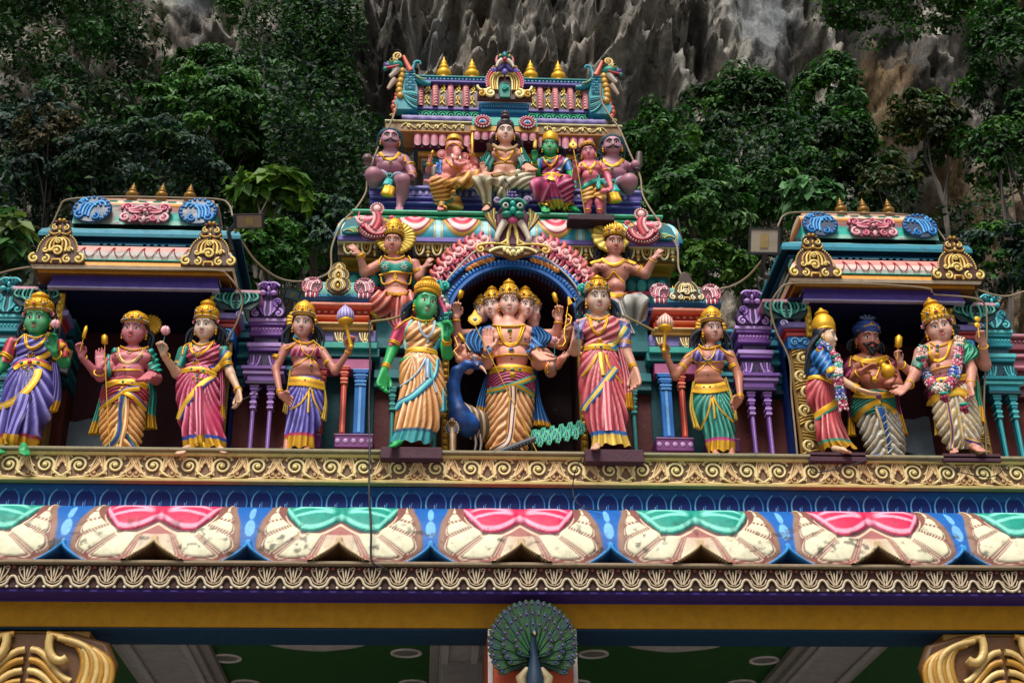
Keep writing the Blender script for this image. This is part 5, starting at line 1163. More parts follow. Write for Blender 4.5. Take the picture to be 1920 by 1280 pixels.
class Fig:
    H=.0078
    def __init__(s,zoom,Y,label,base,name='statue',cat='statue',group=None,skin='d08a78'):
        s.ox,s.oy,s.sc=zoom;s.Y=Y;s.pr=[];s.g='torso';s.heads=[];s.skin=hx(skin)
        b=s.W(*base);s.t=thing(name,label,cat,b,group);s.s=np.linalg.norm(P(960,640,Y)-P(961,640,Y))/s.sc # metres per zoom pixel
        pu,pv=base[0]/s.sc+s.ox,base[1]/s.sc+s.oy;s.s=np.linalg.norm(P(pu,pv,Y)-P(pu+1,pv,Y))/s.sc;s.bv=[];s.face=[]
    def W(s,x,y,dy=0.):return P(x/s.sc+s.ox,y/s.sc+s.oy,s.Y+dy)
    def w(s,p):return s.W(p[0],p[1],p[2]if len(p)>2 else 0.)
    def cone(s,a,b,ra,rb,k=.022,px=True):
        if px:a,b,ra,rb=s.w(a),s.w(b),ra*s.s,rb*s.s
        s.pr.append(('c',np.array(a,float),np.array(b,float),ra,rb,k,s.g))
    def ell(s,c,r,k=.022,R=None,px=True,cut=False):
        if px:c=s.w(c);r=np.array(r,float)*s.s
        s.pr.append(('x' if cut else 'e',np.array(c,float),np.array(r,float),np.eye(3)if R is None else R,0,k,s.g))
    def head(s,cx,cy,hw,hh,yaw=0,pitch=14,roll=0,dy=-.03,female=True,nose=1.):
        h=Head();s.g='head';h.R=rotm(yaw,pitch,roll);h.a=hw*s.s*1.2;h.b=hh*s.s*1.26;h.c=s.W(cx,cy,dy);h.c=h.c-np.array([0,0,.07*h.b]);a,b=h.a,h.b;s.heads.append(h)
        def L(x,y,z):return h.c+h.R@np.array([x*a,y*a,z*b])
        h.L=L
        E=lambda p,r,k=.5,cut=False:s.ell(L(*p),np.array(r)*[a,a,b],k*a*.4,h.R,False,cut)
        C=lambda p,q,r0,r1,k=.3:s.cone(L(*p),L(*q),r0*a,r1*a,k*a*.5,False)
        E((0,.3,.38),(1.0,1.1,.78));E((0,-.02,-.0),(.97,.95,.97));E((0,-.42,-.73),(.52,.44,.27),.6)
        for e in(-1,1):E((e*.52,-.42,-.3),(.42,.4,.38),.8);E((e*1.05,.14,-.02),(.1,.2,.27),.2)
        for e in(-1,1):E((e*.38,-1.02,.13),(.24,.2,.12),.35,True)
        E((0,-.82,.42),(.7,.16,.2),.6)
        C((0,-.93,.22),(0,-1.1*(.5+.5*nose),-.19),.08,.115,.35)
        for e in(-1,1):E((e*.11,-1.0,-.225),(.08,.11,.055),.2)
        E((0,-.93,-.46),(.25,.12,.055),.2);E((0,-.90,-.56),(.2,.12,.055),.2)
        s.g='torso';return h
    def arm(s,pts,r=(20,15,11),g='arm'):
        s.g=g;a,b,c=pts[:3];s.cone(a,b,r[0],r[1]);s.cone(b,c,r[1]*1.02,r[2]);s.g='torso'
    def hand(s,wr,tip,nrm=(0,-1,0),thumb=1,curl=.15,g='arm',spread=.18,thick=1.,size=1.,thumbin=.5):
        # nrm: direction the palm faces; fingers bend towards it. thumb: which side (image x) it leaves
        s.g=g;w_,t_=s.w(wr),s.w(tip);f=t_-w_;L=np.linalg.norm(f)*size;f/=np.linalg.norm(f);n=np.array(nrm,float);n=n-f*(n@f);n/=np.linalg.norm(n);l=np.cross(n,f)
        if l[0]*thumb<0:l=-l
        if abs(l[0])<.2 and l[2]<0:l=-l
        L=L/(1-.25*curl);lg=[.36,.43,.41,.33];of=[.155,.055,-.05,-.15];r=.052*L*thick
        for i in range(4):
            s.cone(w_+l*of[i]*.45*L,w_+f*.5*L+l*of[i]*L,r*1.35,r*1.15,.012,False)
            d=f*math.cos(spread*of[i]*4)+l*math.sin(spread*of[i]*4);p=w_+f*.5*L+l*of[i]*L;an=curl*.9
            for q in range(3):
                e=d*math.cos(an)+n*math.sin(an);p2=p+e*lg[i]*L*(.42,.33,.25)[q];s.cone(p,p2,r*(.98,.9,.82)[q],r*(.9,.82,.7)[q],.004,False);p=p2;an+=curl*1.5
        b0=w_+f*.12*L+l*.12*L;b1=b0+(f*.62+l*.7)*.2*L+n*.03*L;b2=b1+(f*(.9)+l*(.35-.6*thumbin*curl*1.4)+n*curl*.9)*.15*L;b3=b2+(f*.9-l*.2*curl*2+n*curl*.9)*.1*L
        s.cone(b0,b1,r*1.5,r*1.2,.012,False);s.cone(b1,b2,r*1.15,r*1.0,.006,False);s.cone(b2,b3,r,r*.8,.005,False);s.g='torso'
    def foot(s,ankle,toe,w=10,g='leg'):
        s.g=g;a,t=s.w(ankle),s.w(toe);W=w*s.s;f=t-a;s.cone(a+[0,.25*W,0],a+f*.55,W*.75,W*.8,.02,False);l=np.cross(f/np.linalg.norm(f),[0,0,1.]);l/=np.linalg.norm(l)
        for i in range(5):k=i-2;s.cone(a+f*.5+l*k*W*.36,a+f*(1.-.05*abs(k))+l*k*W*.42+[0,0,-.1*W],W*.4,W*.26,.006,False)
        s.g='torso'
    def body(s,colf=None,name='body',mat=None):
        h=s.H;lo=[];hi=[]
        for p in s.pr:
            if p[0]=='c':m=max(p[3],p[4]);lo.append(np.minimum(p[1],p[2])-m);hi.append(np.maximum(p[1],p[2])+m)
            else:m=p[2].max();lo.append(p[1]-m);hi.append(p[1]+m)
        lo=np.min(lo,0)-.05;hi=np.max(hi,0)+.05;n=np.ceil((hi-lo)/h).astype(int)+1;D=np.full(n,.08,np.float32);G=np.zeros(n,np.int8);gs=[]
        for p in s.pr:
            k=max(p[5],1e-3);m=(max(p[3],p[4])if p[0]=='c' else p[2].max())+k+2.5*h
            a=(np.minimum(p[1],p[2])if p[0]=='c' else p[1])-m;b=(np.maximum(p[1],p[2])if p[0]=='c' else p[1])+m
            i0=np.clip(np.floor((a-lo)/h).astype(int),0,n-1);i1=np.clip(np.ceil((b-lo)/h).astype(int)+1,1,n);sl=tuple(slice(x,y)for x,y in zip(i0,i1))
            X,Yy,Zz=[lo[q]+h*np.arange(i0[q],i1[q],dtype=np.float32)for q in range(3)];X=X[:,None,None];Yy=Yy[None,:,None];Zz=Zz[None,None,:]
            if p[0]=='c':
                ba=p[2]-p[1];l2=ba@ba+1e-12;px_,py_,pz_=X-p[1][0],Yy-p[1][1],Zz-p[1][2];t=np.clip((px_*ba[0]+py_*ba[1]+pz_*ba[2])/l2,0,1)
                d=np.sqrt((px_-ba[0]*t)**2+(py_-ba[1]*t)**2+(pz_-ba[2]*t)**2)-(p[3]+(p[4]-p[3])*t)
            else:
                R=p[3];q=[(R[0,i]*(X-p[1][0])+R[1,i]*(Yy-p[1][1])+R[2,i]*(Zz-p[1][2]))for i in range(3)];k0=np.sqrt(sum((q[i]/p[2][i])**2 for i in range(3)));k1=np.sqrt(sum((q[i]/p[2][i]**2)**2 for i in range(3)))+1e-9;d=k0*(k0-1)/k1
            o=D[sl]
            if p[0]=='x':D[sl]=-smin(-o,d,k)
            else:
                if p[6]not in gs:gs.append(p[6])
                G[sl]=np.where(d<o,gs.index(p[6])+1,G[sl]);D[sl]=smin(o,d,k)
        V,F,ijk=surfnet(D,lo,h);s.V,s.F=V,F;s.G=G[ijk[:,0],ijk[:,1],ijk[:,2]];s.gs=gs
        g=np.zeros_like(V);a,b,c=V[F[:,0]],V[F[:,1]],V[F[:,2]];fn=np.cross(b-a,c-a)
        for k in range(4):np.add.at(g,F[:,k],fn)
        s.N=g/(np.linalg.norm(g,axis=1,keepdims=True)+1e-12)
        if(s.N*(V-V.mean(0))).sum()<0:s.N=-s.N;s.F=F=F[:,::-1]
        u,v=proj(V);s.zu,s.zv=(u-s.ox)*s.sc,(v-s.oy)*s.sc
        col=np.broadcast_to(s.skin,(len(V),4)).copy()
        for hd,fc,wt in s.face:
            q=(V-hd.c)@hd.R/np.array([hd.a,hd.a,hd.b]);m=smst(1.0,.55,np.sqrt((q[:,0]/1.)**2+((q[:,2]-.1)/1.15)**2))*(q[:,1]<0)*wt*(s.G==gs.index('head')+1)
            col=col*(1-m[:,None])+fc*m[:,None]
            ck=np.exp(-(((np.abs(q[:,0])-.55)/.25)**2+((q[:,2]+.2)/.25)**2))*(q[:,1]<0)*.3*(s.G==gs.index('head')+1);col=col*(1-ck[:,None])+lerp(s.skin,hx('c0403a'),.35)*ck[:,None]
        if colf:col=colf(s,V,col)
        s.mb=MB();s.mb.add(V,F,col);s.bobj=s.mb.build(name,s.t,mat or M_SKIN);s.bv.append(s.mb.bvh());return s
    def cloth(s,name,poly,groups,col,hi=None,folds=None,off=.006,amp=.008,mat=None,pat=None):
        m=inpoly(s.zu,s.zv,poly)&np.isin(s.G,[s.gs.index(g)+1 for g in groups if g in s.gs]);f=m[s.F].sum(1)>=3;F=s.F[f]
        if not len(F):return
        us,inv=np.unique(F,return_inverse=True);V=s.V[us];Nn=s.N[us];zu,zv=s.zu[us],s.zv[us];c=np.broadcast_to(hx(col),(len(us),4)).copy();d=np.full(len(us),off)
        if folds: # (fx, fz, curve): phase across the cloth in zoom pixels
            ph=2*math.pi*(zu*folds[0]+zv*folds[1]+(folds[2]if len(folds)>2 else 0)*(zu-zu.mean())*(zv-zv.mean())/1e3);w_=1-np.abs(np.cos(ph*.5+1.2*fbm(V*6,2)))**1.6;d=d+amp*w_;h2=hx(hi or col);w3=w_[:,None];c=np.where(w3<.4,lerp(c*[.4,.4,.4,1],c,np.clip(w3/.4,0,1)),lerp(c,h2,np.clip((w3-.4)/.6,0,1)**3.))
        if pat is not None:c=pat(zu,zv,c)
        mb=MB();mb.add(V+Nn*d[:,None],inv.reshape(F.shape),c);mb.build(name,s.t,mat or M_CLOTH);s.bv.append(mb.bvh())
    def hit(s,x,y):
        d=ray(x/s.sc+s.ox,y/s.sc+s.oy);best=None
        for b in s.bv:
            r=b.ray_cast(Vector(CAM),Vector(d))
            if r[0]is not None and(best is None or r[3]<best[2]):best=(np.array(r[0]),np.array(r[1]),r[3])
        if best is None:return s.W(x,y,0),np.array([0,-1.,0]),False
        n=best[1];n=n if n@d<0 else-n;return best[0],n,True
    def path(s,pts,n=None,lift=.0,sm=2):
        q=spl(pts,n or max(8,len(pts)*6));H=[s.hit(*p[:2])for p in q];ok=np.array([h[2]for h in H]);P_=np.array([h[0]for h in H]);N_=np.array([h[1]for h in H])
        if ok.any()and not ok.all():
            i=np.arange(len(q));
            yy=np.interp(i,i[ok],P_[ok,1])
            for j in i[~ok]:P_[j]=P(q[j][0]/s.sc+s.ox,q[j][1]/s.sc+s.oy,yy[j])
        for _ in range(sm):P_[1:-1]=(P_[:-2]+2*P_[1:-1]+P_[2:])/4
        N_=N_+np.array([0,-.6,0]);
        for _ in range(sm):N_[1:-1]=(N_[:-2]+N_[1:-1]+N_[2:])/3
        N_/=np.linalg.norm(N_,axis=1,keepdims=True)
        return P_+N_*lift,N_
    def cord(s,name,pts,r,col,lift=None,n=None,beads=None,parts=True,bc=None,mb=None,k=5):
        P_,N_=s.path(pts,n);R_=r*s.s;own=mb is None;mb=mb or MB();mb.tube(P_+N_*(lift if lift is not None else R_*.5),R_,col,k)
        if beads:
            q=along(P_,beads)
            for i,p in enumerate(q):mb.ball(p+N_[min(len(N_)-1,int(i/beads*len(N_)))]*R_*1.1,R_*1.15,(bc if bc is not None else col),6,5)
        return mb.build(name,s.t)if own else mb
    def band(s,name,pts,w,cols,th=.006,n=None,pleat=0,mb=None,taper=None,sm=None):
        # ribbon lying on the surface; cols: list of colours across
        P_,N_=s.path(pts,n,sm=9 if sm is None else sm);T=np.gradient(P_,axis=0);T/=np.linalg.norm(T,axis=1,keepdims=True)+1e-9;B=np.cross(T,N_);B/=np.linalg.norm(B,axis=1,keepdims=True)+1e-9
        m=len(cols);xs=np.linspace(-1,1,m+1);W_=w*s.s*.5*(np.ones(len(P_))if taper is None else np.interp(np.linspace(0,1,len(P_)),np.linspace(0,1,len(taper)),taper));own=mb is None;mb=mb or MB()
        def row(x,h):return P_+B*(x*W_)[:,None]+N_*h
        for i in range(m):
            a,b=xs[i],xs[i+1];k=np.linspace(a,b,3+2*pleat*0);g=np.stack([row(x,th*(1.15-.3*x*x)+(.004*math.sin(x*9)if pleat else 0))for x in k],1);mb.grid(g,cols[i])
        mb.grid(np.stack([row(-1,-.004),row(-1.0,th*.85)],1),cols[0]);mb.grid(np.stack([row(1.,th*.85),row(1,-.004)],1),cols[-1])
        return mb.build(name,s.t,M_CLOTH)if own else mb
    def gem(s,mb,x,y,r,col,ring=None,lift=0.):
        p,n,_=s.hit(x,y);p=p+n*lift
        if ring is not None:mb.ball(p,np.array([1,.6,1])*r*1.5*s.s,ring,9,6)
        mb.ball(p+n*r*.55*s.s,r*s.s,col,8,6)
    def gems(s,name,lst):
        mb=MB()
        for x,y,r,c in lst:s.gem(mb,x,y,r,hx(c),GOLD)
        mb.build(name,s.t)
    def pendant(s,x,y,r,c='1a6aa8',name='pendant'):
        mb=MB();s.gem(mb,x,y,r*.75,hx(c),GOLD);
        for k in range(-2,3):s.gem(mb,x+k*r*.7,y+r*1.7-abs(k)*r*.35,r*.38,GOLD)
        mb.build(name,s.t)
    def ring(s,name,p,q,R,r,col=GOLD,n=14,cnt=1,px=True): # bangle round the limb p->q at p
        a,b=(s.w(p),s.w(q))if px else(p,q);ax=b-a;ax/=np.linalg.norm(ax);u=np.cross(ax,[0,1.,.1]);u/=np.linalg.norm(u);v=np.cross(ax,u);t=np.arange(n)*2*math.pi/n;mb=MB()
        for k in range(cnt):mb.tube(a+ax*k*r*2.1*s.s+(u*np.cos(t)[:,None]+v*np.sin(t)[:,None])*R*s.s,r*s.s,col,5,closed=True)
        return mb.build(name,s.t)
    # ---- skirt
    def skirt(s,name,rows,col,hi,dark=None,ratio=.62,n=18,amp=.012,diag=0.,kind='sari',hem=.0,hemc=None,line=None,cx=.0,bot=None,dyc=0.,stripes=None,dh=.5,mat=None,bvh=True):
        rows=np.array([(r[1],r[2],r[0],r[3]if len(r)>3 else 0.)for r in rows],float);m=52;t0=np.linspace(0,1,len(rows));tt=np.linspace(0,1,m);yy=rows[:,2];q=(yy-yy[0])/(yy[-1]-yy[0])
        pc=spl(np.c_[rows,q],m);xl,xr,y,dy=pc[:,0],pc[:,1],pc[:,2],pc[:,3];tt=pc[:,4];N_=104;th=np.linspace(0,2*math.pi,N_,endpoint=False);C=[];A=[]
        for i in range(m):l=s.W(xl[i],y[i],dyc+dy[i]);r=s.W(xr[i],y[i],dyc+dy[i]);C.append((l+r)/2);A.append(abs(r[0]-l[0])/2)
        C,A=np.array(C),np.array(A);TH_=th[None];X=np.sin(TH_)*np.ones((m,1));Yf=-np.cos(TH_)*np.ones((m,1));T=tt[:,None]*np.ones((1,N_));xc=X-cx;fr=smst(.3,-.2,Yf)
        cr=lambda p_:1-np.abs(np.cos(math.pi*p_))**1.6 # broad swell, narrow crease
        if kind=='sari':
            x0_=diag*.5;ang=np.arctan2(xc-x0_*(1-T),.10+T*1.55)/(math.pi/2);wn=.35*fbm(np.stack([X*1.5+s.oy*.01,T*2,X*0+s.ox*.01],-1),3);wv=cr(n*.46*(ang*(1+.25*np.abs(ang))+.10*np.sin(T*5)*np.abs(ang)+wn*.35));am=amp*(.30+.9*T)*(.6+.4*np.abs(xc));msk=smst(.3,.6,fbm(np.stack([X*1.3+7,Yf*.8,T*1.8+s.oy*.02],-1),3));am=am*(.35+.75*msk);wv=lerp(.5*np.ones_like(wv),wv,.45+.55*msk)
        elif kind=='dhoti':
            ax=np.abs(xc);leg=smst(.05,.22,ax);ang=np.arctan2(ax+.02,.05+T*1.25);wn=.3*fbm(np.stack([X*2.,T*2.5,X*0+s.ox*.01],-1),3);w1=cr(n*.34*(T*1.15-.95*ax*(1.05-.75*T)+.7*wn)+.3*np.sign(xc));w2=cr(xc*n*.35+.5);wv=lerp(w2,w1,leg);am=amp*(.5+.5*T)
        elif kind=='swag':
            ph=n*.5*(T*1.6+.55*(1-xc*xc));wv=cr(ph);am=amp*(.4+.6*T)
        else:
            wv=cr(TH_*n/(2*math.pi))*np.ones((m,1));am=amp*(.4+.8*T)
        nzf=fbm(np.stack([X*1.7+3,Yf*1.1,T*2.6+s.ox*.013],-1),3);wv=np.clip(wv*(.7+.6*nzf)+.1*(nzf-.5),0,1)
        d=am*(wv-.5)*2*.7
        if kind=='dhoti':d=d-.35*A[:,None]*np.exp(-((xc)/.12)**2)*smst(.2,.7,T)*dh*(Yf<0)-0*T
        X3=C[:,None,0]+(A[:,None]+d)*X;Y3=C[:,None,1]+(A[:,None]*ratio+d)*Yf;Z3=np.broadcast_to(C[:,None,2],X3.shape)+0
        if hem: # flare and undulating hem
            Z3=Z3-.012*np.sin(TH_*9+1)*smst(.9,1,T)
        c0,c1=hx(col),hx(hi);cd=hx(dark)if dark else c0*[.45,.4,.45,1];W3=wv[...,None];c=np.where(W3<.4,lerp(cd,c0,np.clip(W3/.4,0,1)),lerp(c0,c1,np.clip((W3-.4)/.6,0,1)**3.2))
        if stripes is not None:sm=(np.abs(wv-.93)<.05)[...,None];c=np.where(sm,hx(stripes),c)
        if hem:
            hm=smst(1-hem-.008,1-hem+.008,T)[...,None];gc=lerp(hemc*[.55,.5,.4,1],hemc,W3);c=c*(1-hm)+gc*hm
            if line:lm=(smst(1-hem-.035,1-hem-.025,T)*smst(1-hem+.012,1-hem+.002,T))[...,None];c=c*(1-lm)+hx(line)*lm
        mb=MB();mb.grid(np.stack([X3,Y3,Z3],-1),c,cu=True,flip=True);e=np.stack([X3,Y3,Z3],-1)[-1];cen=e.mean(0)+[0,0,.02];mb.add(np.vstack([e,cen]),np.array([[i,(i+1)%N_,N_]for i in range(N_)]),cd*.5,False)
        e=np.stack([X3,Y3,Z3],-1)[0];mb.add(np.vstack([e,e.mean(0)]),np.array([[i,(i+1)%N_,N_]for i in range(N_)]),c0,False)
        o=mb.build(name,s.t,mat or M_CLOTH)
        if bvh:s.bv.append(mb.bvh())
        return o
    def drape(s,name,left,right,col,hi,n=5,dy=.08,amp=.02,end=0.,endc=GOLD,th=.03,curve=0.):
        # hanging cloth between two pixel outlines [(x,y),...] ; a thick pleated sheet
        L,R=spl(left,24),spl(right,24);u=np.linspace(0,1,n*8+1);g=[];cc=[]
        for i in range(24):
            a,b=s.W(L[i][0],L[i][1],dy),s.W(R[i][0],R[i][1],dy);p=a+(b-a)*u[:,None];wv=.5+.5*np.sin(2*math.pi*u*n+i*.05*curve);p[:,1]-=amp*wv+th*np.sin(math.pi*u)
            g.append(p);w3=wv[:,None];c=lerp(hx(col)*[.5,.5,.5,1],hx(hi),w3)
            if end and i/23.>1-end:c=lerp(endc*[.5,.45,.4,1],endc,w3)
            cc.append(c)
        g=np.array(g);cc=np.array(cc);mb=MB();mb.grid(g,cc);bk=g.copy();bk[...,1]=s.Y+dy+.01;mb.grid(bk,cc*.6,flip=True)
        for k in(0,-1):mb.grid(np.stack([g[:,k],bk[:,k]],1),cc[:,[k,k]])
        for k in(0,-1):mb.grid(np.stack([g[k],bk[k]],0),cc[[k,k]])
        mb.build(name,s.t,M_CLOTH);s.bv.append(mb.bvh())if False else None
    # ---- heads
    def hcast(s,h,x,z):
        o=h.L(x,-3,z);d=h.R@np.array([0,1.,0]);r=s.bv[0].ray_cast(Vector(o),Vector(d))
        if r[0]is None or r[3]>3*h.a:return h.L(x,-.8,z),-d
        return np.array(r[0]),-d
    def hpatch(s,mb,h,pts,col,off=.0015,c=None):
        P_=[s.hcast(h,*p)for p in pts];n=len(pts);cc=s.hcast(h,*(c or tuple(np.mean(pts,0))));v=[p+d*off for p,d in P_]+[cc[0]+cc[1]*(off*1.6)];mb.add(v,np.array([[i,(i+1)%n,n]for i in range(n)]),col)
    def hline(s,mb,h,pts,r,col,off=.0005,n=8,ellip=None):
        q=spl(pts,n);v=[s.hcast(h,*p)for p in q];mb.tube([p+d*off for p,d in v],np.asarray(r)*h.a,col,5)
    def dface(s,h,brow='15100e',lips='b01c24',eye='cfc4ba',iris='1a1410',tilak='c01818',stripes=False,stache=None,beard=None,lid='3a1c18',browt=.045,third=False):
        for e in(-1,1):
            mb=MB();s.hpatch(mb,h,[(e*.39+.23*math.cos(a),.10+.085*math.sin(a)-(.02*math.cos(a)*e))for a in np.linspace(0,2*math.pi,12,endpoint=False)],hx(eye),.003);ob=mb.build('eye',s.t,M_SKIN)
            mb=MB();s.hpatch(mb,h,[(e*.39+.085*math.cos(a),.10+.078*math.sin(a))for a in np.linspace(0,2*math.pi,9,endpoint=False)],hx(iris),.0055);mb.build('iris',ob)
        for e in(-1,1):
            mb=MB();s.hline(mb,h,[(e*.16,.08),(e*.38,.2),(e*.62,.12)],[.02]*8,hx(lid));s.hline(mb,h,[(e*.18,.06),(e*.38,.02),(e*.6,.1)],[.01]*8,hx(lid));mb.build('eyelid',s.t)
            mb=MB();s.hline(mb,h,[(e*.12,.30),(e*.38,.42),(e*.68,.27)],np.array([.7,.95,1.05,1.1,1.,.85,.65,.4])*browt,hx(brow));mb.build('eyebrow',s.t)
        mb=MB();s.hline(mb,h,[(-.28,-.44),(-.1,-.40),(0,-.425),(.1,-.40),(.28,-.44)],np.array([.2,.7,1,.85,.85,1,.7,.2])*.065,hx(lips));s.hline(mb,h,[(-.2,-.5),(0,-.565),(.2,-.5)],np.array([.2,.7,1,1.1,1.1,1,.7,.2])*.06,hx(lips)*1.2);mb.build('lips',s.t)
        mb=MB()
        for e in(-1,1):p,d=s.hcast(h,e*.09,-.29);mb.ball(p+d*.0,.035*h.a,hx('3a1614'),5,4)
        mb.build('nostrils',s.t)
        if tilak:mb=MB();p,d=s.hcast(h,0,.42);mb.ball(p,np.array([.05,.03,.075])*h.a,hx(tilak),7,5);mb.build('forehead_mark',s.t)
        if stripes:
            mb=MB()
            for k in range(3):s.hline(mb,h,[(-.42,.52+.09*k),(0,.55+.09*k),(.42,.52+.09*k)],.025,hx('d8d4cc'),.0)
            mb.build('forehead_stripes',s.t)
        if stache:
            mb=MB()
            for e in(-1,1):
                for k in range(3):s.hline(mb,h,[(e*.03,-.33-.02*k),(e*.28,-.33-.04*k),(e*.52,-.5+.03*k),(e*.74,-.34+.03*k)],np.array([.08,.11,.12,.12,.1,.08,.05,.02]),hx(stache),.002+.004*(k==1),8)
            mb.build('moustache',s.t)
        if beard:
            mb=MB();R=np.random.default_rng(2)
            for k in range(60):
                a=R.uniform(-1,1);z=-.62-.25*(1-abs(a))*R.random();p,d=s.hcast(h,a*.75,z+.25*abs(a)**2);q=p+d*.02+h.R@np.array([0,0,-1])*.05*(1.2-abs(a));mb.tube([p,(p+q)/2+d*.01,q],np.array([.11,.09,.03])*h.a,hx(beard),4)
            mb.build('beard',s.t)
    def crown(s,h,ht,kind='kirita',col=None,gemc=('1c7a6a','b02040','1a5aa0'),w=1.0,tilt=4,jew=7,z0=.50,rib=14,wide=1.):
        col=GOLD if col is None else col;a,b=h.a,h.b;Hh=ht*s.s*1.05;ax=h.R@np.array([0,math.sin(math.radians(tilt)),math.cos(math.radians(tilt))]);o=h.L(0,.12,z0);fr=h.R@np.array([0,-1.,0])
        PR={'kirita':[(1.04,0),(1.13,.03),(1.15,.10),(1.06,.125),(1.10,.15),(1.08,.25),(1.02,.38),(.88,.52),(.68,.62),(.46,.665),(.58,.69),(.64,.74),(.56,.79),(.36,.83),(.26,.86),(.3,.89),(.16,.94),(.05,.98),(0,1)],
              'dome':[(1.04,0),(1.14,.04),(1.16,.16),(1.07,.2),(1.1,.24),(1.04,.42),(.88,.6),(.6,.76),(.4,.82),(.46,.86),(.36,.92),(.15,.97),(0,1)],
              'basket':[(1.02,0),(1.14,.03),(1.2,.12),(1.08,.15),(1.16,.2),(1.18,.36),(1.06,.5),(.78,.6),(.58,.64),(.72,.68),(.76,.74),(.7,.8),(.5,.85),(.42,.88),(.3,.93),(.1,.98),(0,1)],
              'tiara':[(1.05,0),(1.17,.05),(1.19,.2),(1.08,.26),(1.12,.3),(1.0,.55),(.78,.74),(.5,.84),(.36,.9),(.15,.97),(0,1)],
              'tall':[(1.04,0),(1.13,.02),(1.15,.07),(1.06,.09),(1.13,.12),(1.15,.25),(1.1,.38),(.98,.5),(.8,.6),(.6,.66),(.48,.69),(.66,.71),(.72,.75),(.6,.8),(.36,.85),(.26,.88),(.28,.91),(.14,.96),(0,1)],
              'turban':[(1.0,0),(1.2,.05),(1.3,.2),(1.34,.35),(1.28,.52),(1.1,.7),(.85,.84),(.5,.95),(0,1.)]}[kind]
        pr=np.array(PR);pr=along(pr*[1,2.2],44)/[1,2.2];c=np.broadcast_to(col,(len(pr),4)).copy();
        def mod(an,i):
            z=pr[i.astype(int)[:,0],1][:,None];return 1+(.035*np.abs(np.sin(an*rib/2+z*9))*(z>.2)*(z<.6)+.02*np.cos(an*rib)*(z>.65)*(z<.82))if kind!='turban' else 1+.035*np.sin(an*3+z*26)
        mb=MB();mb.lathe(o,pr*[a*w,Hh],c if kind!='turban' else lerp(hx('0f2a6c'),hx('3a62b4'),(.5+.5*np.sin(pr[:,1]*40))[:,None]),36,ax=ax,front=fr,mod=mod,sq=1.06);ob=mb.build('crown' if kind!='turban' else 'turban',s.t)
        sd=np.cross(fr,ax);sd/=np.linalg.norm(sd);f2=np.cross(ax,sd);f2=f2 if f2@fr>0 else-f2
        def pt(an,z,k=1.03):r=np.interp(z,pr[:,1],pr[:,0])*a*w*k;return o+ax*z*Hh+(sd*math.sin(an)+f2*math.cos(an)*1.06)*r
        h.pt=pt
        mb=MB()
        if jew:
            zz=.07 if kind in('kirita','tall','basket')else .11
            for k in range(-jew,jew+1):
                an=k*1.35/jew;p=pt(an,zz);mb.ball(p,a*.085*(1.25 if k==0 else 1),hx(gemc[abs(k)%len(gemc)]),6,5)
            for k in range(-jew*2,jew*2+1):mb.ball(pt(k*1.4/jew/2,zz+.065),a*.045,gd('f0cc50'),5,4)
            for k,zc in((-1,.27),(0,.25),(1,.27)):mb.ball(pt(k*.62,zc,1.0),a*.2,gd('c08c18'),8,5);mb.ball(pt(k*.62,zc,1.1),a*.12,hx(gemc[(abs(k)+1)%len(gemc)]),7,5)
            for k in range(-3,4):
                for q in range(3):mb.ball(pt(k*.42+.2*q,.38+.05*q,1.0),a*.1,gd('b88818'),6,4)
            mb.build('crown_jewels',s.t)
        return h
    def earrings(s,h,r=.15,col=GOLD,flower=None):
        for e in(-1,1):
            mb=MB();mb.ball(h.L(e*1.05,.02,-.3),r*h.a,col,8,6);mb.ball(h.L(e*1.05,.02,-.52),r*.8*h.a,col,8,6);mb.ball(h.L(e*1.05,.02,-.14),r*.6*h.a,col,6,5);mb.build('earring',s.t)
            if flower:
                mb=MB();c=h.L(e*1.18,.0,.46)
                for k in range(5):mb.ball(c+h.R@np.array([math.cos(k*1.26)*.12,-.02,math.sin(k*1.26)*.12])*h.a,.09*h.a,hx(flower),6,5)
                mb.ball(c+h.R@np.array([0,-.1*h.a,0]),.07*h.a,hx('8a1a3a'),6,5);mb.build('ear_flower',s.t)
    def hair(s,h,ends=(),col='14161c',hi='2a3442',r=.13,nl=6,top=True,wave=.12,cap=1.0):
        mb=MB();mb.ball(h.L(0,.38,.42),np.array([1.1,1.08,.82*h.b/h.a])*h.a*cap,hx(col),20,14,h.R)
        for e in(-1,1): # hairline framing the brow
            for k in range(4):
                q=spl([h.L(0,-.86+.1*k,.86+.04*k),h.L(e*.55,-.66+.1*k,.76+.04*k),h.L(e*.99,-.12+.12*k,.42+.02*k),h.L(e*1.1,.28+.1*k,.0)],12);mb.tube(q,np.array([.06,.08,.1,.1,.11,.11,.11,.11,.11,.1,.09,.06])*h.a*1.05,lerp(hx(col),hx(hi),.5*(k%2)),6)
        R=np.random.default_rng(int(s.ox+h.c[0]*50)%1000)
        for(x,y,dy)in ends:
            e=1 if s.W(x,y,dy)[0]>h.c[0]else-1;E_=s.W(x,y,dy)
            for k in range(nl):
                f_=k/(nl-1);p0=h.L(e*(.72+.22*f_),.3+.3*(1-f_),.3-.15*f_);p3=E_+np.array([e*(f_-.5)*.06,.0+.03*(1-f_),.05*math.sin(k*2.)]);md=(p0+p3)/2+np.array([e*(.05*f_+.01),.02,.02]);q=bez(p0,md+np.array([e*.0,0,.03]),md-np.array([e*.012,0,.03]),p3,20);ph=R.random()*6
                q[:,0]+=e*.10*wave*np.sin(np.linspace(0,9,20)+ph)*h.a*np.linspace(.2,1,20)*2;mb.tube(q,np.concatenate([np.linspace(1,1.35,10),np.linspace(1.35,.5,10)])*r*h.a,lerp(hx(col),hx(hi),(k%2)*.7),6)
        return mb.build('hair',s.t,M_PAINT)
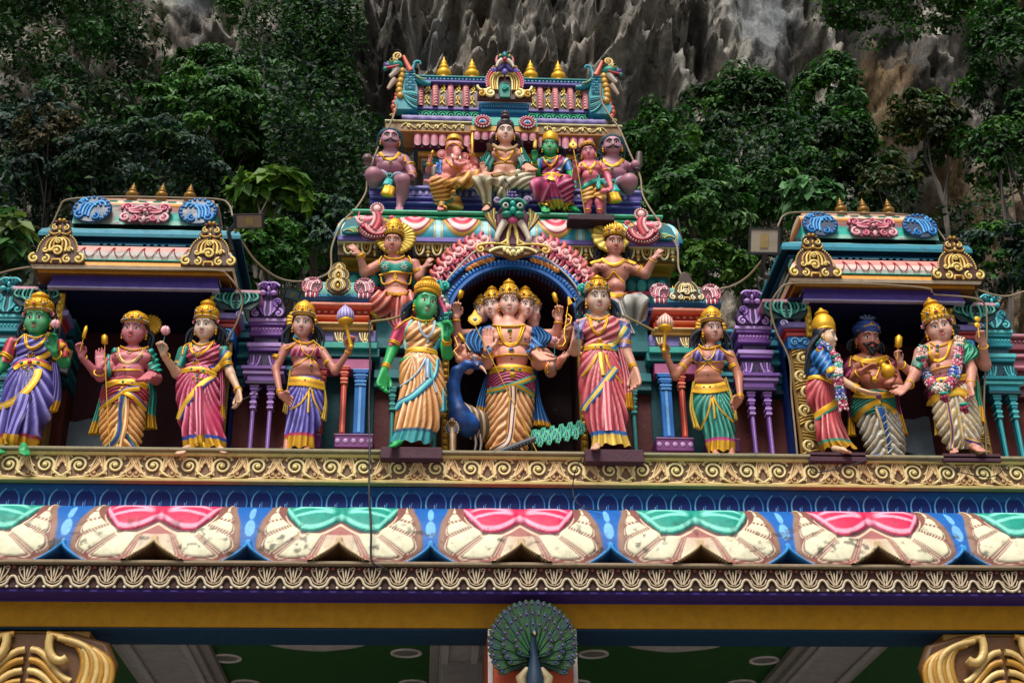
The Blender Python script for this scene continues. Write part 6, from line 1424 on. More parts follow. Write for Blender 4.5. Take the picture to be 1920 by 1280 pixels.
    def disc(s,name,x,y,r,dy=.1,col=None,n=20,th=.02,rim=True,flute=True):
        col=gd('c8981c')if col is None else col;c=s.W(x,y,dy);F=Fr(c,u=(0,.1,1));mb=MB();R=r*s.s;a=np.linspace(0,2*math.pi,n*4,endpoint=False);rr=np.array([0.0,.3,.6,.9,1.,1.0])[:,None];hh=np.array([.01,.012,.012,.016,.012,-.01])[:,None];fl=(.006*np.cos(a*n)if flute else 0)*np.array([0,.5,1,1,.6,0])[:,None]
        mb.grid(F(R*rr*np.cos(a)*(1+.03*np.cos(a*n)),R*rr*np.sin(a),hh+fl),np.stack([lerp(col*[.55,.5,.4,1],col,(.5+.5*np.cos(a*n))[:,None])]*6),cu=True);mb.build(name,s.t)
    def tubew(s,name,pts,r,col,mat=None,n=7):mb=MB();mb.tube([s.w(p)for p in pts],np.asarray(r)*s.s,col,n);return mb.build(name,s.t,mat)
    def lotus(s,x,y,r,dy=-.1,stem=None,col='d87c8c'):
        if stem:s.tubew('flower_stem',[(x,y,dy),stem],3.2,hx('0f7a6c'))
        c=s.W(x,y,dy);R=r*1.35*s.s
        mb=MB()
        for ring_,n,op in((0,5,.35),(1,6,.75)):
            for k in range(n):
                a=k*2*math.pi/n+ring_*.5;d=np.array([math.cos(a),math.sin(a),0]);p0=c+d*R*.2;mb.tube([p0,p0+d*R*.45*op+[0,0,R*.5],p0+d*R*.35*op+[0,0,R*1.1],p0+d*R*.3*op+[0,0,R*1.5]],np.array([.3,.45,.34,.04])*R,lerp(hx(col),hx('f4ccd0'),.4*ring_),6)
        mb.build('lotus_bud',s.t)
    def plinth(s,x0,x1,y0,y1,ydep,front,col='4a2c38'):
        a=s.W(x0,y0,front);b=s.W(x1,y1,front);mb=MB();mb.box(a[0],b[0],s.Y+front,s.Y+front+ydep,b[2],a[2],hx(col));mb.build('plinth',s.t,M_WALL)
    def spear(s,pts,head,dyh=-.1,r=4.,hs=(20,34)):
        s.tubew('spear_shaft',pts,r,gd('c89a2c'));c=s.w(head);F=Fr(c);w_,h_=hs[0]*s.s,hs[1]*s.s;mb=MB()
        out=[(0,-.9),(.55,-.65),(.95,-.25),(.85,.2),(.4,.6),(0,1.25),(-.4,.6),(-.85,.2),(-.95,-.25),(-.55,-.65)];plate(mb,F,[(x*w_,z*h_)for x,z in out],.012,GOLD);plate(mb,Fr(c+[0,0,0]),[(x*w_*.75,z*h_*.75)for x,z in out],.016,gd('e8c860'),0)
        mb.ball(F(0,-.05*h_,.02),np.array([.3,.15,.25])*w_,hx('c8c8c8'),7,5);mb.ball(F(0,0,.024),.1*w_,hx('b01818'),6,4);mb.build('spear_blade',s.t)
    def baton(s,p,q,w=12,name='emblem'): # faceted gilt rod head held in the fingers
        a,b=s.w(p),s.w(q);m=a+(b-a)*.5;mb=MB();mb.tube([a,m],3.*s.s,GOLD,5);mb.tube([m,m+(b-m)*.05,m+(b-m)*.8,b],np.array([.4,1,1,.25])*w*s.s,GOLD,4);mb.build(name,s.t)
ZA,ZB,ZC,ZD,ZE,ZF,ZG,ZH,ZI,ZJ,Z2,Z3,Z4,ZK=(130,560,4.268),(290,540,4.),(830,500,3.556),(1490,550,4.),(1660,540,3.88),(640,390,4.922),(1080,390,4.922),(670,230,7.113),(880,200,6.095),(1050,240,7.529),(480,480,3.2),(700,460,3.048),(1180,500,3.369),(0,480,3.2)
def lady_torso(f,nk,shl,shr,wa,ww,hip,hw,br,r=20,k=.03,dep=.62):
    # nk neck base, shoulders, waist point + half width, hips + half width, br breast centres/radius
    f.cone(nk,(nk[0],nk[1]-34,0),r*1.45,r*1.3);f.cone(shl,nk,r*.85,r*1.15,k);f.cone(shr,nk,r*.85,r*1.15,k)
    cx=(shl[0]+shr[0])/2;cw=abs(shr[0]-shl[0])/2;cy=(nk[1]*.5+wa[1]*.5)
    f.ell((cx,cy,.01),(cw*.86,cw*.6,(wa[1]-nk[1])*.50),k);f.ell((wa[0],wa[1],.01),(ww,ww*dep*1.05,(wa[1]-nk[1])*.42),k);f.ell((hip[0],hip[1],.01),(hw,hw*dep,44),k)
    for bx,by,rr in br:f.ell((bx,by,-.035),(rr,rr*.8,rr*.92),.02)
# ---------------------------------------------------------------- standing lady in the crimson sari
def fig_pink_lady():
    f=Fig(ZB,11.2,'statue of a pale lady in a crimson sari raising a pink lotus, left pavilion',(350,1225),skin='c9a184')
    h=f.head(382,290,68,80,yaw=-12,pitch=14,roll=3);f.face.append((h,hx('e2cdbd'),.8))
    lady_torso(f,(372,412),(238,465),(505,470),(345,610),104,(335,680),140,[(300,500,50),(420,500,52)])
    aL=[(225,480,.02),(165,640,-.02),(70,505,-.2)];aR=[(515,480,.02),(568,640,.0),(628,765,-.06)]
    f.arm(aL,(46,38,24));f.arm(aR,(46,34,22));f.hand((66,500,-.21),(38,385,-.24),(-.2,-1,0),1,.75,thick=1.15);f.hand((630,772,-.06),(640,915,-.1),(-.3,-.2,0),-1,.35)
    f.g='leg';f.foot((250,1195,-.14),(180,1240,-.34),34);f.foot((480,1195,.0),(525,1232,-.32),30);f.g='torso'
    f.body()
    f.cloth('blouse_sleeve',[(130,400),(300,395),(260,580),(190,600),(140,560)],['arm','torso'],'0f6a5c','2a9a84',(.02,.008),amp=.004)
    f.cloth('blouse_sleeve',[(470,420),(560,440),(565,590),(490,600),(480,500)],['arm'],'0f6a5c','2a9a84',(.02,.008),amp=.004)
    f.cloth('sari_top',[(215,430),(250,430),(330,480),(450,405),(520,440),(520,560),(470,640),(200,640),(205,520)],['torso'],'a81f4c','e88aa4',(.012,.028),.008,.014)
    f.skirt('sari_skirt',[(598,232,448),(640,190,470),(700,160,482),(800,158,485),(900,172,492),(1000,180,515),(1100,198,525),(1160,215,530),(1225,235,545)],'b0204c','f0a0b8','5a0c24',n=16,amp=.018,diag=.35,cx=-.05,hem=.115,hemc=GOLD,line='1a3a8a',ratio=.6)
    f.band('pallu_border',[(556,480),(510,540),(455,605),(420,612)],62,[gd('b88a20'),GOLD,hx('1a3a8a')],.012);f.band('sari_border',[(440,672),(360,720),(280,810),(215,900),(182,985)],52,[hx('1a3a8a'),GOLD,gd('e8c050'),GOLD],.012,taper=[.7,1,1.1,1,.9])
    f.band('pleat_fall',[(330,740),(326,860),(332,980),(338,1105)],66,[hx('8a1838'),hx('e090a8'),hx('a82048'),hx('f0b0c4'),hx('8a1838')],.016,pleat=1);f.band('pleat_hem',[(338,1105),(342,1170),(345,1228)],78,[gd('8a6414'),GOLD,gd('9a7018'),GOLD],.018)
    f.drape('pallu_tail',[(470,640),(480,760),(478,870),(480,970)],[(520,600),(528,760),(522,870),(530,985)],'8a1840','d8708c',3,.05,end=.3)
    f.band('waist_belt',[(206,628),(270,612),(340,612),(410,632),(456,660)],42,[GOLD,gd('a87a18'),GOLD],.014)
    f.gems('belt_jewels',[(278,612,13,'10806c'),(322,624,15,'b02a4a'),(367,626,13,'10806c'),(318,655,9,'1a5aa0'),(316,680,8,'1a8a8a'),(314,702,8,'1a5aa0'),(240,618,6,'1a5aa0'),(405,634,6,'1a5aa0'),(345,680,9,'c89a20'),(290,672,9,'c89a20')])
    f.cord('necklace',[(288,400),(330,432),(375,428),(445,402)],7,GOLD,beads=14);f.pendant(338,436,10,'10806c')
    for d in(0,1):f.cord('long_necklace',[(262+d*13,410),(272+d*10,470),(310,505-d*12),(360,490-d*14),(410-d*8,450),(436-d*10,408)],6.5,GOLD)
    f.gems('necklace_jewels',[(292,498,7,'1a5aa0'),(312,508,10,'10806c'),(338,500,7,'1a5aa0')]);f.pendant(305,545,18,'1a3a8a')
    f.cord('blouse_neck_trim',[(208,500),(222,440),(262,415)],7,GOLD)
    f.ring('sleeve_cuff',(188,575,-.0),(172,600,-.01),44,8,GOLD,cnt=2);f.ring('sleeve_cuff',(540,572,.0),(550,600,0),42,8,GOLD,cnt=2)
    f.ring('bangle',(88,518,-.17),(70,505,-.2),32,7);f.ring('bangle',(622,762,-.05),(628,775,-.06),30,6,cnt=2)
    f.lotus(78,340,30,-.27,(58,465,-.26));f.dface(h);f.hair(h,[(262,400,.06),(520,420,.06),(470,395,.05)]);f.crown(h,188,'basket',tilt=8);f.earrings(h,flower='e8909c')
fig_pink_lady()

# ---------------------------------------------------------------- green lady in the violet sari, far left
def fig_violet_lady():
    f=Fig(ZK,11.12,'statue of a green-skinned lady in a violet sari at the far left edge',(90,1175),skin='1f8a4c')
    h=f.head(228,385,64,76,yaw=-4,pitch=14,roll=0);f.face.append((h,hx('6cc894'),.75))
    lady_torso(f,(222,478),(85,520),(350,530),(190,640),96,(180,700),132,[(150,560,48),(265,560,46)])
    aL=[(72,530,.02),(20,650,.0),(-50,740,-.05)];aR=[(360,540,.02),(385,640,-.05),(330,580,-.2)]
    f.arm(aL,(40,34,22));f.arm(aR,(38,34,23));f.hand((325,575,-.22),(318,455,-.24),(-.1,-1,0),-1,.5,thick=1.1)
    f.g='leg';f.foot((140,1135,-.2),(150,1190,-.34),30);f.foot((10,1150,-.1),(0,1178,-.25),28);f.g='torso';f.body()
    f.cloth('sleeve',[(30,470),(110,480),(90,640),(10,640)],['arm','torso'],'a82c3c','d0606c',(.02,.008),amp=.004);f.cloth('sleeve',[(340,500),(400,510),(405,610),(350,600)],['arm'],'a82c3c','d0606c',(.02,.008),amp=.004)
    f.cloth('sari_top',[(95,510),(150,470),(250,500),(310,470),(375,500),(350,640),(300,660),(80,660)],['torso'],'4a3c94','a098d8',(.010,.026),.008,.014)
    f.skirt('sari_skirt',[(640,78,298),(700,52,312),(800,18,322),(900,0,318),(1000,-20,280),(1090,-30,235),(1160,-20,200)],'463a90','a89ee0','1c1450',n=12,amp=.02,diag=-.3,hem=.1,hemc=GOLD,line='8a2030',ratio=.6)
    f.band('sari_border',[(232,680),(215,740),(150,820),(70,880),(2,905)],46,[GOLD,gd('e8c050'),gd('b88a20')],.012);f.band('pleat_fall',[(150,830),(110,950),(70,1070)],90,[hx('2c2068'),hx('9488d0'),hx('3a2e80'),hx('8a80cc'),hx('2c2068')],.015);f.band('pleat_hem',[(72,1070),(52,1165)],105,[gd('9a7018'),GOLD,gd('8a6414'),GOLD],.018)
    f.drape('pallu_tail',[(305,650),(312,760),(285,870),(255,955)],[(350,650),(365,760),(365,860),(345,930)],'3c2f84','8a80cc',4,.03,end=.28)
    f.band('waist_belt',[(85,675),(130,645),(190,636),(250,645),(305,675)],44,[gd('b8323c')*.9+[0,0,0,0],GOLD,GOLD],.014);f.gems('belt_jewels',[(177,641,15,'b0284c'),(130,645,12,'10806c'),(225,643,12,'10806c'),(165,665,6,'1a6aa8'),(165,685,6,'1a6aa8'),(165,705,6,'1a6aa8'),(190,670,8,'c89a20'),(145,672,8,'c89a20')])
    f.cord('necklace',[(160,478),(195,492),(230,492),(285,468)],6,GOLD,beads=12);f.pendant(214,490,8,'10806c')
    for d in(0,1):f.cord('long_necklace',[(148+d*12,470),(155+d*9,530),(185,560-d*8),(230,545-d*9),(275-d*7,500),(298-d*9,460)],6,GOLD)
    f.pendant(183,583,16,'1a3a8a');f.ring('sleeve_cuff',(45,600,0),(30,620,0),40,8,GOLD,cnt=2);f.ring('sleeve_cuff',(380,580,0),(384,595,-.01),38,8,GOLD,cnt=2);f.ring('bangle',(345,592,-.17),(330,580,-.2),30,7)
    f.cord('blouse_trim',[(90,560),(105,510),(150,470)],6,GOLD);f.band('shoulder_border',[(380,525),(330,560),(270,600),(225,620)],34,[GOLD,gd('e8c050'),GOLD],.01)
    f.lotus(330,425,24,-.27,(318,520,-.26));f.dface(h);f.hair(h,[(135,470,.05),(330,480,.06),(300,460,.05)]);f.crown(h,150,'basket');f.earrings(h,flower='e8909c')
# ---------------------------------------------------------------- central-left male with green shawl
def chest(f,nk,shl,shr,wa,ww,hip,hw,r=20,pecs=None,belly=None,k=.03,dep=.6):
    f.cone(nk,(nk[0],nk[1]-36,0),r*1.35,r*1.3);f.cone(shl,nk,r*1.0,r*1.3,k);f.cone(shr,nk,r*1.0,r*1.3,k)
    cw=abs(shr[0]-shl[0])/2;cx=(shl[0]+shr[0])/2;f.ell((cx,lerp(nk[1],wa[1],.38),.0),(cw*.93,cw*.6,(wa[1]-nk[1])*.48),k);f.ell((wa[0],lerp(nk[1],wa[1],.85),0),(ww,ww*dep*1.1,(wa[1]-nk[1])*.42),k);f.ell((hip[0],hip[1],0),(hw,hw*dep,44),k)
    for x,y,rr in(pecs or[]):f.ell((x,y,-.05),(rr,rr*.5,rr*.62),.018)
    for x,y,rr in(belly or[]):f.ell((x,y,-.03),(rr,rr*.75,rr*.8),.03)
def nipples(f,pts,r=3.5,c='4a1c1c'):
    for x,y in pts:mb=MB();p,n,_=f.hit(x,y);mb.ball(p,r*f.s,hx(c),7,5);mb.build('nipple',f.t)
def navel(f,x,y,r=4):mb=MB();p,n,_=f.hit(x,y);mb.ball(p,np.array([r*.7,r*.5,r])*f.s,hx('4a2020'),6,5);mb.build('navel',f.t)
def fig_shawl_man():
    f=Fig(ZA,11.25,'statue of a pink-skinned man with teal shawl and thin gold staff in the left pavilion',(400,1225),skin='b8646c')
    h=f.head(522,255,82,92,yaw=-4,pitch=14,roll=4);f.face.append((h,hx('d898a0'),.5))
    chest(f,(515,395),(365,430),(650,440),(480,660),130,(460,700),160,24,[(420,470,84),(580,470,84)],[(470,590,118)])
    a1=[(370,470,.08),(210,590,-.02),(100,470,-.12)];a2=[(380,500,.05),(250,620,-.12),(240,560,-.24)];a3=[(640,470,.05),(690,640,-.02),(640,620,-.2)];a4=[(640,500,.08),(790,600,.0),(700,600,.0)]
    f.arm(a1,(44,38,26));f.arm(a2,(44,44,30));f.arm(a3,(46,50,30));f.hand((98,465,-.13),(70,340,-.16),(.3,-1,0),1,.6,thick=1.1);f.hand((240,555,-.26),(250,390,-.26),(0,-1,0),1,.05,g='hand',spread=.08,thick=1.12);f.hand((645,600,-.22),(600,650,-.32),(-.2,-1,.6),1,.15,g='hand',thick=1.1,size=1.7)
    f.body()
    f.cloth('shawl',[(310,430),(400,380),(400,420),(330,440),(320,620),(290,650),(300,500)],['torso','arm'],'0f6a5c','2aa890',(.02,.0),.01,.01);f.cloth('shawl',[(620,395),(700,420),(800,560),(700,600),(640,560),(650,470)],['torso','arm'],'0f7a68','3ab89c',(.015,.02),.012,.014)
    f.drape('shawl_tail',[(265,700),(230,840),(190,970),(150,1085)],[(300,700),(290,850),(270,980),(245,1090)],'0c5a50','2a9a84',3,.06,end=.3,endc=gd('c0921c'));f.drape('shawl_tail',[(610,600),(610,760),(600,900),(590,1045)],[(670,640),(700,780),(690,930),(705,1045)],'0c5a50','2a9a84',3,.06,end=.28,endc=gd('c0921c'))
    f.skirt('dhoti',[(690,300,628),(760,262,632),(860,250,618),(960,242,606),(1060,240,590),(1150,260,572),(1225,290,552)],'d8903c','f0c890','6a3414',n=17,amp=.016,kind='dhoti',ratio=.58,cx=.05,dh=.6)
    f.skirt('waist_cloth',[(665,305,625),(720,268,636),(790,248,636),(880,250,610)],'a0182c','d86070','3a0812',n=9,amp=.012,kind='swag',ratio=.66,bvh=True)
    f.band('hip_sash',[(252,880),(310,830),(400,770),(460,730),(560,720)],46,[hx('1a3a8a'),GOLD,GOLD,GOLD],.014);f.band('hip_sash',[(440,750),(520,790),(570,840),(610,885)],46,[hx('1a3a8a'),GOLD,GOLD,GOLD],.014)
    f.band('pleat_panel',[(428,785),(415,900),(400,1030),(370,1130),(300,1200)],62,[hx('e0a860'),hx('1f7a68'),hx('3a2a8c'),hx('3a2a8c'),hx('1f7a68'),hx('e8b878')],.016);f.band('pleat_panel',[(462,800),(460,950),(440,1080),(410,1200)],34,[hx('c8803c'),hx('f0d0a0')],.014);f.band('pleat_panel',[(460,1080),(490,1150),(530,1210)],28,[hx('1f7a68'),hx('3a2a8c')],.012)
    f.band('waist_belt',[(306,690),(380,672),(460,668),(540,678),(618,706)],54,[GOLD,gd('b88a1c'),GOLD],.016);f.gems('belt_jewels',[(430,672,16,'10806c'),(362,674,12,'2a3a9a'),(500,680,12,'2a3a9a'),(422,715,12,'c89a20'),(405,735,10,'c89a20'),(435,740,10,'c89a20'),(420,760,10,'c89a20')])
    f.cord('collar',[(415,385),(470,410),(530,415),(600,400),(630,390)],8,GOLD,beads=16);f.pendant(478,418,13,'10806c')
    f.band('long_collar',[(390,395),(400,470),(450,520),(520,500),(575,450),(600,400)],24,[GOLD,hx('2a3a8a'),GOLD],.01);f.band('chest_cord',[(345,578),(440,570),(566,572)],15,[GOLD,GOLD],.008);f.pendant(440,545,12,'c07080');f.cord('sacred_thread',[(640,400),(560,490),(440,575),(360,648)],3,hx('8a6ab0'))
    nipples(f,[(368,452),(580,458)],9);navel(f,447,592,11)
    f.ring('bangle',(118,480,-.1),(100,470,-.12),34,7);f.ring('bangle',(240,590,-.22),(240,575,-.24),42,7);f.disc('halo',640,215,105,.08);f.baton((85,420,-.2),(140,215,-.2),18);f.baton((285,440,-.24),(283,285,-.24),26)
    f.tubew('staff',[(283,430,-.28),(300,800,-.28),(325,1222,-.28)],4,gd('c89a2c'));f.dface(h,stripes=True);f.hair(h,[(620,380,.05)]);f.crown(h,125,'tiara');f.earrings(h,.13)
# ---------------------------------------------------------------- mace bearers (mirror-like pair)
def mace(f,base,mid,top,R,col,hi):
    a,m,t=map(f.w,(base,mid,top));mb=MB();mb.tube([a,a+(m-a)*.9,m],np.array([.26,.22,.3])*R*f.s,GOLD,8);ax=(t-m)/np.linalg.norm(t-m);mb.lathe(m,[(.2*R*f.s,0),(.8*R*f.s,.25*R*f.s),(.95*R*f.s,.6*R*f.s),(.75*R*f.s,.8*R*f.s)],GOLD,18,ax=ax);mb.ball(a,.34*R*f.s,GOLD,8,6);mb.build('mace_handle',f.t)
    H_=np.linalg.norm(t-m)-.5*R*f.s;pr=[(.7,0),(.98,.12),(1.05,.3),(.95,.5),(.7,.68),(.35,.84),(.12,.94),(0,1)];mb=MB();an=np.arange(60);st=(.5+.5*np.cos(an*2*math.pi/60*15))
    P_=along(np.array(pr)*[R*f.s,H_],16);c=np.stack([lerp(hx(col),hx(hi),st[:,None])]*16);tmp=MB();tmp.lathe(m+ax*.5*R*f.s,P_,hx(col),60,ax=ax,mod=lambda a,i:1+.04*np.cos(a*15));tmp.c[0]=c.reshape(-1,4);tmp.build('mace_head',f.t)
def fig_mace(Z,side,base,Y,label,skin,S):
    f=Fig(Z,Y,label,base,skin=skin);q=S
    h=f.head(*q['head'][:4],yaw=q['head'][4],pitch=14,roll=q['head'][5]);f.face.append((h,hx('e8c8bc'),.6))
    lady_torso(f,q['nk'],q['sl'],q['sr'],q['wa'],q['ww'],q['hip'],q['hw'],q['br'],r=q['r'])
    f.ell((q['wa'][0],q['wa'][1]-6,-.02),(q['ww']*.95,q['ww']*.7,q['ww']*.55),.03)
    f.arm(q['down'],q['rd']);f.arm(q['up'],q['rd']);f.hand(*q['hd'],(0,-.6,-.5),q['th'],.25,g='hand');f.hand(*q['hu'],(q['th']*.3,-1,0),-q['th'],.85,g='hand',thick=1.2)
    f.g='leg'
    for a,b in q['feet']:f.cone(a,b,q['fr'],q['fr']*.85);f.foot(b,(b[0],b[1]+8,b[2]-.14),q['fr']*1.1)
    f.g='torso';f.body()
    f.cloth('bodice',q['bod'],['torso'],*q['bodc'],(.03,.01),.006,.006)
    f.skirt('skirt',q['sk'],*q['skc'],n=13,amp=.012,diag=.1,hem=.17,hemc=GOLD,line=q['line'],ratio=.62)
    for b in q['gold_tail']:f.drape('gold_tassel',b[0],b[1],'b88a1c','e8c44c',3,.0,amp=.01)
    for b in q['sash']:f.band('gold_sash',b,q['sw'],[gd('b88a20'),GOLD,gd('e8c050')],.010)
    f.band('waist_belt',q['belt'],q['bw'],[GOLD,gd('b0801c'),GOLD],.014);f.gems('belt_jewels',q['bj'])
    for c in q['cords']:f.cord('chest_chain',c,q['cr'],GOLD)
    f.cord('collar',q['collar'],q['cr']*1.4,GOLD,beads=14);f.gems('necklace_jewels',q['nj']);navel(f,*q['nav'])
    for a,b,R in q['rings']:f.ring('armlet',a,b,R,q['cr']*1.2,cnt=2)
    mace(f,*q['mace']);f.disc('halo',*q['halo']);f.dface(h,browt=.035);f.hair(h,q['hair'],wave=.2);f.crown(h,q['ch'],'tiara',z0=.6);f.earrings(h,.14)
def figs_mace():
    fig_mace(Z2,-1,(245,1175),11.2,'statue of a mace bearer in a violet skirt holding a lilac-headed mace','b07060',dict(head=(282,410,52,66,-3,3),nk=(285,510),sl=(190,545),sr=(385,560),wa=(300,680),ww=84,hip=(300,720),hw=98,r=17,br=[(248,575,40),(340,580,40)],down=[(175,555,.0),(118,680,.0),(145,825,-.08)],up=[(395,570,0),(475,690,-.06),(555,575,-.14)],rd=(30,24,17),hd=((148,835,-.09),(245,888,-.16)),hu=((560,560,-.15),(575,465,-.18)),th=1,feet=[((190,1100,0),(180,1160,-.04)),((300,1100,0),(302,1165,-.04))],fr=22,
        bod=[(200,575),(260,540),(300,575),(370,550),(405,580),(395,600),(200,600)],bodc=('a8305c','d888a8'),sk=[(745,200,398),(800,190,408),(880,188,408),(960,182,398),(1040,178,375),(1100,170,358),(1165,172,345)],skc=('4a3fa0','a8a0e0','1c1450'),line='a82048',gold_tail=[([(200,690),(185,800),(158,930)],[(215,690),(205,820),(200,965)]),([(395,760),(410,880),(380,975)],[(410,760),(428,880),(420,990)])],
        sash=[[(205,920),(265,890),(318,810),(330,780)],[(320,800),(316,870),(312,940)],[(335,800),(350,870),(395,960)]],sw=12,belt=[(198,752),(260,752),(330,760),(400,780)],bw=62,bj=[(265,745,8,'10806c'),(295,747,9,'a81c30'),(325,750,8,'c89a20'),(355,755,8,'c03048'),(380,748,7,'10806c'),(322,785,7,'10806c'),(322,805,7,'10806c')],
        cords=[[(175,560),(230,530),(262,500)],[(262,510),(280,570),(322,600),(345,570),(355,530)],[(215,665),(270,640),(320,600)],[(330,610),(365,650),(385,668)],[(400,560),(370,530),(345,510)],[(325,610),(330,650)]],cr=4.6,collar=[(228,500),(260,522),(310,530),(345,512)],nj=[(310,540,6,'10606c'),(330,605,8,'10806c'),(330,658,10,'1a3a8a'),(300,522,5,'b02040')],nav=(333,690,5),rings=[((128,605,0),(122,618,0),27),((430,640,-.03),(440,655,-.04),27),((142,812,-.07),(146,825,-.08),19),((552,580,-.13),(556,566,-.15),19)],
        mace=((570,545,-.2),(540,415,-.22),(535,290,-.22),52,'6a5ea8','c8bce0'),halo=(275,390,98,.1),hair=[(175,520,.05),(385,530,.05)],ch=115))
    fig_mace(Z4,1,(585,1190),11.2,'statue of a mace bearer in a teal skirt holding a cream-headed mace','b07058',dict(head=(525,398,52,64,6,-2),nk=(515,500),sl=(395,545),sr=(620,555),wa=(495,690),ww=82,hip=(505,730),hw=102,r=18,br=[(440,565,42),(560,570,42)],down=[(635,560,0),(690,690,0),(700,830,-.08)],up=[(380,575,0),(290,690,-.06),(232,560,-.14)],rd=(34,27,18),hd=((700,840,-.09),(620,905,-.18)),hu=((228,555,-.15),(205,465,-.18)),th=-1,feet=[((550,1130,0),(545,1182,-.04)),((640,1130,0),(645,1185,-.04))],fr=24,
        bod=[(392,560),(430,530),(490,580),(560,525),(605,560),(600,600),(400,600)],bodc=('5a4a9c','a898cc'),sk=[(775,408,620),(830,402,640),(900,400,655),(980,430,662),(1060,470,668),(1110,485,668),(1180,495,662)],skc=('0f7a68','7ad0bc','06302c'),line='a82078',gold_tail=[([(398,730),(380,880),(405,1015)],[(415,730),(405,880),(450,1030)]),([(598,710),(625,850),(648,970)],[(612,705),(665,860),(685,970)])],
        sash=[[(450,1030),(495,930),(518,830)],[(522,820),(535,890),(540,960)],[(530,820),(570,900),(655,980)]],sw=12,belt=[(405,768),(470,775),(540,772),(612,755)],bw=66,bj=[(472,762,9,'1a5a9a'),(508,762,10,'a81c30'),(543,756,8,'1a5a9a'),(520,822,9,'5a3a9a'),(440,760,6,'c89a20'),(580,748,6,'c89a20')],
        cords=[[(345,580),(400,540),(445,505)],[(440,510),(465,570),(500,590),(530,560),(548,500)],[(420,670),(460,640),(488,600)],[(495,600),(540,650),(590,665)],[(660,565),(610,540),(568,505)],[(390,590),(440,605),(490,600)],[(500,600),(560,600),(605,595)]],cr=5,collar=[(440,498),(470,520),(520,520),(570,500)],nj=[(478,505,6,'1a5a9a'),(505,508,7,'10806c'),(530,505,6,'1a5a9a'),(490,600,8,'10806c')],nav=(497,682,7),rings=[((335,635,-.03),(322,650,-.04),30),((655,625,0),(662,638,0),29),((236,568,-.12),(232,556,-.14),21),((698,818,-.07),(700,830,-.08),21)],
        mace=((218,530,-.2),(226,410,-.22),(228,290,-.22),50,'a84838','f0dcc8'),halo=(515,390,104,.1),hair=[(400,500,.05),(625,510,.05)],ch=118))
fig_violet_lady();fig_shawl_man();figs_mace()
